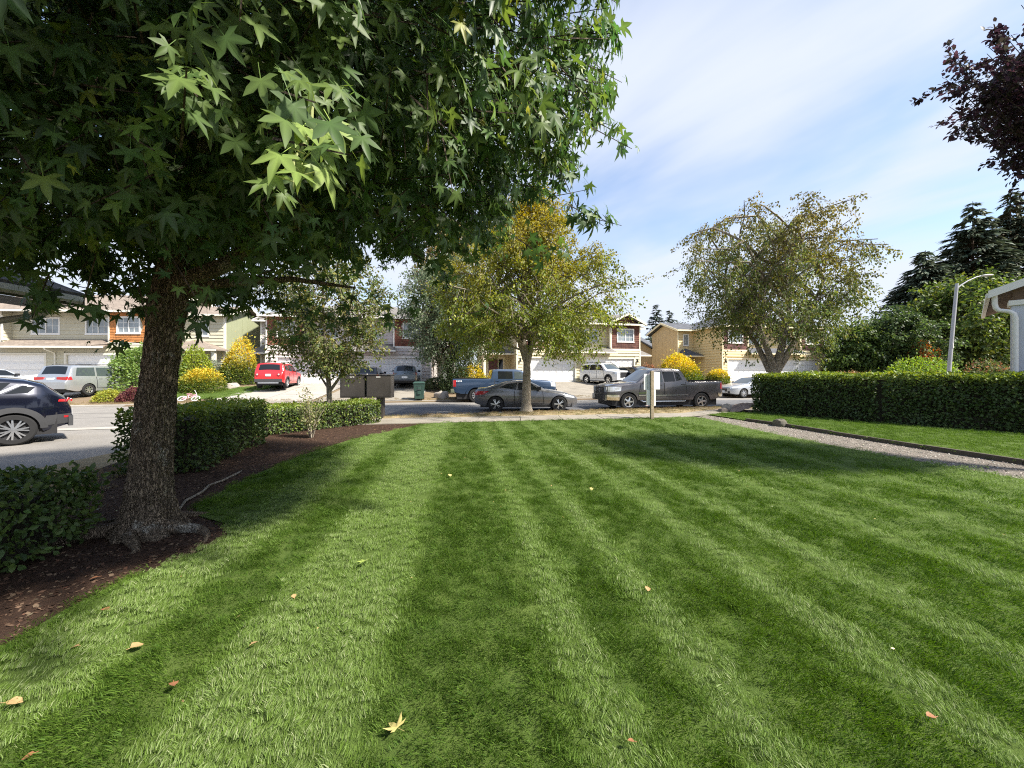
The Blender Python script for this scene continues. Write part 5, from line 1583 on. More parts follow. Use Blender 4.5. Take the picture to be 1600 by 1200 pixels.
conifer('distant conifer just right of the cream gable', (34.5, 92, .9), 17.5, 4.2, 111, CON2, gD, lv=30, per=7)
conifer('distant conifer nearer the yellow duplex roof', (38.6, 94, .9), 16.5, 3.8, 112, CON2, gD, lv=30, per=7)
conifer('distant conifer with only its tip over the cream gable', (31, 105, .9), 16.0, 3.6, 113, CON2, gD, lv=26, per=6)

# shrubs: ball of leaves on short stems
def shrub(name, label, loc, rx, ry, h, seed, cols, n, size, group=None, tmpl=OVAL, weights=None, zlow=.0, amp=.20, top=None, stemh=.0):
    rng = rng_(seed); t = thing(name, label, 'shrub', loc, 0, group)
    d = unit(rng.normal(size=(n, 3))); d[:, 2] = np.abs(d[:, 2])*1.0 - zlow*(rng.random(n) < .35)
    r = np.where(rng.random(n) < .75, rng.uniform(.86, 1.04, n), rng.uniform(.4, .9, n))*blobs(rng, d, amp=amp)*np.where(rng.random(n) < .07, rng.uniform(1.02, 1.25, n), 1)
    P = d*r[:, None]*np.array((rx, ry, h-stemh)); P[:, 2] = np.maximum(P[:, 2]+stemh, .04)
    tip = d*np.array((1, 1, .7))+rng.normal(0, .5, (n, 3))+np.array((0, 0, .25)); nr = d+rng.normal(0, .6, (n, 3))+np.array((0, 0, .5))
    col = palette(rng, n, cols, weights)
    if top is not None:
        k = np.clip((P[:, 2]/h-.35)/.35+rng.normal(0, .25, n), 0, 1)[:, None]
        y = palette(rng, n, top)
        col = col*(1-k)+y*k
    mb = MB()
    for k in range(9):
        a = rng.uniform(0, 2*PI); q = rng.uniform(.3, .75)
        e = (math.cos(a)*rx*q, math.sin(a)*ry*q, h*rng.uniform(.5, .85))
        mb.tube([(e[0]*.1, e[1]*.1, -.05), (e[0]*.45, e[1]*.45, e[2]*.5), e], [.03, .02, .006], 5)
    mb.build('stem', M['bark_brown'], t, None, kind='stuff')
    leaves('foliage', P, tip, nr, size*rng.uniform(.7, 1.3, n), tmpl, np.clip(col, .004, .85), M['leaf'], t)
    return t
YEL = [(.52, .38, .035), (.44, .36, .04), (.56, .43, .05), (.28, .29, .04)]
LOW = [(.10, .13, .02), (.06, .10, .02)]
gY = 'golden yellow shrubs across the street'
def shr(px, Y, **k): return ((px-800)/600*Y, Y, H((px-800)/600*Y, Y))
shrub('golden_shrub', 'wide dome of golden yellow shrub at the edge of the green front yard', (-20.0, 24.6, H(-20, 24.6)-.05), 1.25, 1.1, 1.75, 121, LOW, 5200, .10, gY, top=YEL)
shrub('golden_shrub', 'tall golden yellow shrub with green foot beside the lilac house porch', (-20.3, 28.6, H(-20.3, 28.6)), 1.35, 1.2, 3.0, 122, LOW, 6500, .12, gY, top=YEL, amp=.2)
shrub('golden_shrub', 'golden yellow shrub behind the bed of the blue pickup', (-2.9, 27.8, H(-2.9, 27.8)), 1.35, 1.1, 1.75, 123, LOW, 4800, .11, gY, top=YEL)
shrub('golden_shrub', 'large golden yellow shrub behind the cab of the grey pickup', (14.9, 34.0, H(14.9, 34)), 2.2, 1.8, 2.5, 124, LOW, 8500, .14, gY, top=YEL)
shrub('golden_shrub', 'small round golden yellow shrub below the yellow duplex corner', (19.3, 36.0, H(19.3, 36)), 1.0, .9, 1.35, 125, LOW, 3000, .12, gY, top=YEL)
shrub('leafy_shrub', 'tall loose bright green shrub in front of the khaki garage', (-24.3, 24.9, H(-24.3, 24.9)), 1.9, 1.6, 3.3, 131, [(.13, .20, .045), (.10, .16, .04), (.17, .24, .07)], 6500, .16, None, amp=.28, zlow=.2)
shrub('leafy_shrub', 'upright yellow green shrub rising behind the golden dome', (-21.6, 26.2, H(-21.6, 26)), 1.1, 1.0, 2.7, 132, [(.20, .25, .03), (.16, .20, .03)], 3800, .13, None, amp=.2)
shrub('pale_shrub', 'pale grey shrub before the khaki house porch post', (-22.3, 28.6, H(-22.3, 28.6)), .9, .8, 1.9, 133, [(.22, .24, .18), (.16, .19, .13)], 2200, .12, None, amp=.25)
shrub('low_shrub', 'low yellow green mound shrub behind the silver minivan tail', (-22.0, 20.9, H(-22, 20.9)), .62, .5, .68, 134, [(.30, .30, .05), (.22, .25, .05)], 2600, .08, None)
shrub('low_shrub', 'low dark red barberry mound beside the yellow green one', (-20.85, 21.1, H(-20.85, 21.1)), .75, .55, .72, 135, [(.11, .035, .035), (.075, .025, .03), (.15, .06, .05)], 2800, .08, None)
shrub('topiary_shrub', 'small pruned olive shrub on a pale bent stem', (-20.2, 21.9, H(-20.2, 21.9)), .62, .55, 1.45, 136, [(.14, .14, .05), (.11, .12, .04)], 2400, .07, None, stemh=.55)
shrub('leafy_shrub', 'dark evergreen shrub under the grey green tree', (-3.9, 26.9, H(-3.9, 26.9)), 1.0, .9, 2.6, 137, [(.035, .055, .022), (.05, .075, .03)], 4800, .11, None, amp=.22)
shrub('leafy_shrub', 'low dark shrub between hatchback and tree trunk', (-5.6, 28.0, H(-5.6, 28.0)), .9, .8, .9, 138, [(.06, .08, .035)], 1800, .11, None, amp=.2)
shrub('leafy_shrub', 'wide bright green shrub showing over the tall hedge', (31.6, 30.0, .35), 3.0, 2.0, 2.15, 139, [(.14, .22, .03), (.11, .17, .03), (.18, .26, .05)], 6000, .15, None, amp=.2)
shrub('leafy_shrub', 'low reddish green shrub over the hedge at the right of the lamp', (34.5, 27.5, .4), 2.6, 1.4, 1.75, 140, [(.10, .13, .04), (.17, .10, .05), (.07, .10, .03)], 3600, .15, None, amp=.25)
shrub('pale_shrub', 'pale flowering shrub over the hedge left of the white column', (35.3, 26.2, .4), 1.2, 1.0, 2.1, 141, [(.35, .38, .32), (.12, .17, .06)], 1800, .14, None, amp=.25)
shrub('leafy_shrub', 'orange brown shrub at the end of the yellow duplex', (26.8, 30.8, .5), 1.8, 1.0, 1.35, 142, [(.25, .15, .06), (.16, .15, .05), (.30, .2, .1)], 2600, .13, None, amp=.25)
shrub('leafy_shrub', 'rust coloured shrub below the small porch of the cream duplex', (12.6, 35.6, H(12.6, 35.6)), 1.3, .8, 1.9, 143, [(.22, .12, .07), (.30, .16, .09), (.14, .10, .05)], 2400, .12, None, amp=.2)

# clipped hedges: leaves over a box-like body, core of twigs inside
def hedge(label, line, width, h, seed, cols, per_m2, size, group, top_cols=None, nsingle=0, wob=.05):
    """line: centre line points (x,y)"""
    rng = rng_(seed); t = thing('hedge', label, 'hedge', (line[0][0], line[0][1], 0), 0, group)
    o = np.array((line[0][0], line[0][1]))
    P_ = [Vector((x-o[0], y-o[1], 0)) for x, y in line]
    seg = [(P_[i], P_[i+1]) for i in range(len(P_)-1)]
    tot = sum((b-a).length for a, b in seg)
    def at(s):
        for a, b in seg:
            l = (b-a).length
            if s <= l or (a, b) == seg[-1]:
                d = (b-a).normalized(); return a+d*s, d, Vector((-d.y, d.x, 0))
            s -= l
    pos, nrm = [], []
    hw = width/2
    areas = [('l', tot*h), ('r', tot*h), ('t', tot*width), ('e0', width*h), ('e1', width*h)]
    ph = rng.uniform(0, 6, 6)
    def wobble(s, z): return wob*(.7*math.sin(s*2.3+ph[0])+.5*math.sin(s*5.1+ph[1]+z*3)+.5*math.sin(z*6+ph[2]+s*1.3))
    for nm, ar in areas:
        for _ in range(int(ar*per_m2)):
            if nm in 'lr':
                s, z = rng.uniform(0, tot), h*(rng.uniform(0, 1)**.9); c, d, n = at(s); sg = 1 if nm == 'l' else -1
                off = hw+wobble(s, z)-.06*(1-z/h) - (max(0, z-(h-.12)))*.6
                q = c+n*sg*off+Vector((0, 0, z)); nv = n*sg
            elif nm == 't':
                s, u = rng.uniform(0, tot), rng.uniform(-1, 1); c, d, n = at(s)
                q = c+n*u*hw*.97+Vector((0, 0, h+wobble(s, u*2)-.05*abs(u)**4)); nv = Vector((0, 0, 1))
            else:
                z, u = h*rng.uniform(0, 1), rng.uniform(-1, 1); s = 0 if nm == 'e0' else tot; c, d, n = at(s); sg = -1 if nm == 'e0' else 1
                q = c+n*u*hw*.95+d*sg*(wobble(z*2, u)*1.2-.05*abs(u)**4)+Vector((0, 0, z)); nv = d*sg
            dep = abs(rng.normal(0, .075))
            pos.append(tuple(q-nv*dep)); nrm.append(tuple(nv))
    P, Nn = np.array(pos), np.array(nrm); n = len(P)
    P[:, 2] = np.maximum(P[:, 2], .03)
    tip = rng.normal(0, .7, (n, 3)) + Nn*.55 + np.array((0, 0, -.1)); tip[:, 2] -= .15*(1-Nn[:, 2])
    nr = Nn+rng.normal(0, .45, (n, 3))+np.array((0, 0, .35))
    col = palette(rng, n, cols)
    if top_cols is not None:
        k = np.clip((P[:, 2]/h-.80)/.15+rng.normal(0, .3, n), 0, 1)[:, None]      # paler leaves towards the clipped top
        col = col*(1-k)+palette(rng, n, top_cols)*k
    # twiggy core
    mb = MB(); vs = []; m = max(2, int(tot/.4)+1); fs = []
    for i in range(m):
        c, d, nn = at(tot*i/(m-1)*.999); e = .12 if 0 < i < m-1 else .12
        cc = c + d*(.24 if i == 0 else -.24 if i == m-1 else 0)
        for (u, z) in ((-1, -.05), (-1, h-.2), (1, h-.2), (1, -.05)): vs.append(cc+nn*u*(hw-.24)+Vector((0, 0, z)))
    for i in range(m-1):
        for j in range(3): fs.append((i*4+j, (i+1)*4+j, (i+1)*4+j+1, i*4+j+1))
    fs += [(0, 1, 2, 3), tuple((m-1)*4+j for j in (3, 2, 1, 0))]
    mb.add(vs, fs); mb.build('twigs', M['twig'], t)
    sz = size*rng.uniform(.6, 1.35, n)
    if nsingle:
        # the leaves nearest the camera are pieces of their own
        dist = np.linalg.norm(P+np.array((o[0], o[1], 0))-np.array((0, 0, 1.6)), axis=1)
        vis = Nn @ np.array((1, -.35, .6)) > .2
        idx = np.argsort(np.where(vis, dist, 1e3))[:nsingle]
        single_leaves(t, P[idx], tip[idx], nr[idx], sz[idx], OVAL, M['leaf_hedge1'], 'leaf')
        keep = np.ones(n, bool); keep[idx] = False
        P, tip, nr, sz, col = P[keep], tip[keep], nr[keep], sz[keep], col[keep]
    leaves('foliage', P, tip, nr, sz, OVAL, np.clip(col, .004, .8), M['leaf_gloss'], t)
    return t
def single_leaves(parent, P, tip, nr, sz, tmpl, mat, name, vcol=None):
    me = bpy.data.meshes.new(name); me.from_pydata([tuple(v) for v in tmpl[0]], [], [tuple(int(i) for i in f) for f in tmpl[1]]); me.materials.append(mat); me.polygons.foreach_set('use_smooth', [True]*len(me.polygons))
    if vcol is not None:
        at = me.attributes.new('Col', 'FLOAT_COLOR', 'POINT'); at.data.foreach_set('color', np.column_stack([vcol]*3+[np.ones(len(vcol))]).astype(np.float32).ravel())
    me.update()
    T = unit(tip); S_ = unit(np.cross(T, nr)); Nn = np.cross(S_, T)
    for i in range(len(P)):
        o = bpy.data.objects.new(name, me); COL.objects.link(o); o.parent = parent
        m = Matrix(((S_[i][0], T[i][0], Nn[i][0]), (S_[i][1], T[i][1], Nn[i][1]), (S_[i][2], T[i][2], Nn[i][2]))) * 1.0
        o.matrix_local = Matrix.LocRotScale(Vector(P[i]), m.to_quaternion(), Vector((sz[i],)*3))
M['twig'] = simple('twig_core', (.030, .026, .016), .95, var=.4, vs=14)
M['leaf_hedge1'] = leaf_mat('leaf_hedge_single', .22, .33, .5, ((.050, .085, .022), (.10, .145, .036)))
M['leaf_gum1'] = leaf_mat('leaf_gum_single', .38, .5, .28, ((.055, .10, .028), (.11, .16, .04)), True)
HG = [(.042, .070, .018), (.055, .088, .022), (.034, .056, .016), (.075, .11, .028)]
HT = [(.14, .19, .03), (.11, .16, .028), (.17, .21, .04)]
gH = 'clipped hedges round the lawn'
hedge('low clipped hedge at the lower left edge beside the big trunk', [(-4.60, 1.0), (-4.68, 2.6), (-4.75, 3.85)], 1.35, .66, 151, [(.05, .084, .022), (.066, .105, .028), (.042, .07, .02), (.09, .135, .034)], 1050, .060, gH, nsingle=300, wob=.04)
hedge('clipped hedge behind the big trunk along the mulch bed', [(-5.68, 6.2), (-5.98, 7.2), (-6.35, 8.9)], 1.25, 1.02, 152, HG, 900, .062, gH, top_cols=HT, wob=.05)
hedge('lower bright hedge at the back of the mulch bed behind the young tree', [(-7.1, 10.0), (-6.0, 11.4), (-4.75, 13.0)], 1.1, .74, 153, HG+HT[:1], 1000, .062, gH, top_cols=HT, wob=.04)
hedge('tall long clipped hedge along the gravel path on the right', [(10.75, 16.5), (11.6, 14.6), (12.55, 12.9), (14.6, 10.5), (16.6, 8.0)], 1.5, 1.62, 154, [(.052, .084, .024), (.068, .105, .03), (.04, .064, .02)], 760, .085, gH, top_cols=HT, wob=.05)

# thin straggly variegated shrub in front of the hedge
rng = rng_(161)
t = thing('sparse_shrub', 'thin straggly pale leaved shrub in front of the hedge gap', 'shrub', (-5.1, 9.75, 0), 0)
mb = MB(); LP, LT = [], []
for k in range(17):
    a = rng.uniform(0, 2*PI); rr = rng.uniform(.08, .42); hh = rng.uniform(.5, 1.32)
    e = np.array((math.cos(a)*rr, math.sin(a)*rr, hh)); m_ = e*np.array((.45, .45, .55))
    mb.tube([(.03*math.cos(a), .03*math.sin(a), -.03), tuple(m_), tuple(e)], [.012, .008, .003], 5)
    n = 46; u = rng.uniform(.3, 1.02, n)[:, None]
    LP.append(2*u*(1-u)*m_+u*u*e+rng.normal(0, .06, (n, 3))); LT.append(e*.4+rng.normal(0, .6, (n, 3)))
mb.build('stem', M['bark_grey'], t)
LP, LT = np.vstack(LP), np.vstack(LT); n = len(LP)
leaves('foliage', LP, LT, np.array((0, 0, 1.))+rng.normal(0, .5, (n, 3)), .06*rng.uniform(.7, 1.3, n), OVAL, palette(rng, n, [(.16, .18, .07), (.12, .14, .05), (.28, .27, .14)]), M['leaf'], t)
# ------------------------------------------------------------------ the big sweetgum
rng = rng_(200)
GX, GY = -3.75, 3.95
gum = thing('sweetgum_tree', 'big star leaved tree with furrowed dark trunk overhanging the lawn', 'tree', (GX, GY, 0), 0)
# trunk with furrowed bark and root flare
nseg, nrow = 72, 120
prof_z = [-.05, .05, .15, .3, .55, .9, 1.5, 2.0, 2.3, 2.55, 2.8, 3.2, 4.5, 6.0]
prof_r = [.34, .265, .222, .192, .166, .150, .142, .142, .158, .136, .112, .102, .085, .06]
vs, fs = [], []
ph = rng.uniform(0, 6, 8)
for i in range(nrow):
    f = i/(nrow-1); z = -.05+6.05*f**1.35
    r0 = float(np.interp(z, prof_z, prof_r))
    cxx = .028*z+.024*z*z if z < 3.5 else .392+.1*(z-3.5); cyy = .02*math.sin(z*.9)
    for j in range(nseg):
        a = 2*PI*j/nseg
        fl = max(0, 1-z/.5)
        r = r0*(1+fl*fl*(.16*math.sin(3*a+ph[0])+.12*math.sin(5*a+ph[1])))
        fur = math.sin(15*a+1.6*math.sin(z*5+ph[2]+3*a)+ph[3]+z*1.1)
        fur2 = math.sin(24*a+2.2*math.sin(z*8+ph[4]-2*a)-z*.9)
        r += .0085*fur+.006*fur2+.007*math.sin(4*a+z*2.1+ph[5])+.003*math.sin(z*30+6*math.sin(5*a))
        # old branch collar knots on the upper trunk
        for (ka, kz, kr) in ((-1.5, 2.15, .05), (-1.2, 1.95, .028), (-2.2, 1.35, .025), (.1, 2.3, .05)):
            da = (a-ka+PI) % (2*PI)-PI
            r += kr*.7*math.exp(-((da*.2/.08)**2+((z-kz)/.09)**2))
        vs.append((cxx+r*math.cos(a), cyy+r*math.sin(a), z))
for i in range(nrow-1):
    for j in range(nseg):
        j2 = (j+1) % nseg
        fs.append((i*nseg+j, i*nseg+j2, (i+1)*nseg+j2, (i+1)*nseg+j))
mb = MB(); mb.add(vs, fs); mb.build('trunk', M['bark_gum'], gum, 180)
for (a, ln, r0) in ((-.25, .75, .075), (-2.45, 1.0, .07), (-1.2, .55, .06), (1.35, .55, .055), (2.9, .8, .06)):
    pts, rad = [], []
    for k in range(9):
        f = k/8; q = .15+ln*f; aa = a+.25*math.sin(f*4+a)
        pts.append((q*math.cos(aa), q*math.sin(aa), .085*(1-f)**1.5-.012-.03*f)); rad.append(r0*(1-.8*f)+.006)
    mb = MB(); mb.tube(pts, rad, 8); mb.build('root', M['bark_gum'], gum, 60)

C0 = np.array((-2.75, 3.75, 4.95)); RAD = np.array((3.45, 3.55, 2.95))
def crown_pts(n):
    d = unit(rng.normal(size=(n, 3)))
    u = rng.random(n)
    r = np.where(u < .56, rng.uniform(.84, 1.03, n), rng.uniform(.35, .86, n))
    lump = blobs(rng, d, amp=.10, k=14)
    p = C0 + d*RAD*(r*lump)[:, None]
    return p, d
spr, sd_ = crown_pts(8400)
keep = (spr[:, 2] > 1.95) & ((spr[:, 2] < 6.6) | (rng.random(len(spr)) < .55))
keep &= np.linalg.norm(spr-np.array((0, 0, 1.6)), axis=1) > 1.25
# fewer sprays low down on the far left so that the street shows under the crown
keep &= ~((spr[:, 0] < -3.2) & (spr[:, 2] < 2.55) & (rng.random(len(spr)) < .9))
# and the lawn side skirt stays above head height except for a few hanging tips
yy_ = spr[:, 1]-3.7
keep &= ~((spr[:, 0] > -3.3) & (spr[:, 2] < 2.80+np.where(yy_ > 0, .27, .24)*yy_+.85*np.maximum(0, spr[:, 0]+.6)) & (rng.random(len(spr)) < .95))
spr, sd_ = spr[keep], sd_[keep]
# drooping branch tips that hang out of the crown, each a chain of sprays
TIPS = [((-.35, 3.4, 3.75), (-.1, 3.3, 2.95)), ((.35, 3.6, 3.9), (.62, 3.5, 3.0)), ((.62, 3.5, 3.05), (.86, 3.45, 2.98)), ((-.15, 3.7, 3.4), (.12, 3.6, 2.85)), ((-.9, 3.6, 3.1), (-.75, 3.5, 2.62)), ((-1.4, 3.4, 2.95), (-1.35, 3.3, 2.5)), ((-2.0, 3.0, 2.9), (-1.95, 2.95, 2.35)),
        ((-2.3, 2.6, 2.9), (-2.15, 2.55, 2.3)), ((-1.15, 1.85, 3.0), (-1.05, 1.75, 2.5)), ((-.72, 1.45, 2.75), (-.66, 1.22, 2.28)), ((-1.35, 1.6, 2.9), (-1.2, 1.45, 2.5)), ((-4.6, 4.2, 2.9), (-4.4, 4.2, 2.0)), ((-4.9, 3.9, 2.8), (-4.75, 3.9, 2.35)), ((-5.2, 4.3, 2.9), (-5.3, 4.2, 2.2)), ((-2.9, 4.6, 2.8), (-2.6, 4.7, 2.35)), ((.1, 2.1, 3.2), (.12, 2.05, 2.95)), ((-.5, 2.2, 3.1), (-.4, 2.2, 2.75)), ((.75, 3.6, 4.4), (.95, 3.55, 3.75))]
tipP, tipD = [], []
for (a, b) in TIPS:
    a, b = np.array(a), np.array(b)
    m = max(3, int(np.linalg.norm(b-a)/.16))
    for k in range(m):
        f = k/(m-1); tipP.append(a+(b-a)*f+rng.normal(0, .05, 3)); d = (b-a); d[2] *= .4; tipD.append(d+rng.normal(0, .3, 3)*np.linalg.norm(d))
spr = np.vstack([spr, np.array(tipP)]); sd_ = np.vstack([sd_, unit(np.array(tipD))])
# limbs
mb = MB()
O = Vector((GX, GY, 0))
for i in range(26):
    d = unit(rng.normal(size=(1, 3)))[0]; d[2] = rng.uniform(-.45, .8); d = d/np.linalg.norm(d)
    e = Vector(C0 + d*RAD*.86); zs = min(5.6, max(2.3, 2.1+(e.z-2.2)*.55+rng.uniform(-.2, .2)))
    a = Vector((GX+.028*zs+.02*zs*zs, GY, zs)); L = (e-a).length
    pts = [a.lerp(e, q/5)+Vector((rng.normal(0, .03)*L, rng.normal(0, .03)*L, .08*L*math.sin(PI*q/5))) for q in range(6)]
    mb.tube([p-O for p in pts], [.07*(1-.85*q/5)*min(1.2, L/2.5)+.006 for q in range(6)], 6, cap=False)
mb.build('limb', M['bark_gum'], gum, 60)
# twigs + leaves
LP, LT, LN, TW = [], [], [], MB()
for p, d in zip(spr, sd_):
    dirn = unit((d*np.array((1, 1, .35))+rng.normal(0, .35, 3)+np.array((0, 0, -.25)))[None])[0]
    L = rng.uniform(.28, .5)
    a = p-dirn*L*.6; b = p+dirn*L*.4
    TW.tube([tuple(a-np.array(O)), tuple(b-np.array(O))], [.006, .003], 3, cap=False)
    m = int(rng.integers(7, 12))
    u = np.sort(rng.uniform(.15, 1.0, m))
    ang = np.arange(m)*2.4+rng.uniform(0, 6)
    s1 = unit(np.cross(dirn, (0, 0, 1.0))[None])[0]; s2 = np.cross(s1, dirn)
    out = s1[None]*np.cos(ang)[:, None]+s2[None]*np.sin(ang)[:, None]
    pet = out*.6+dirn*.55+np.array((0, 0, .25)); pet = unit(pet)*rng.uniform(.05, .10, (m, 1))
    base = a+(b-a)*u[:, None]+pet
    od = d*np.array((1, 1, .2))
    LP.append(base)
    LT.append(out*.5+dirn*.4+np.array((0, 0, -.85))+rng.normal(0, .28, (m, 3)))
    LN.append(np.array((0, 0, .75))+od*.75+rng.normal(0, .33, (m, 3)))
TW.build('twig', M['bark_brown'], gum, None, kind='stuff')
LP, LT, LN = np.vstack(LP), np.vstack(LT), np.vstack(LN)
ok = np.linalg.norm(LP-np.array((0, 0, 1.6)), axis=1) > 1.0
LP, LT, LN = LP[ok], LT[ok], LN[ok]
n = len(LP)
sz = .096*rng.uniform(.5, 1.4, n)
O_ = np.array((GX, GY, 0))
dist = np.linalg.norm(LP-np.array((0, 0, 1.6)), axis=1)
inview = (LP[:, 1] > .4) & (np.abs(LP[:, 0]) < 1.36*LP[:, 1]) & (LP[:, 2]-1.6 < 1.0*LP[:, 1])
idx = np.argsort(np.where(inview, dist, 1e3))[:300]
for q in range(4):
    ii = idx[q::4]
    single_leaves(gum, LP[ii]-O_, LT[ii], LN[ii], sz[ii], STARS[q], M['leaf_gum1'], 'leaf', VEIN)
kp = np.ones(n, bool); kp[idx] = False
colg = palette(rng, n, [(.046, .085, .026), (.058, .10, .030), (.036, .068, .024), (.085, .13, .03), (.15, .185, .04)], [.38, .31, .19, .09, .03], jit=.22)
near = kp & (dist < 4.6); farr = kp & ~near
vr = rng.integers(0, 4, n)
for q in range(4):
    nq = near & (vr == q)
    leaves('crown', LP[nq]-O_, LT[nq], LN[nq], sz[nq], STARS[q], colg[nq], M['leaf_gloss'], gum, vcol=VEIN, smooth=True)
leaves('crown', LP[farr]-O_, LT[farr], LN[farr], sz[farr]*1.05, STAR_L, colg[farr], M['leaf_gloss'], gum)
# spray hanging close to the camera, sunlight put into its pale leaf colour
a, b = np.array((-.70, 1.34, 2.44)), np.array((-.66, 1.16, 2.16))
mb = MB(); mb.tube([tuple(a+np.array((-.1, .2, .25))-O_), tuple(a-O_), tuple((a+b)/2+np.array((-.03, 0, 0))-O_), tuple(b-O_)], [.006, .005, .004, .002], 6); mb.build('twig', simple('twig_sun_tint', (.22, .24, .09), .6), gum)
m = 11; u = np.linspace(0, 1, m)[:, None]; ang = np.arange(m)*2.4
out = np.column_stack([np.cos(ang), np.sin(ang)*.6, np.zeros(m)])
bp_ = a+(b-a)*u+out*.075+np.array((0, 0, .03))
single_leaves(gum, bp_-O_, out*.6+np.array((0, -.1, -.75))+rng.normal(0, .2, (m, 3)), np.array((.2, -.8, .6))+rng.normal(0, .25, (m, 3)), .105*rng.uniform(.75, 1.15, m), STARS[1], leaf_mat('leaf_sun_tint', .45, .45, .3, ((.16, .235, .06), (.25, .33, .085)), True), 'leaf', VEIN)
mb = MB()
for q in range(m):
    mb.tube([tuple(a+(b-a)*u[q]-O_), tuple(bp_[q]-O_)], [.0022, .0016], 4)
mb.build('stalk', simple('stalk_sun_tint', (.33, .36, .12), .6), gum, kind='stuff')
# spiky seed balls
for (p) in ((-.98, 1.92, 2.84), (-.2, 2.6, 3.3)):
    mb = MB(); k = 60
    for i in range(k):
        zz_ = 1-2*(i+.5)/k; r_ = math.sqrt(1-zz_*zz_); a = i*2.39996
        d = Vector((r_*math.cos(a), r_*math.sin(a), zz_)); s = d.orthogonal().normalized()*.004; s2 = d.cross(s)
        c = Vector(p)-O
        mb.add([c+d*.010+s, c+d*.010-s*.5+s2, c+d*.010-s*.5-s2, c+d*.021], [(0,1,3), (1,2,3), (2,0,3)])
    mb.lathe([(0, -.012), (.009, -.007), (.012, 0), (.009, .007), (0, .012)], tuple(Vector(p)-O), n=8)
    mb.tube([Vector(p)-O, Vector(p)-O+Vector((.01, .02, .12))], .0015, 4)
    mb.build('seed_ball', simple('seed_ball', (.20, .20, .05), .8), gum)
print('sweetgum leaves', n)

# ------------------------------------------------------------------ purple plum at the right edge
rng = rng_(210)
PC = np.array((9.95, 5.75, 6.65)); PR = np.array((2.6, 2.0, 1.75))
plum = thing('plum_tree', 'dark purple leaved tree reaching in from the upper right edge', 'tree', (10.4, 5.7, 0), 0)
PO = np.array((10.4, 5.7, 0))
mb = MB(); mb.tube([(0, 0, -.1), (.02, 0, .9), (0, 0, 1.9), (-.05, 0, 3.2)], [.16, .13, .12, .09], 12); mb.build('trunk', M['bark_brown'], plum, 60)
mb = MB(); LP, LT = [], []
for i in range(230):
    d = unit(rng.normal(size=(1, 3)))[0]; d[2] = d[2]*.8+.05
    r = rng.uniform(.7, 1.08)
    e = PC+d*PR*r-PO; a = np.array((0, 0, rng.uniform(1.9, 3.2)))
    m_ = a*.5+e*.5+np.array((0, 0, .25))+rng.normal(0, .12, 3)
    mb.tube([tuple(a), tuple(m_), tuple(e)], [.035, .018, .004], 4, cap=False)
    for k in range(9):
        u = rng.uniform(.35, 1.0); p = (1-u)**2*a+2*u*(1-u)*m_+u*u*e
        td = unit((unit((e-a)[None])[0]*.7+rng.normal(0, .55, 3)+np.array((0, 0, .05)))[None])[0]; ln = rng.uniform(.3, .65)
        mb.tube([tuple(p), tuple(p+td*ln)], [.006, .003], 3, cap=False)
        nn = 38; w = rng.uniform(.1, 1.05, (nn, 1))
        LP.append(p+td*ln*w+rng.normal(0, .035, (nn, 3))); LT.append(td*.6+rng.normal(0, .5, (nn, 3))+np.array((0, 0, -.25)))
mb.build('branch', M['bark_brown'], plum, None, kind='stuff')
LP, LT = np.vstack(LP), np.vstack(LT); n = len(LP)
leaves('crown', LP, LT, np.array((0, 0, 1.))+rng.normal(0, .5, (n, 3)), (.085*rng.uniform(.7, 1.25, n)), OVAL, palette(rng, n, [(.030, .016, .022), (.042, .022, .028), (.030, .026, .020)]), M['leaf'], plum)
print('plum leaves', n)

# ------------------------------------------------------------------ grass
def inside(P, poly):
    x, y = P[:, 0], P[:, 1]; c = np.zeros(len(P), bool); n = len(poly); j = n-1
    for i in range(n):
        xi, yi = poly[i]; xj, yj = poly[j]
        with np.errstate(divide='ignore', invalid='ignore'):
            hit = ((yi > y) != (yj > y)) & (x < (xj-xi)*(y-yi)/((yj-yi) if yj != yi else 1e-9)+xi)
        c ^= hit; j = i
    return c
def vnoise(P, f, seed):
    """cheap smooth noise from a few sines"""
    r = np.random.default_rng(seed); v = np.zeros(len(P))
    for k in range(7):
        a = r.uniform(0, 2*PI); w = f*r.uniform(.6, 1.8); v += np.sin((P[:, 0]*math.cos(a)+P[:, 1]*math.sin(a))*w+r.uniform(0, 6))*r.uniform(.5, 1)
    return v/3.2

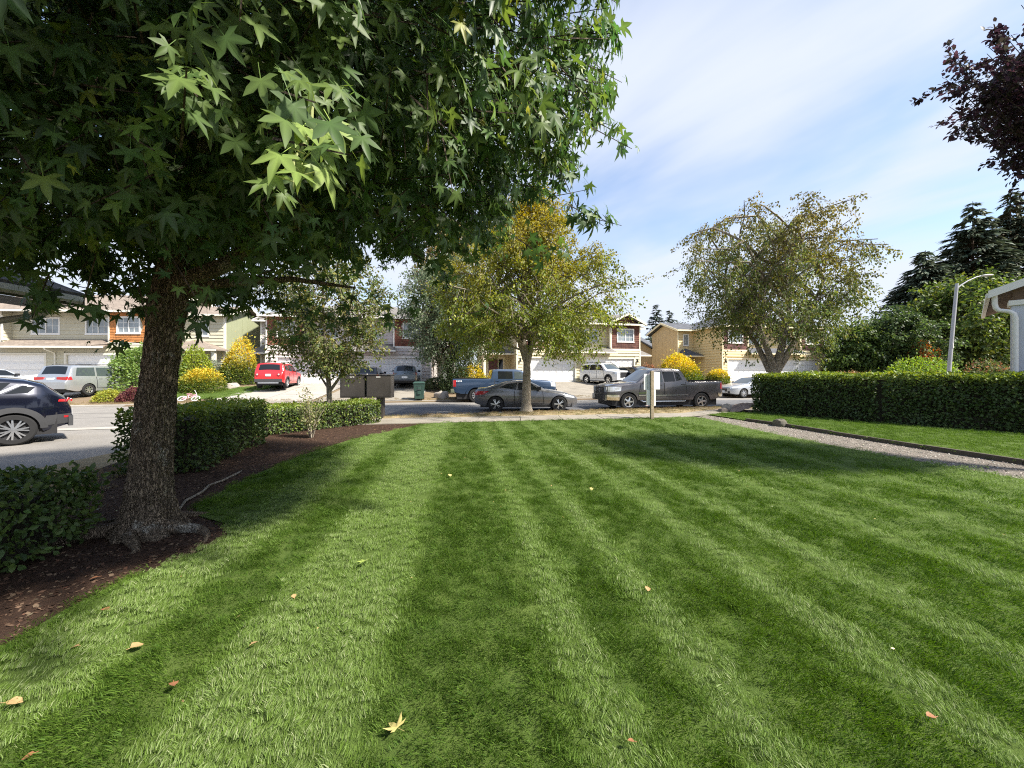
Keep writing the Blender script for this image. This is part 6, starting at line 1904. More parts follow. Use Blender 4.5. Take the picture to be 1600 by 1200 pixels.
def grass_material(name, cols, gloss=.5):
    m = bpy.data.materials.new(name); nt, b = nodes_of(m)
    at = N(nt, 'ShaderNodeAttribute', attribute_name='tone'); at.attribute_type = 'INSTANCER'
    bl = N(nt, 'ShaderNodeAttribute', attribute_name='blade')
    ad = N(nt, 'ShaderNodeMath', operation='MULTIPLY_ADD')
    nt.links.new(bl.outputs['Fac'], ad.inputs[0]); ad.inputs[1].default_value = .5
    nt.links.new(at.outputs['Fac'], ad.inputs[2])
    cr = N(nt, 'ShaderNodeValToRGB'); el = cr.color_ramp.elements
    while len(el) < len(cols): el.new(.5)
    for e, (p, c) in zip(el, cols): e.position = p; e.color = rgba(c)
    nt.links.new(ad.outputs[0], cr.inputs[0])
    nt.links.new(cr.outputs[0], b.inputs['Base Color'])
    b.inputs['Roughness'].default_value = gloss; b.inputs['Specular IOR Level'].default_value = .2
    tr = N(nt, 'ShaderNodeBsdfTranslucent'); hs = N(nt, 'ShaderNodeHueSaturation', Saturation=1.1, Value=1.3)
    nt.links.new(cr.outputs[0], hs.inputs['Color']); nt.links.new(hs.outputs[0], tr.inputs['Color'])
    ms = N(nt, 'ShaderNodeMixShader'); ms.inputs[0].default_value = .35
    nt.links.new(b.outputs[0], ms.inputs[1]); nt.links.new(tr.outputs[0], ms.inputs[2])
    nt.links.new(ms.outputs[0], nt.nodes['Material Output'].inputs['Surface'])
    return m
def tuft_mesh(seed, rad, nb, h, w, mat, bend=.5):
    r = np.random.default_rng(seed); V, F, BL = [], [], []
    for k in range(nb):
        a, q = r.uniform(0, 2*PI), rad*math.sqrt(r.uniform(0, 1)); x, y = q*math.cos(a), q*math.sin(a)
        hh = h*r.uniform(.55, 1.2); yaw = r.uniform(0, 2*PI); ww = w*r.uniform(.7, 1.3)
        lean = np.array((r.normal(0, .28), r.normal(.42, .30)))*bend*2      # common lean along +Y of the tuft
        s = np.array((math.cos(yaw), math.sin(yaw), 0))*ww/2
        p0 = np.array((x, y, -.004)); p1 = p0+np.array((lean[0]*hh*.25, lean[1]*hh*.25, hh*.55)); p2 = p0+np.array((lean[0]*hh*.8, lean[1]*hh*.8, hh*.95))
        o = len(V)
        V += [p0-s, p0+s, p1-s*.8, p1+s*.8, p2]
        F += [(o, o+1, o+3), (o, o+3, o+2), (o+2, o+3, o+4)]
        BL += [r.uniform(0, 1)]*5
    me = bpy.data.meshes.new('tuft'); me.from_pydata([tuple(v) for v in V], [], F)
    a = me.attributes.new('blade', 'FLOAT', 'POINT'); a.data.foreach_set('value', np.array(BL, dtype=np.float32))
    me.materials.append(mat); me.update()
    return bpy.data.objects.new('grass_tuft', me)
def scatter(name, P, rot, scl, tone, tufts, idx, label=None):
    me = bpy.data.meshes.new(name); me.vertices.add(len(P)); me.vertices.foreach_set('co', P.astype(np.float32).ravel())
    for nm, ty, arr, key in (('rot', 'FLOAT_VECTOR', rot, 'vector'), ('scl', 'FLOAT', scl, 'value'), ('tone', 'FLOAT', tone, 'value'), ('pick', 'INT', idx, 'value')):
        a = me.attributes.new(nm, ty, 'POINT'); a.data.foreach_set(key, np.ascontiguousarray(arr.astype(np.int32 if ty == 'INT' else np.float32)).ravel())
    o = link(name, me, None, 0, 'stuff', label)
    ng = bpy.data.node_groups.new(name, 'GeometryNodeTree')
    ng.interface.new_socket('Geometry', in_out='INPUT', socket_type='NodeSocketGeometry')
    ng.interface.new_socket('Geometry', in_out='OUTPUT', socket_type='NodeSocketGeometry')
    gi, go = ng.nodes.new('NodeGroupInput'), ng.nodes.new('NodeGroupOutput')
    gj = ng.nodes.new('GeometryNodeJoinGeometry')
    for tf in reversed(tufts):
        oi = ng.nodes.new('GeometryNodeObjectInfo'); oi.inputs['Object'].default_value = tf; oi.inputs['As Instance'].default_value = True
        ng.links.new(oi.outputs['Geometry'], gj.inputs[0])
    ip = ng.nodes.new('GeometryNodeInstanceOnPoints'); ip.inputs['Pick Instance'].default_value = True
    ng.links.new(gi.outputs[0], ip.inputs['Points']); ng.links.new(gj.outputs[0], ip.inputs['Instance'])
    for nm, ty, sock in (('rot', 'FLOAT_VECTOR', 'Rotation'), ('scl', 'FLOAT', 'Scale'), ('pick', 'INT', 'Instance Index')):
        na = ng.nodes.new('GeometryNodeInputNamedAttribute'); na.data_type = ty; na.inputs['Name'].default_value = nm
        ng.links.new(na.outputs['Attribute'], ip.inputs[sock])
    ng.links.new(ip.outputs[0], go.inputs[0])
    md = o.modifiers.new('scatter', 'NODES'); md.node_group = ng
    return o
M['grass'] = grass_material('grass', [(0.0, (.030, .076, .010)), (.35, (.082, .148, .016)), (.65, (.142, .222, .038)), (.88, (.22, .30, .105)), (1.0, (.33, .36, .19))], .62)  # palest stops carry the painted sheen of the light stripes
M['grass_dry'] = grass_material('grass_dry', [(0.0, (.15, .11, .055)), (.4, (.27, .205, .11)), (.7, (.34, .27, .15)), (1.0, (.15, .18, .05))], .7)
TUFT = [tuft_mesh(300+i, .085, 105, .030, .0026, M['grass'], .42) for i in range(5)]
TUFT_F = [tuft_mesh(320+i, .14, 100, .034, .0046, M['grass'], .42) for i in range(3)]
TUFT_D = [tuft_mesh(340+i, .11, 34, .045, .0055, M['grass_dry'], .7) for i in range(3)]

def lawn_points(poly, bands, seed):
    r = np.random.default_rng(seed); xs_ = [p[0] for p in poly]; ys_ = [p[1] for p in poly]
    x0, x1, y0, y1 = min(xs_), max(xs_), max(-1.5, min(ys_)), max(ys_)
    out = []
    for (d0, d1, dens) in bands:
        n = int((x1-x0)*(y1-y0)*dens); P = np.column_stack([r.uniform(x0, x1, n), r.uniform(y0, y1, n)])
        d = np.hypot(P[:, 0], P[:, 1]); P = P[(d >= d0) & (d < d1)]
        out.append(P[inside(P, poly)])
    return np.vstack(out)
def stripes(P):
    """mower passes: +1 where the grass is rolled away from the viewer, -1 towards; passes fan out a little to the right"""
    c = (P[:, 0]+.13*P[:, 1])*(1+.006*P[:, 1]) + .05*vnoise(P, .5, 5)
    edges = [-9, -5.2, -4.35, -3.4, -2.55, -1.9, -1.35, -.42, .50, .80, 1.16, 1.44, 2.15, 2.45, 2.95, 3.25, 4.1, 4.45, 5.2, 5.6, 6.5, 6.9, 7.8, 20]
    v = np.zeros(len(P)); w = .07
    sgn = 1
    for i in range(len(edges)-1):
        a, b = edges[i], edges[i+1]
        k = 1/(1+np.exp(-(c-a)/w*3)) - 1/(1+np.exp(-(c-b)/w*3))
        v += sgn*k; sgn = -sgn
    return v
def lay(name, poly, bands, seed, near_scale=1.0, z=0.0, striped=True, label=None):
    r = np.random.default_rng(seed+1)
    P = lawn_points(poly, bands, seed); n = len(P)
    d = np.hypot(P[:, 0], P[:, 1])
    st = stripes(P) if striped else np.zeros(n)
    yaw0 = .13                                        # mowing direction
    yaw = yaw0+np.where(r.random(n) < .5+.49*st, 0, PI)+r.normal(0, .85, n) + .2*vnoise(P, 2.2, 11)
    rot = np.column_stack([r.normal(0, .2, n), r.normal(0, .2, n), yaw])
    # lean of the whole tuft along its own +Y
    ll = -.18-.25*np.abs(st)
    rot[:, 0] += ll*np.cos(0*yaw)
    patch = .10*vnoise(P, 1.1, 21)+.07*vnoise(P, 3.7, 22)
    tone = .24+.8*patch+.25*st+r.normal(0, .07, n)  # stripe term paints the sky sheen of bent blades into their colour
    tone += np.where(vnoise(P, .9, 33) > .95, .14, 0)
    scl = r.uniform(.8, 1.2, n)*(1+.12*vnoise(P, 2.5, 44))*near_scale
    edge = 0
    P3 = np.column_stack([P, np.full(n, z)])
    return P3, rot, scl, np.clip(tone, 0, .5), d
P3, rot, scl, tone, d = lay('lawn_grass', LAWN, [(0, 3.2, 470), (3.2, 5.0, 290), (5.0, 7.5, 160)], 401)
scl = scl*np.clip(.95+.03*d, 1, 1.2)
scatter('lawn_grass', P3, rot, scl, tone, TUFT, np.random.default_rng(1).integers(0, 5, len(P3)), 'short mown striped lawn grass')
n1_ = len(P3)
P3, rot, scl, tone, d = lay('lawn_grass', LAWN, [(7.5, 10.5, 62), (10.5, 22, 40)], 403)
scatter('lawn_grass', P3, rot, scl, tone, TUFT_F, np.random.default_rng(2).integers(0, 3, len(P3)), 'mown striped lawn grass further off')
SIDEG = PATH_R[::-1] + [(8.6, sw_near(8.6)-.04), (9.3, sw_near(9.3)-.3), (10.0, 15.6), (11.7, 12.6), (13.3, 10.2), (14.2, 7.0), (15, -4)]
P3, rot, scl, tone, d = lay('side_grass', SIDEG, [(0, 30, 60)], 405, striped=False, z=.02)
scatter('side_grass', P3, rot, scl, np.clip(tone-.05, 0, .5), TUFT_F, np.random.default_rng(3).integers(0, 3, len(P3)), 'grass between gravel path and tall hedge')
print('tufts', n1_, len(P3))
# watered yard across the street, and parched grass of the strip and verges
r = np.random.default_rng(7)
P = lawn_points(YARD, [(0, 60, 40)], 407); n = len(P)
P3 = np.column_stack([P, [H(x, y)+.03 for x, y in P]])
scatter('yard_grass', P3, np.column_stack([r.normal(0, .2, n), r.normal(0, .2, n), r.uniform(0, 6.28, n)]), r.uniform(1.0, 1.5, n), np.clip(.36+r.normal(0, .07, n), 0, .6), TUFT_F, r.integers(0, 3, n), 'green front yard grass across the street')
STRIP = [(x, sw_far(x)+.02) for x in np.linspace(-7.5, 22, 30)] + [(x, yn(x)-.16) for x in np.linspace(22, -7.5, 30)]
P = lawn_points(STRIP, [(0, 40, 60)], 409); n = len(P)
tt = np.array([(y-sw_far(x))/(yn(x)-sw_far(x)) for x, y in P])
P3 = np.column_stack([P, .008+.06*np.sin(PI*np.clip(tt, 0, 1))])
greenish = np.clip(.95-1.3*tt+.25*vnoise(P, 1.0, 3), 0, 1)
tone = np.where(r.random(n) < greenish*.8, .60, .12)+r.normal(0, .08, n)
scatter('strip_grass', P3, np.column_stack([r.normal(0, .25, n), r.normal(0, .25, n), r.uniform(0, 6.28, n)]), r.uniform(.8, 1.3, n), np.clip(tone, 0, .75), TUFT_D, r.integers(0, 3, n), 'parched grass of the kerbside strip')
VERGE = [(x, yf(x)+.2) for x in np.linspace(-40, 30, 50)] + [(x, yf(x)+1.3) for x in np.linspace(30, -40, 50)]
P = lawn_points(VERGE, [(0, 60, 16)], 411); n = len(P)
P3 = np.column_stack([P, [H(x, y)+.025 for x, y in P]])
scatter('verge_grass', P3, np.column_stack([r.normal(0, .25, n), r.normal(0, .25, n), r.uniform(0, 6.28, n)]), r.uniform(1.0, 1.6, n), np.clip(.15+r.normal(0, .1, n), 0, .6), TUFT_D, r.integers(0, 3, n), 'parched grass along the far kerb')
WORN = [(-5.2, 4.25), (-5.5, 5.2), (-6.6, 6.6), (-7.5, 6.6), (-8.4, 2.9), (-5.9, 2.9)]
P = lawn_points(WORN, [(0, 60, 60)], 413); n = len(P)
P3 = np.column_stack([P, np.full(n, -.02)])
scatter('worn_grass', P3, np.column_stack([r.normal(0, .25, n), r.normal(0, .25, n), r.uniform(0, 6.28, n)]), r.uniform(.6, 1.1, n), np.clip(.3+r.normal(0, .15, n), 0, .75), TUFT_D, r.integers(0, 3, n), 'thin dry grass beside the parking apron')

# bark chips, gravel stones
def chips(name, poly, dens, seed, size, flat, cols, z, label, dmax=40):
    r = np.random.default_rng(seed); P = lawn_points(poly, dens, seed); n = len(P)
    s = size*r.uniform(.4, 1.5, n); asp = r.uniform(.3, .8, n) if flat else r.uniform(.7, 1, n)
    a = r.uniform(0, 2*PI, n); e = unit(np.column_stack([np.cos(a), np.sin(a), r.normal(0, .25, n)])); up = unit(np.column_stack([r.normal(0, .35, n), r.normal(0, .35, n), np.ones(n)]))
    b = unit(np.cross(up, e)); u = np.cross(e, b); C = np.column_stack([P, z+s*(.12 if flat else .25)])
    h = (s*(.18 if flat else .5))[:, None]
    V = np.stack([C-e*s[:, None]-b*0, C+b*(s*asp)[:, None], C+e*s[:, None], C-b*(s*asp)[:, None], C+u*h, C-u*h], 1)
    F = np.array([(0,3,4), (3,2,4), (2,1,4), (1,0,4)])
    f = F[None]+(np.arange(n)*6)[:, None, None]
    col = palette(r, n, cols, jit=.25)
    return np_mesh(name, V.reshape(-1, 3), f.reshape(-1), 3, M['chip'], None, np.repeat(col, 6, 0), 'stuff')
_m = bpy.data.materials.new('chip'); _nt, _b = nodes_of(_m); _a = N(_nt, 'ShaderNodeAttribute', attribute_name='Col'); _nt.links.new(_a.outputs['Color'], _b.inputs['Base Color']); _b.inputs['Roughness'].default_value = .95; _b.inputs['Specular IOR Level'].default_value = .15
M['chip'] = _m
MUL = LAWN_L + [(-2.6, 12.66), (-4.2, 12.3), (-5.8, 11.6), (-7.0, 9.2), (-5.6, 5.2), (-5.0, 4.2), (-4.2, 3.9), (-4.1, -1)]
chips('bark_chips', MUL, [(0, 5.5, 900), (5.5, 9, 420), (9, 16, 170)], 421, .016, True, [(.045, .025, .017), (.07, .042, .028), (.03, .018, .013), (.11, .075, .05)], -.010, None)
chips('gravel_stones', PATH_L[::-1]+[(7.4, 14.4)]+PATH_R, [(0, 9, 900), (9, 18, 420)], 423, .012, False, [(.23, .20, .17), (.17, .15, .128), (.29, .265, .235), (.13, .115, .10)], -.016, None)
chips('leaf_litter', [(-7, -1), (8, -1), (9, 13.5), (-4, 13)], [(0, 14, 1.2)], 425, .012, True, [(.35, .26, .10), (.25, .16, .07), (.45, .42, .25)], .035, None)
# ================================================================== SMALL THINGS
# fallen leaves on the lawn: each one a thing, curled
BRN = simple('leaf_brown', (.27, .115, .05), .7, var=.3, vs=30, col2=(.16, .07, .035))
TAN = simple('leaf_tan', (.36, .235, .105), .7, var=.25, vs=30, col2=(.33, .17, .07))
LYE = simple('leaf_yellow', (.47, .40, .14), .6, var=.15, vs=30)
GRN = simple('leaf_palegreen', (.30, .38, .08), .6, var=.15, vs=30)
def fallen(label, px, py, size, mat, seed, star=False, z=.045):
    size *= .88; Y = (1.6-z)*600/(py-585); X = (px-800)/600*Y
    r = random.Random(seed); tv, tf = STAR if star else OVAL
    mb = MB(); yaw = r.uniform(0, 6.28); curl = r.uniform(.25, .7); tx, ty = r.uniform(-.3, .3), r.uniform(-.3, .3)
    vs = []
    for v in tv:
        x, y, q = (v[0]*(1.35 if not star else 1.0))*size, v[1]*size, v[2]*size*(.5)
        q += curl*(x*x)/size*1.4 + .25*curl*(y-.5*size)**2/size
        vs.append((x*math.cos(yaw)-y*math.sin(yaw), x*math.sin(yaw)+y*math.cos(yaw), q+x*tx+y*ty))
    mb.add(vs, [tuple(int(i) for i in f) for f in tf])
    # stalk
    if not star: mb.tube([(0, 0, 0), (.25*size*math.sin(yaw), -.25*size*math.cos(yaw), .05*size)], .0016, 4)
    o = mb.build('fallen_leaf', mat, None, 50); o.location = (X, Y, z)
    tag(o, label, 'leaf', 'fallen leaves on the lawn')
fallen('pale yellow star shaped leaf lying in the shaded grass near the bottom', 621, 1138, .085, LYE, 1, True)
fallen('tan rounded leaf lying on sunlit grass right of the mulch', 203, 1013, .075, TAN, 2)
fallen('brown leaf at the edge of the mulch below the trunk', 171, 953, .07, BRN, 3)
fallen('small tan leaf just left of the tan rounded leaf', 123, 1009, .055, TAN, 4)
fallen('reddish brown leaf alone in the sunny grass', 271, 1066, .06, BRN, 5)
fallen('tan leaf cut off by the left edge of the picture', 8, 1098, .075, TAN, 6)
fallen('small brown crumpled leaf at the bottom left', 55, 1176, .045, BRN, 7)
fallen('small brown leaf at the bottom edge of the lawn', 992, 1159, .035, BRN, 8)
fallen('yellow green leaf under the crown in dappled light', 570, 876, .09, GRN, 9, True)
fallen('pale leaf on the dark mown stripe', 702, 741, .085, LYE, 10)
fallen('tan leaf on the lawn right of the light stripe', 1012, 917, .06, TAN, 11)
fallen('pale leaf far out on the lawn below the grey coupe', 924, 762, .075, LYE, 12)
fallen('dark brown leaf at the lower right of the lawn', 1462, 1120, .05, BRN, 13)
fallen('thin tan leaf in sunny grass left of the yellow star leaf', 460, 935, .05, TAN, 14)
fallen('faded tan leaf lying left of the light mown stripe', 392, 1007, .05, TAN, 15)
fallen('brown leaf resting on the dark mulch', 155, 901, .06, BRN, 16, z=.01)

# mail cabinets on pedestals, backs towards us
CAB = simple('cabinet_brown', (.062, .055, .05), .45, var=.12, vs=4, bump=.05, bs=30)
for i, (X, lb) in enumerate(((-5.71, 'left dark brown steel mail cabinet on pedestal behind the low hedge'), (-4.77, 'right dark brown steel mail cabinet on pedestal nearest the bare gravel'))):
    t = thing('mail_cabinet', lb, 'mail cabinet', (X, 13.75, 0), R(3), 'mail cabinets by the sidewalk')
    mb = MB(); mb.box(-.44, .44, 0, .42, .76, 1.56); mb.build('cabinet_body', CAB, t, bevel=.012)
    mb = MB(); mb.box(-.415, .415, -.012, -.001, .80, 1.53); mb.build('back_panel', CAB, t, bevel=.006)
    mb = MB(); mb.box(-.46, .46, -.03, .45, 1.565, 1.60); mb.build('cabinet_cap', CAB, t, bevel=.01)
    mb = MB(); mb.box(-.09, .06, -.022, -.013, 1.49, 1.52); mb.build('label_plate', M['white'], t)
    mb = MB(); mb.box(-.12, .12, .12, .36, -.02, .755); mb.build('pedestal', CAB, t)
    if i == 1:
        mb = MB(); mb.tube([(-.47, .18, .4), (-.47, .18, 1.62)], .025, 8); mb.build('post', M['white'], t)

# green wheelie bin
BIN = simple('bin_green', (.028, .062, .048), .5, var=.15, vs=5)
bx = -5.62; by = 23.25
t = thing('wheelie_bin', 'dark green wheelie bin standing at the far kerb', 'bin', (bx, by, H(bx, by)+.03), R(12))
def taper(mb, w0, d0, w1, d1, z0, z1):
    v = [(-w0, -d0, z0), (w0, -d0, z0), (w0, d0, z0), (-w0, d0, z0), (-w1, -d1, z1), (w1, -d1, z1), (w1, d1, z1), (-w1, d1, z1)]
    mb.add(v, [(3,2,1,0), (4,5,6,7), (0,1,5,4), (1,2,6,5), (2,3,7,6), (3,0,4,7)])
mb = MB(); taper(mb, .25, .30, .33, .40, .06, .98); mb.build('bin_body', BIN, t, bevel=.025)
mb = MB(); mb.box(-.36, .36, -.43, .43, .985, 1.03); taper(mb, .35, .42, .27, .3, 1.03, 1.10); mb.build('lid', BIN, t, bevel=.02)
mb = MB(); mb.tube([(-.30, .47, 1.0), (.30, .47, 1.0)], .022, 8); mb.box(-.33, -.28, .38, .48, .96, 1.02); mb.box(.28, .33, .38, .48, .96, 1.02); mb.build('handle', BIN, t)
mb = MB(); mb.box(-.10, .10, -.39, -.34, .35, .80); mb.build('front_panel', BIN, t, bevel=.02)
mb = MB(); mb.tube([(-.14, -.405, .62), (.14, -.405, .62)], .018, 8); mb.build('lift_bar', M['black'], t)
mb = MB(); mb.box(-.2, .2, -.385, -.375, .82, .92); mb.build('recess_panel', M['black'], t)
for sx in (-1, 1):
    mb = MB(); mb.lathe([(0, -.03), (.12, -.03), (.14, -.015), (.14, .015), (.12, .03), (0, .03)], (sx*.27, .32, .13), 'x', 18); mb.build('wheel', M['rubber'], t)

# notice post with white leaflet boxes and backs of signs
t = thing('notice_post', 'weathered wooden post carrying white sign backs and leaflet boxes', 'sign post', (5.0, 13.72, 0), R(4))
mb = MB(); mb.box(-.055, .055, -.05, .05, -.1, 1.72); mb.build('post', M['wood_post'], t, bevel=.008)
mb = MB(); mb.box(-.27, -.15, .052, .075, 1.05, 1.62); mb.build('sign_panel', M['white'], t)
mb = MB(); mb.box(-.146, -.06, .02, .09, 1.05, 1.58); mb.build('leaflet_box', simple('grey_plastic', (.52, .53, .53), .4, var=.05), t)
mb = MB(); mb.box(.058, .32, .052, .075, 1.06, 1.68); mb.build('sign_panel', M['white'], t)
mb = MB(); mb.box(-.17, -.058, .02, .10, .50, 1.045); mb.build('leaflet_box', M['white'], t)
mb = MB(); mb.box(.058, .15, .02, .10, .48, 1.05); mb.build('leaflet_box', M['white'], t)
mb = MB(); mb.box(-.22, -.058, .0, .10, .47, .497); mb.build('leaflet_tray', simple('tray_pink', (.55, .42, .40), .6), t)

# street lamp
GAL = simple('galvanised', (.34, .35, .36), .5, metal=.3, var=.08, vs=3)
t = thing('street_lamp', 'tall pale metal street lamp with curved arm above the hedge', 'street lamp', (27.4, 24.2, .05), 0)
mb = MB(); mb.tube([(0, 0, -.1), (.2, 0, 2.5), (.62, 0, 7.0), (.64, 0, 7.28)], [.115, .10, .08, .075], 14); mb.build('pole', GAL, t, 60)
mb = MB(); mb.tube([(.62, 0, 6.95), (.85, -.02, 7.15), (1.25, -.05, 7.42), (1.75, -.1, 7.66), (2.0, -.12, 7.72)], [.05, .045, .04, .035, .035], 10); mb.build('arm', GAL, t, 60)
mb = MB()
pr = [(0, .0), (.06, .05), (.13, .25), (.16, .5), (.12, .72), (.0, .8)]
vs, fs = [], []
for (w_, x) in pr:
    for k in range(10):
        a = 2*PI*k/10; vs.append((1.95+x, -.12+w_*math.cos(a)*1.0, 7.74+w_*.45*math.sin(a)+.05*x))
for i in range(len(pr)-1):
    for k in range(10): fs.append((i*10+k, i*10+(k+1) % 10, (i+1)*10+(k+1) % 10, (i+1)*10+k))
mb.add(vs, fs); mb.build('lamp_head', GAL, t, 50)
mb = MB(); mb.box(.26, .30, -.12, -.09, 3.2, 3.5); mb.build('number_strip', M['white'], t)

# pink child's bicycle lying at the far kerb
PINK = simple('pink_paint', (.62, .30, .36), .4, var=.1)
t = thing('childs_bicycle', 'small pink bicycle lying at the mouth of the pale driveway', 'bicycle', (-17.9, 21.15, H(-17.9, 21.3)+.06), R(12))
def ringtube(mb, c, r_, tr, nrm, n=20):
    c = Vector(c); nrm = Vector(nrm).normalized(); a = nrm.orthogonal().normalized(); b = nrm.cross(a)
    pts = [c+a*math.cos(2*PI*k/n)*r_+b*math.sin(2*PI*k/n)*r_ for k in range(n+1)]
    mb.tube(pts, tr, 6, cap=False)
tl = Matrix.Rotation(R(-52), 4, 'X')
for x in (-.33, .33):
    mb = MB(); ringtube(mb, tl @ Vector((x, 0, .2)), .19, .025, tl.to_3x3() @ Vector((0, 1, 0))); mb.build('tyre', simple('white_tyre', (.6, .56, .56), .6), t)
    mb = MB()
    for k in range(5):
        a = k*PI/5; d = tl.to_3x3() @ Vector((math.cos(a), 0, math.sin(a))); c_ = tl @ Vector((x, 0, .2)); mb.tube([c_-d*.18, c_+d*.18], .004, 4)
    mb.build('spokes', M['alloy'], t)
mb = MB(); q = lambda x, z: tl @ Vector((x, 0, z))
for a, b in (((-.33, .2), (-.05, .22)), ((-.05, .22), (-.12, .55)), ((-.05, .22), (.22, .5)), ((-.12, .45), (.22, .52)), ((-.33, .2), (-.12, .45)), ((.33, .2), (.2, .62))): mb.tube([q(*a), q(*b)], .02, 6)
mb.build('frame', PINK, t)
mb = MB(); mb.obox(q(-.13, .58), (1, 0, 0), (0, 1, 0), (0, 0, 1), .12, .06, .025); mb.build('saddle', PINK, t, bevel=.02)
mb = MB(); mb.tube([tl @ Vector((.15, -.2, .68)), tl @ Vector((.2, 0, .62)), tl @ Vector((.15, .2, .68))], .016, 6); mb.build('handlebar', M['white'], t)

# dark bicycle on the yellow duplex porch
t = thing('bicycle', 'dark bicycle leaning by the yellow duplex porch', 'bicycle', (18.1, 37.6, H(18.1, 37.6)+.02), R(20))
for x in (-.48, .48):
    mb = MB(); ringtube(mb, (x, 0, .33), .31, .025, (0, 1, 0)); mb.build('tyre', M['rubber'], t)
mb = MB()
for a, b in (((-.48, 0, .33), (-.05, 0, .3)), ((-.05, 0, .3), (-.18, 0, .85)), ((-.05, 0, .3), (.36, 0, .75)), ((-.16, 0, .75), (.36, 0, .78)), ((-.48, 0, .33), (-.16, 0, .75)), ((.48, 0, .33), (.34, 0, .95))): mb.tube([a, b], .022, 6)
mb.build('frame', M['black'], t)
mb = MB(); mb.box(-.30, -.06, -.07, .07, .86, .91); mb.build('saddle', M['black'], t, bevel=.02)
mb = MB(); mb.tube([(.28, -.28, 1.0), (.33, 0, .96), (.28, .28, 1.0)], .018, 6); mb.build('handlebar', M['black'], t)

# stones
def boulder(name, label, loc, sx, sy, sz_, seed, mat=None):
    r = np.random.default_rng(seed); mb = MB(); n, m = 16, 9; vs = []; ph = r.uniform(0, 6, 6)
    for i in range(m):
        v = PI*i/(m-1)
        for j in range(n):
            u = 2*PI*j/n; k = 1+.12*math.sin(3*u+ph[0]+2*v)+.09*math.sin(5*v+ph[1]+u)+r.normal(0, .02)
            e = .75
            sg = lambda q: math.copysign(abs(q)**e, q)
            vs.append((sx*k*sg(math.sin(v)*math.cos(u)), sy*k*sg(math.sin(v)*math.sin(u)), sz_*k*sg(math.cos(v))))
    mb.add(vs, [(i*n+j, i*n+(j+1) % n, (i+1)*n+(j+1) % n, (i+1)*n+j) for i in range(m-1) for j in range(n)])
    o = mb.build(name, mat or M['stone'], None, 45); o.location = loc; o.rotation_euler = (0, 0, r.uniform(0, 6))
    return tag(o, label, 'stone')
boulder('boulder', 'pinkish boulder on the green front yard across the street', (-19.2, 26.4, H(-19.2, 26.4)+.12), .45, .32, .24, 501)
boulder('boulder', 'mossy squared stone let into the edge of the gravel path', (8.36, 12.0, .04), .22, .16, .16, 502, simple('mossy_stone', (.11, .10, .075), .95, var=.4, vs=10, bump=.6, bs=20, col2=(.07, .085, .03)))
boulder('boulder', 'pale rock beside the sidewalk at the end of the tall hedge', (9.35, 16.75, .10), .26, .2, .2, 503)
boulder('boulder', 'dark flat rock below the pale rock by the tall hedge', (9.0, 16.35, .04), .22, .15, .12, 504, simple('dark_stone', (.10, .085, .075), .95, var=.3, vs=10, bump=.6, bs=20))
boulder('boulder', 'weathered grey stone by the lilac house driveway beside the bin', (-4.5, 24.6, H(-4.5, 24.6)+.1), .5, .4, .3, 505)
# stony slope at the hedge end
mb = MB()
for i in range(9):
    for j in range(9):
        pass
vs = []; rr_ = np.random.default_rng(8)
for i in range(11):
    for j in range(9):
        x = 9.15+1.6*i/10; y = 15.95+1.5*j/8; h_ = .32*min(1, i/6)*math.sin(PI*(.2+.8*j/8)*.9)+rr_.normal(0, .02)
        vs.append((x, y+.3*(x-9.2), max(-.02, h_)))
mb.add(vs, [(i*9+j, (i+1)*9+j, (i+1)*9+j+1, i*9+j+1) for i in range(10) for j in range(8)])
structure('gravel_bank', mb, ground_mat('bank', [(0.25, (.20, .14, .11)), (.5, (.30, .22, .18)), (.8, (.38, .30, .25))], 7, .8, 60, .95, .6, 60), smooth=50)

# timber edging of the path
EDG = simple('edging_timber', (.075, .062, .045), .9, var=.3, vs=10, bump=.4, bs=20)
edge = thing('path_edging', 'dark timber edging along the far side of the gravel path', 'edging', (0, 0, 0))
pts = PATH_R[:-1]
for i in range(1, len(pts)-1):
    (ax, ay), (bx_, by_) = pts[i], pts[i+1]
    d = Vector((bx_-ax, by_-ay, 0)); L = d.length; d.normalize(); nrm = Vector((-d.y, d.x, 0)); m = max(1, int(L/1.6))
    for k in range(m):
        s0, s1 = L*k/m+.006, L*(k+1)/m-.006
        c_ = Vector((ax, ay, .02))+d*(s0+s1)/2
        mb = MB(); mb.obox(c_, d, nrm, (0, 0, 1), (s1-s0)/2, .035, .055+.006*((k*7+i) % 3)); mb.build('timber', EDG, edge, bevel=.008)

# exposed surface roots and a fallen twig in the mulch
for (lb, pts, r_) in (('pale exposed root snaking over the mulch behind the big trunk', [(-3.95, 4.55, -.01), (-4.12, 4.85, .008), (-4.2, 5.2, .004), (-4.34, 5.5, .009), (-4.36, 5.8, .003), (-4.42, 6.15, .006), (-4.55, 6.5, -.02)], .016),):
    mb = MB(); mb.tube([Vector(p) for p in pts], [r_*.7]+[r_]*(len(pts)-2)+[r_*.5], 8)
    tag(mb.build('surface_root', M['bark_grey'], None, 60), lb, 'root')

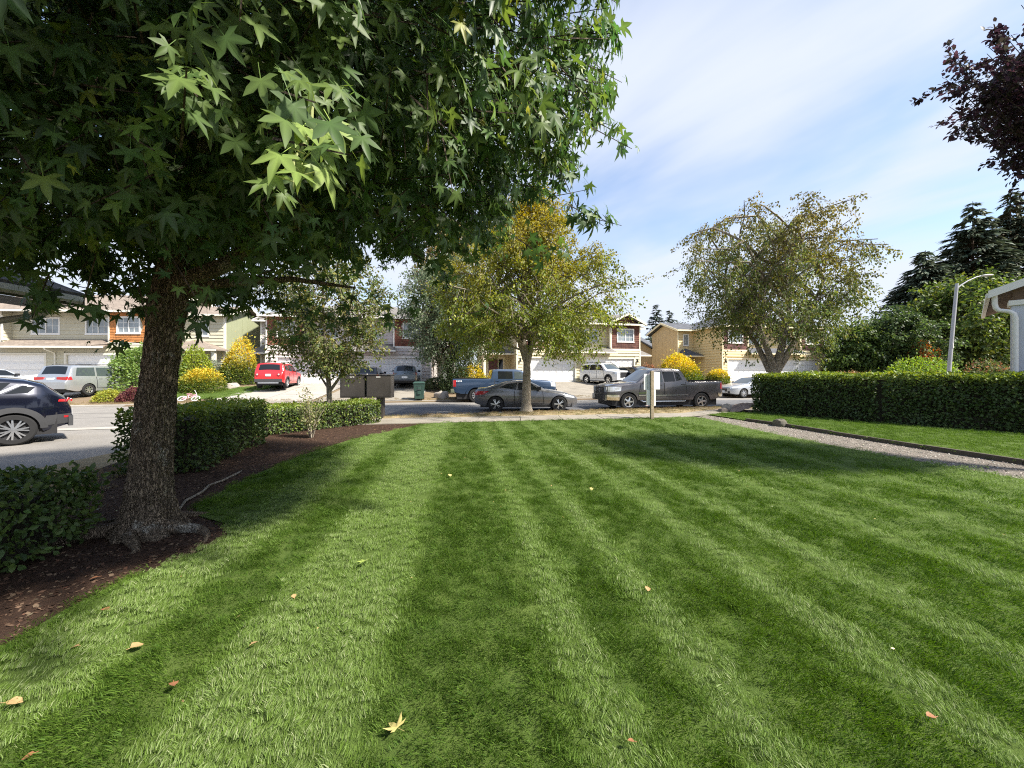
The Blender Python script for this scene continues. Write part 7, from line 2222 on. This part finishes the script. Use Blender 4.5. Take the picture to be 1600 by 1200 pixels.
# ------------------------------------------------------------------ near buildings at both edges
DK = simple('dark_fascia', (.075, .075, .07), .6, var=.1)
GUT = simple('gutter_cream', (.36, .35, .30), .5, var=.08)
t = thing('left_building', 'dark roof eave with gutter and bent downspout jutting in at the left edge', 'building', (0, 0, 0))
t.name = 'clubhouse'
rf = roof_mat('club_roof', (.10, .095, .09), (.07, .066, .062))
mb = MB(); roof_faces(mb, [[(-6.62, -6, 2.86), (-6.72, 6.0, 2.86), (-10.6, 6.0, 4.35), (-10.6, -6, 4.35)]], .06); mb.build('roof', rf, t)
mb = MB(); mb.prism([(-6.72, 6.002, 2.64), (-6.72, 6.002, 2.87), (-10.6, 6.002, 4.36), (-10.6, 6.002, 4.13)], (0, .04, 0)); mb.prism([(-6.735, -6, 2.66), (-6.735, 6.0, 2.66), (-6.735, 6.0, 2.795), (-6.735, -6, 2.795)], (-.03, 0, 0)); mb.build('fascia', DK, t)
mb = MB()
gp = [(0, .0), (.10, -.02), (.125, -.10), (.12, -.12), (.08, -.13), (0, -.13)]
mb.prism([(-6.72+x, 5.93, 2.815+z) for x, z in gp], (0, -11.9, 0)); mb.build('gutter', GUT, t)
mb = MB(); mb.tube([(-6.66, 5.6, 2.72), (-6.66, 5.6, 2.58), (-6.75, 5.5, 2.45), (-7.35, 5.2, 2.27), (-7.5, 5.15, 2.15), (-7.5, 5.1, -.1)], .045, 10); mb.build('downspout', GUT, t, 50)
mb = MB(); mb.box(-10.4, -7.55, -5.8, 5.05, -.2, 2.86); mb.build('wall', simple('club_wall', (.33, .34, .35), .7, var=.05), t)
mb = MB(); mb.quad((-6.75, -6, 2.655), (-6.75, 5.99, 2.655), (-7.56, 5.99, 2.655), (-7.56, -6, 2.655)); mb.build('soffit', DK, t)

WB = simple('pillar_paint', (.52, .55, .62), .55, var=.04)
t = thing('right_building', 'white bargeboard roof corner with pale pillar and downspout at the right edge', 'building', (0, 0, 0))
t.name = 'pavilion'
# gable end faces the lawn; roof rises to the right; local x runs along the gable, local y away from us
t.location = (14.9, 11.95, 0); t.rotation_euler = (0, 0, R(-50))
mb = MB(); roof_faces(mb, [[(0, 0, 4.17), (4.5, 0, 6.0), (4.5, 7, 6.0), (0, 7, 4.17)]], .08); mb.build('roof', rf, t)
mb = MB(); mb.prism([(-.05, -.003, 3.97), (-.05, -.003, 4.20), (4.5, -.003, 6.05), (4.5, -.003, 5.82)], (0, -.045, 0)); mb.build('bargeboard', M['white'], t)
mb = MB(); mb.box(-.10, -.005, .06, 7, 4.0, 4.12); mb.build('gutter', M['white'], t)
BM = simple('beam_brown', (.12, .075, .045), .8, var=.25, vs=6)
mb = MB(); mb.box(.42, .62, .10, .7, 3.86, 4.18); mb.build('beam', BM, t)
mb = MB(); mb.quad((.02, .01, 4.06), (4.5, .01, 5.87), (4.5, 6.9, 5.87), (.02, 6.9, 4.06)); mb.build('soffit', BM, t)
mb = MB(); mb.box(.40, .95, .15, .7, -.1, 3.70); mb.build('pillar', WB, t, bevel=.015)
mb = MB(); mb.box(.34, 1.01, .09, .76, 3.70, 3.855); mb.build('pillar_cap', M['white'], t, bevel=.01)
mb = MB(); mb.tube([(.08, .10, 4.06), (.08, .10, 3.80), (.10, .10, 3.66), (.16, .09, 3.58), (.26, .08, 3.55), (.36, .07, 3.52), (.44, .06, 3.44), (.47, .06, 3.3), (.47, .06, .05)], .062, 12); mb.build('downspout', M['white'], t, 60)
mb = MB(); mb.box(1.0, 4.4, .75, 6.5, -.1, 4.5); mb.build('wall', WB, t)

# white hanging plank sign with dark marks on the lilac house porch
t = thing('hanging_sign', 'narrow white hanging sign with dark marks by the lilac house porch post', 'sign', (-19.05, 31.35, H(-19, 31.3)+1.35), R(7.5))
mb = MB(); mb.box(-.16, .16, -.012, .012, 0, 1.05); mb.build('board', M['white'], t, bevel=.006)
mb = MB(); mb.tube([(0, 0, 1.05), (0, 0, 1.16)], .008, 5); mb.build('hook', M['black'], t)
for (x, z, w_, h_) in ((-.05, .86, .10, .07), (.03, .70, .06, .06), (-.06, .48, .05, .10), (-.05, .14, .06, .07)):
    mb = MB(); mb.box(x-w_, x+w_, -.018, -.013, z, z+h_); mb.build('mark', M['black'], t)
print('objects', len(bpy.data.objects))
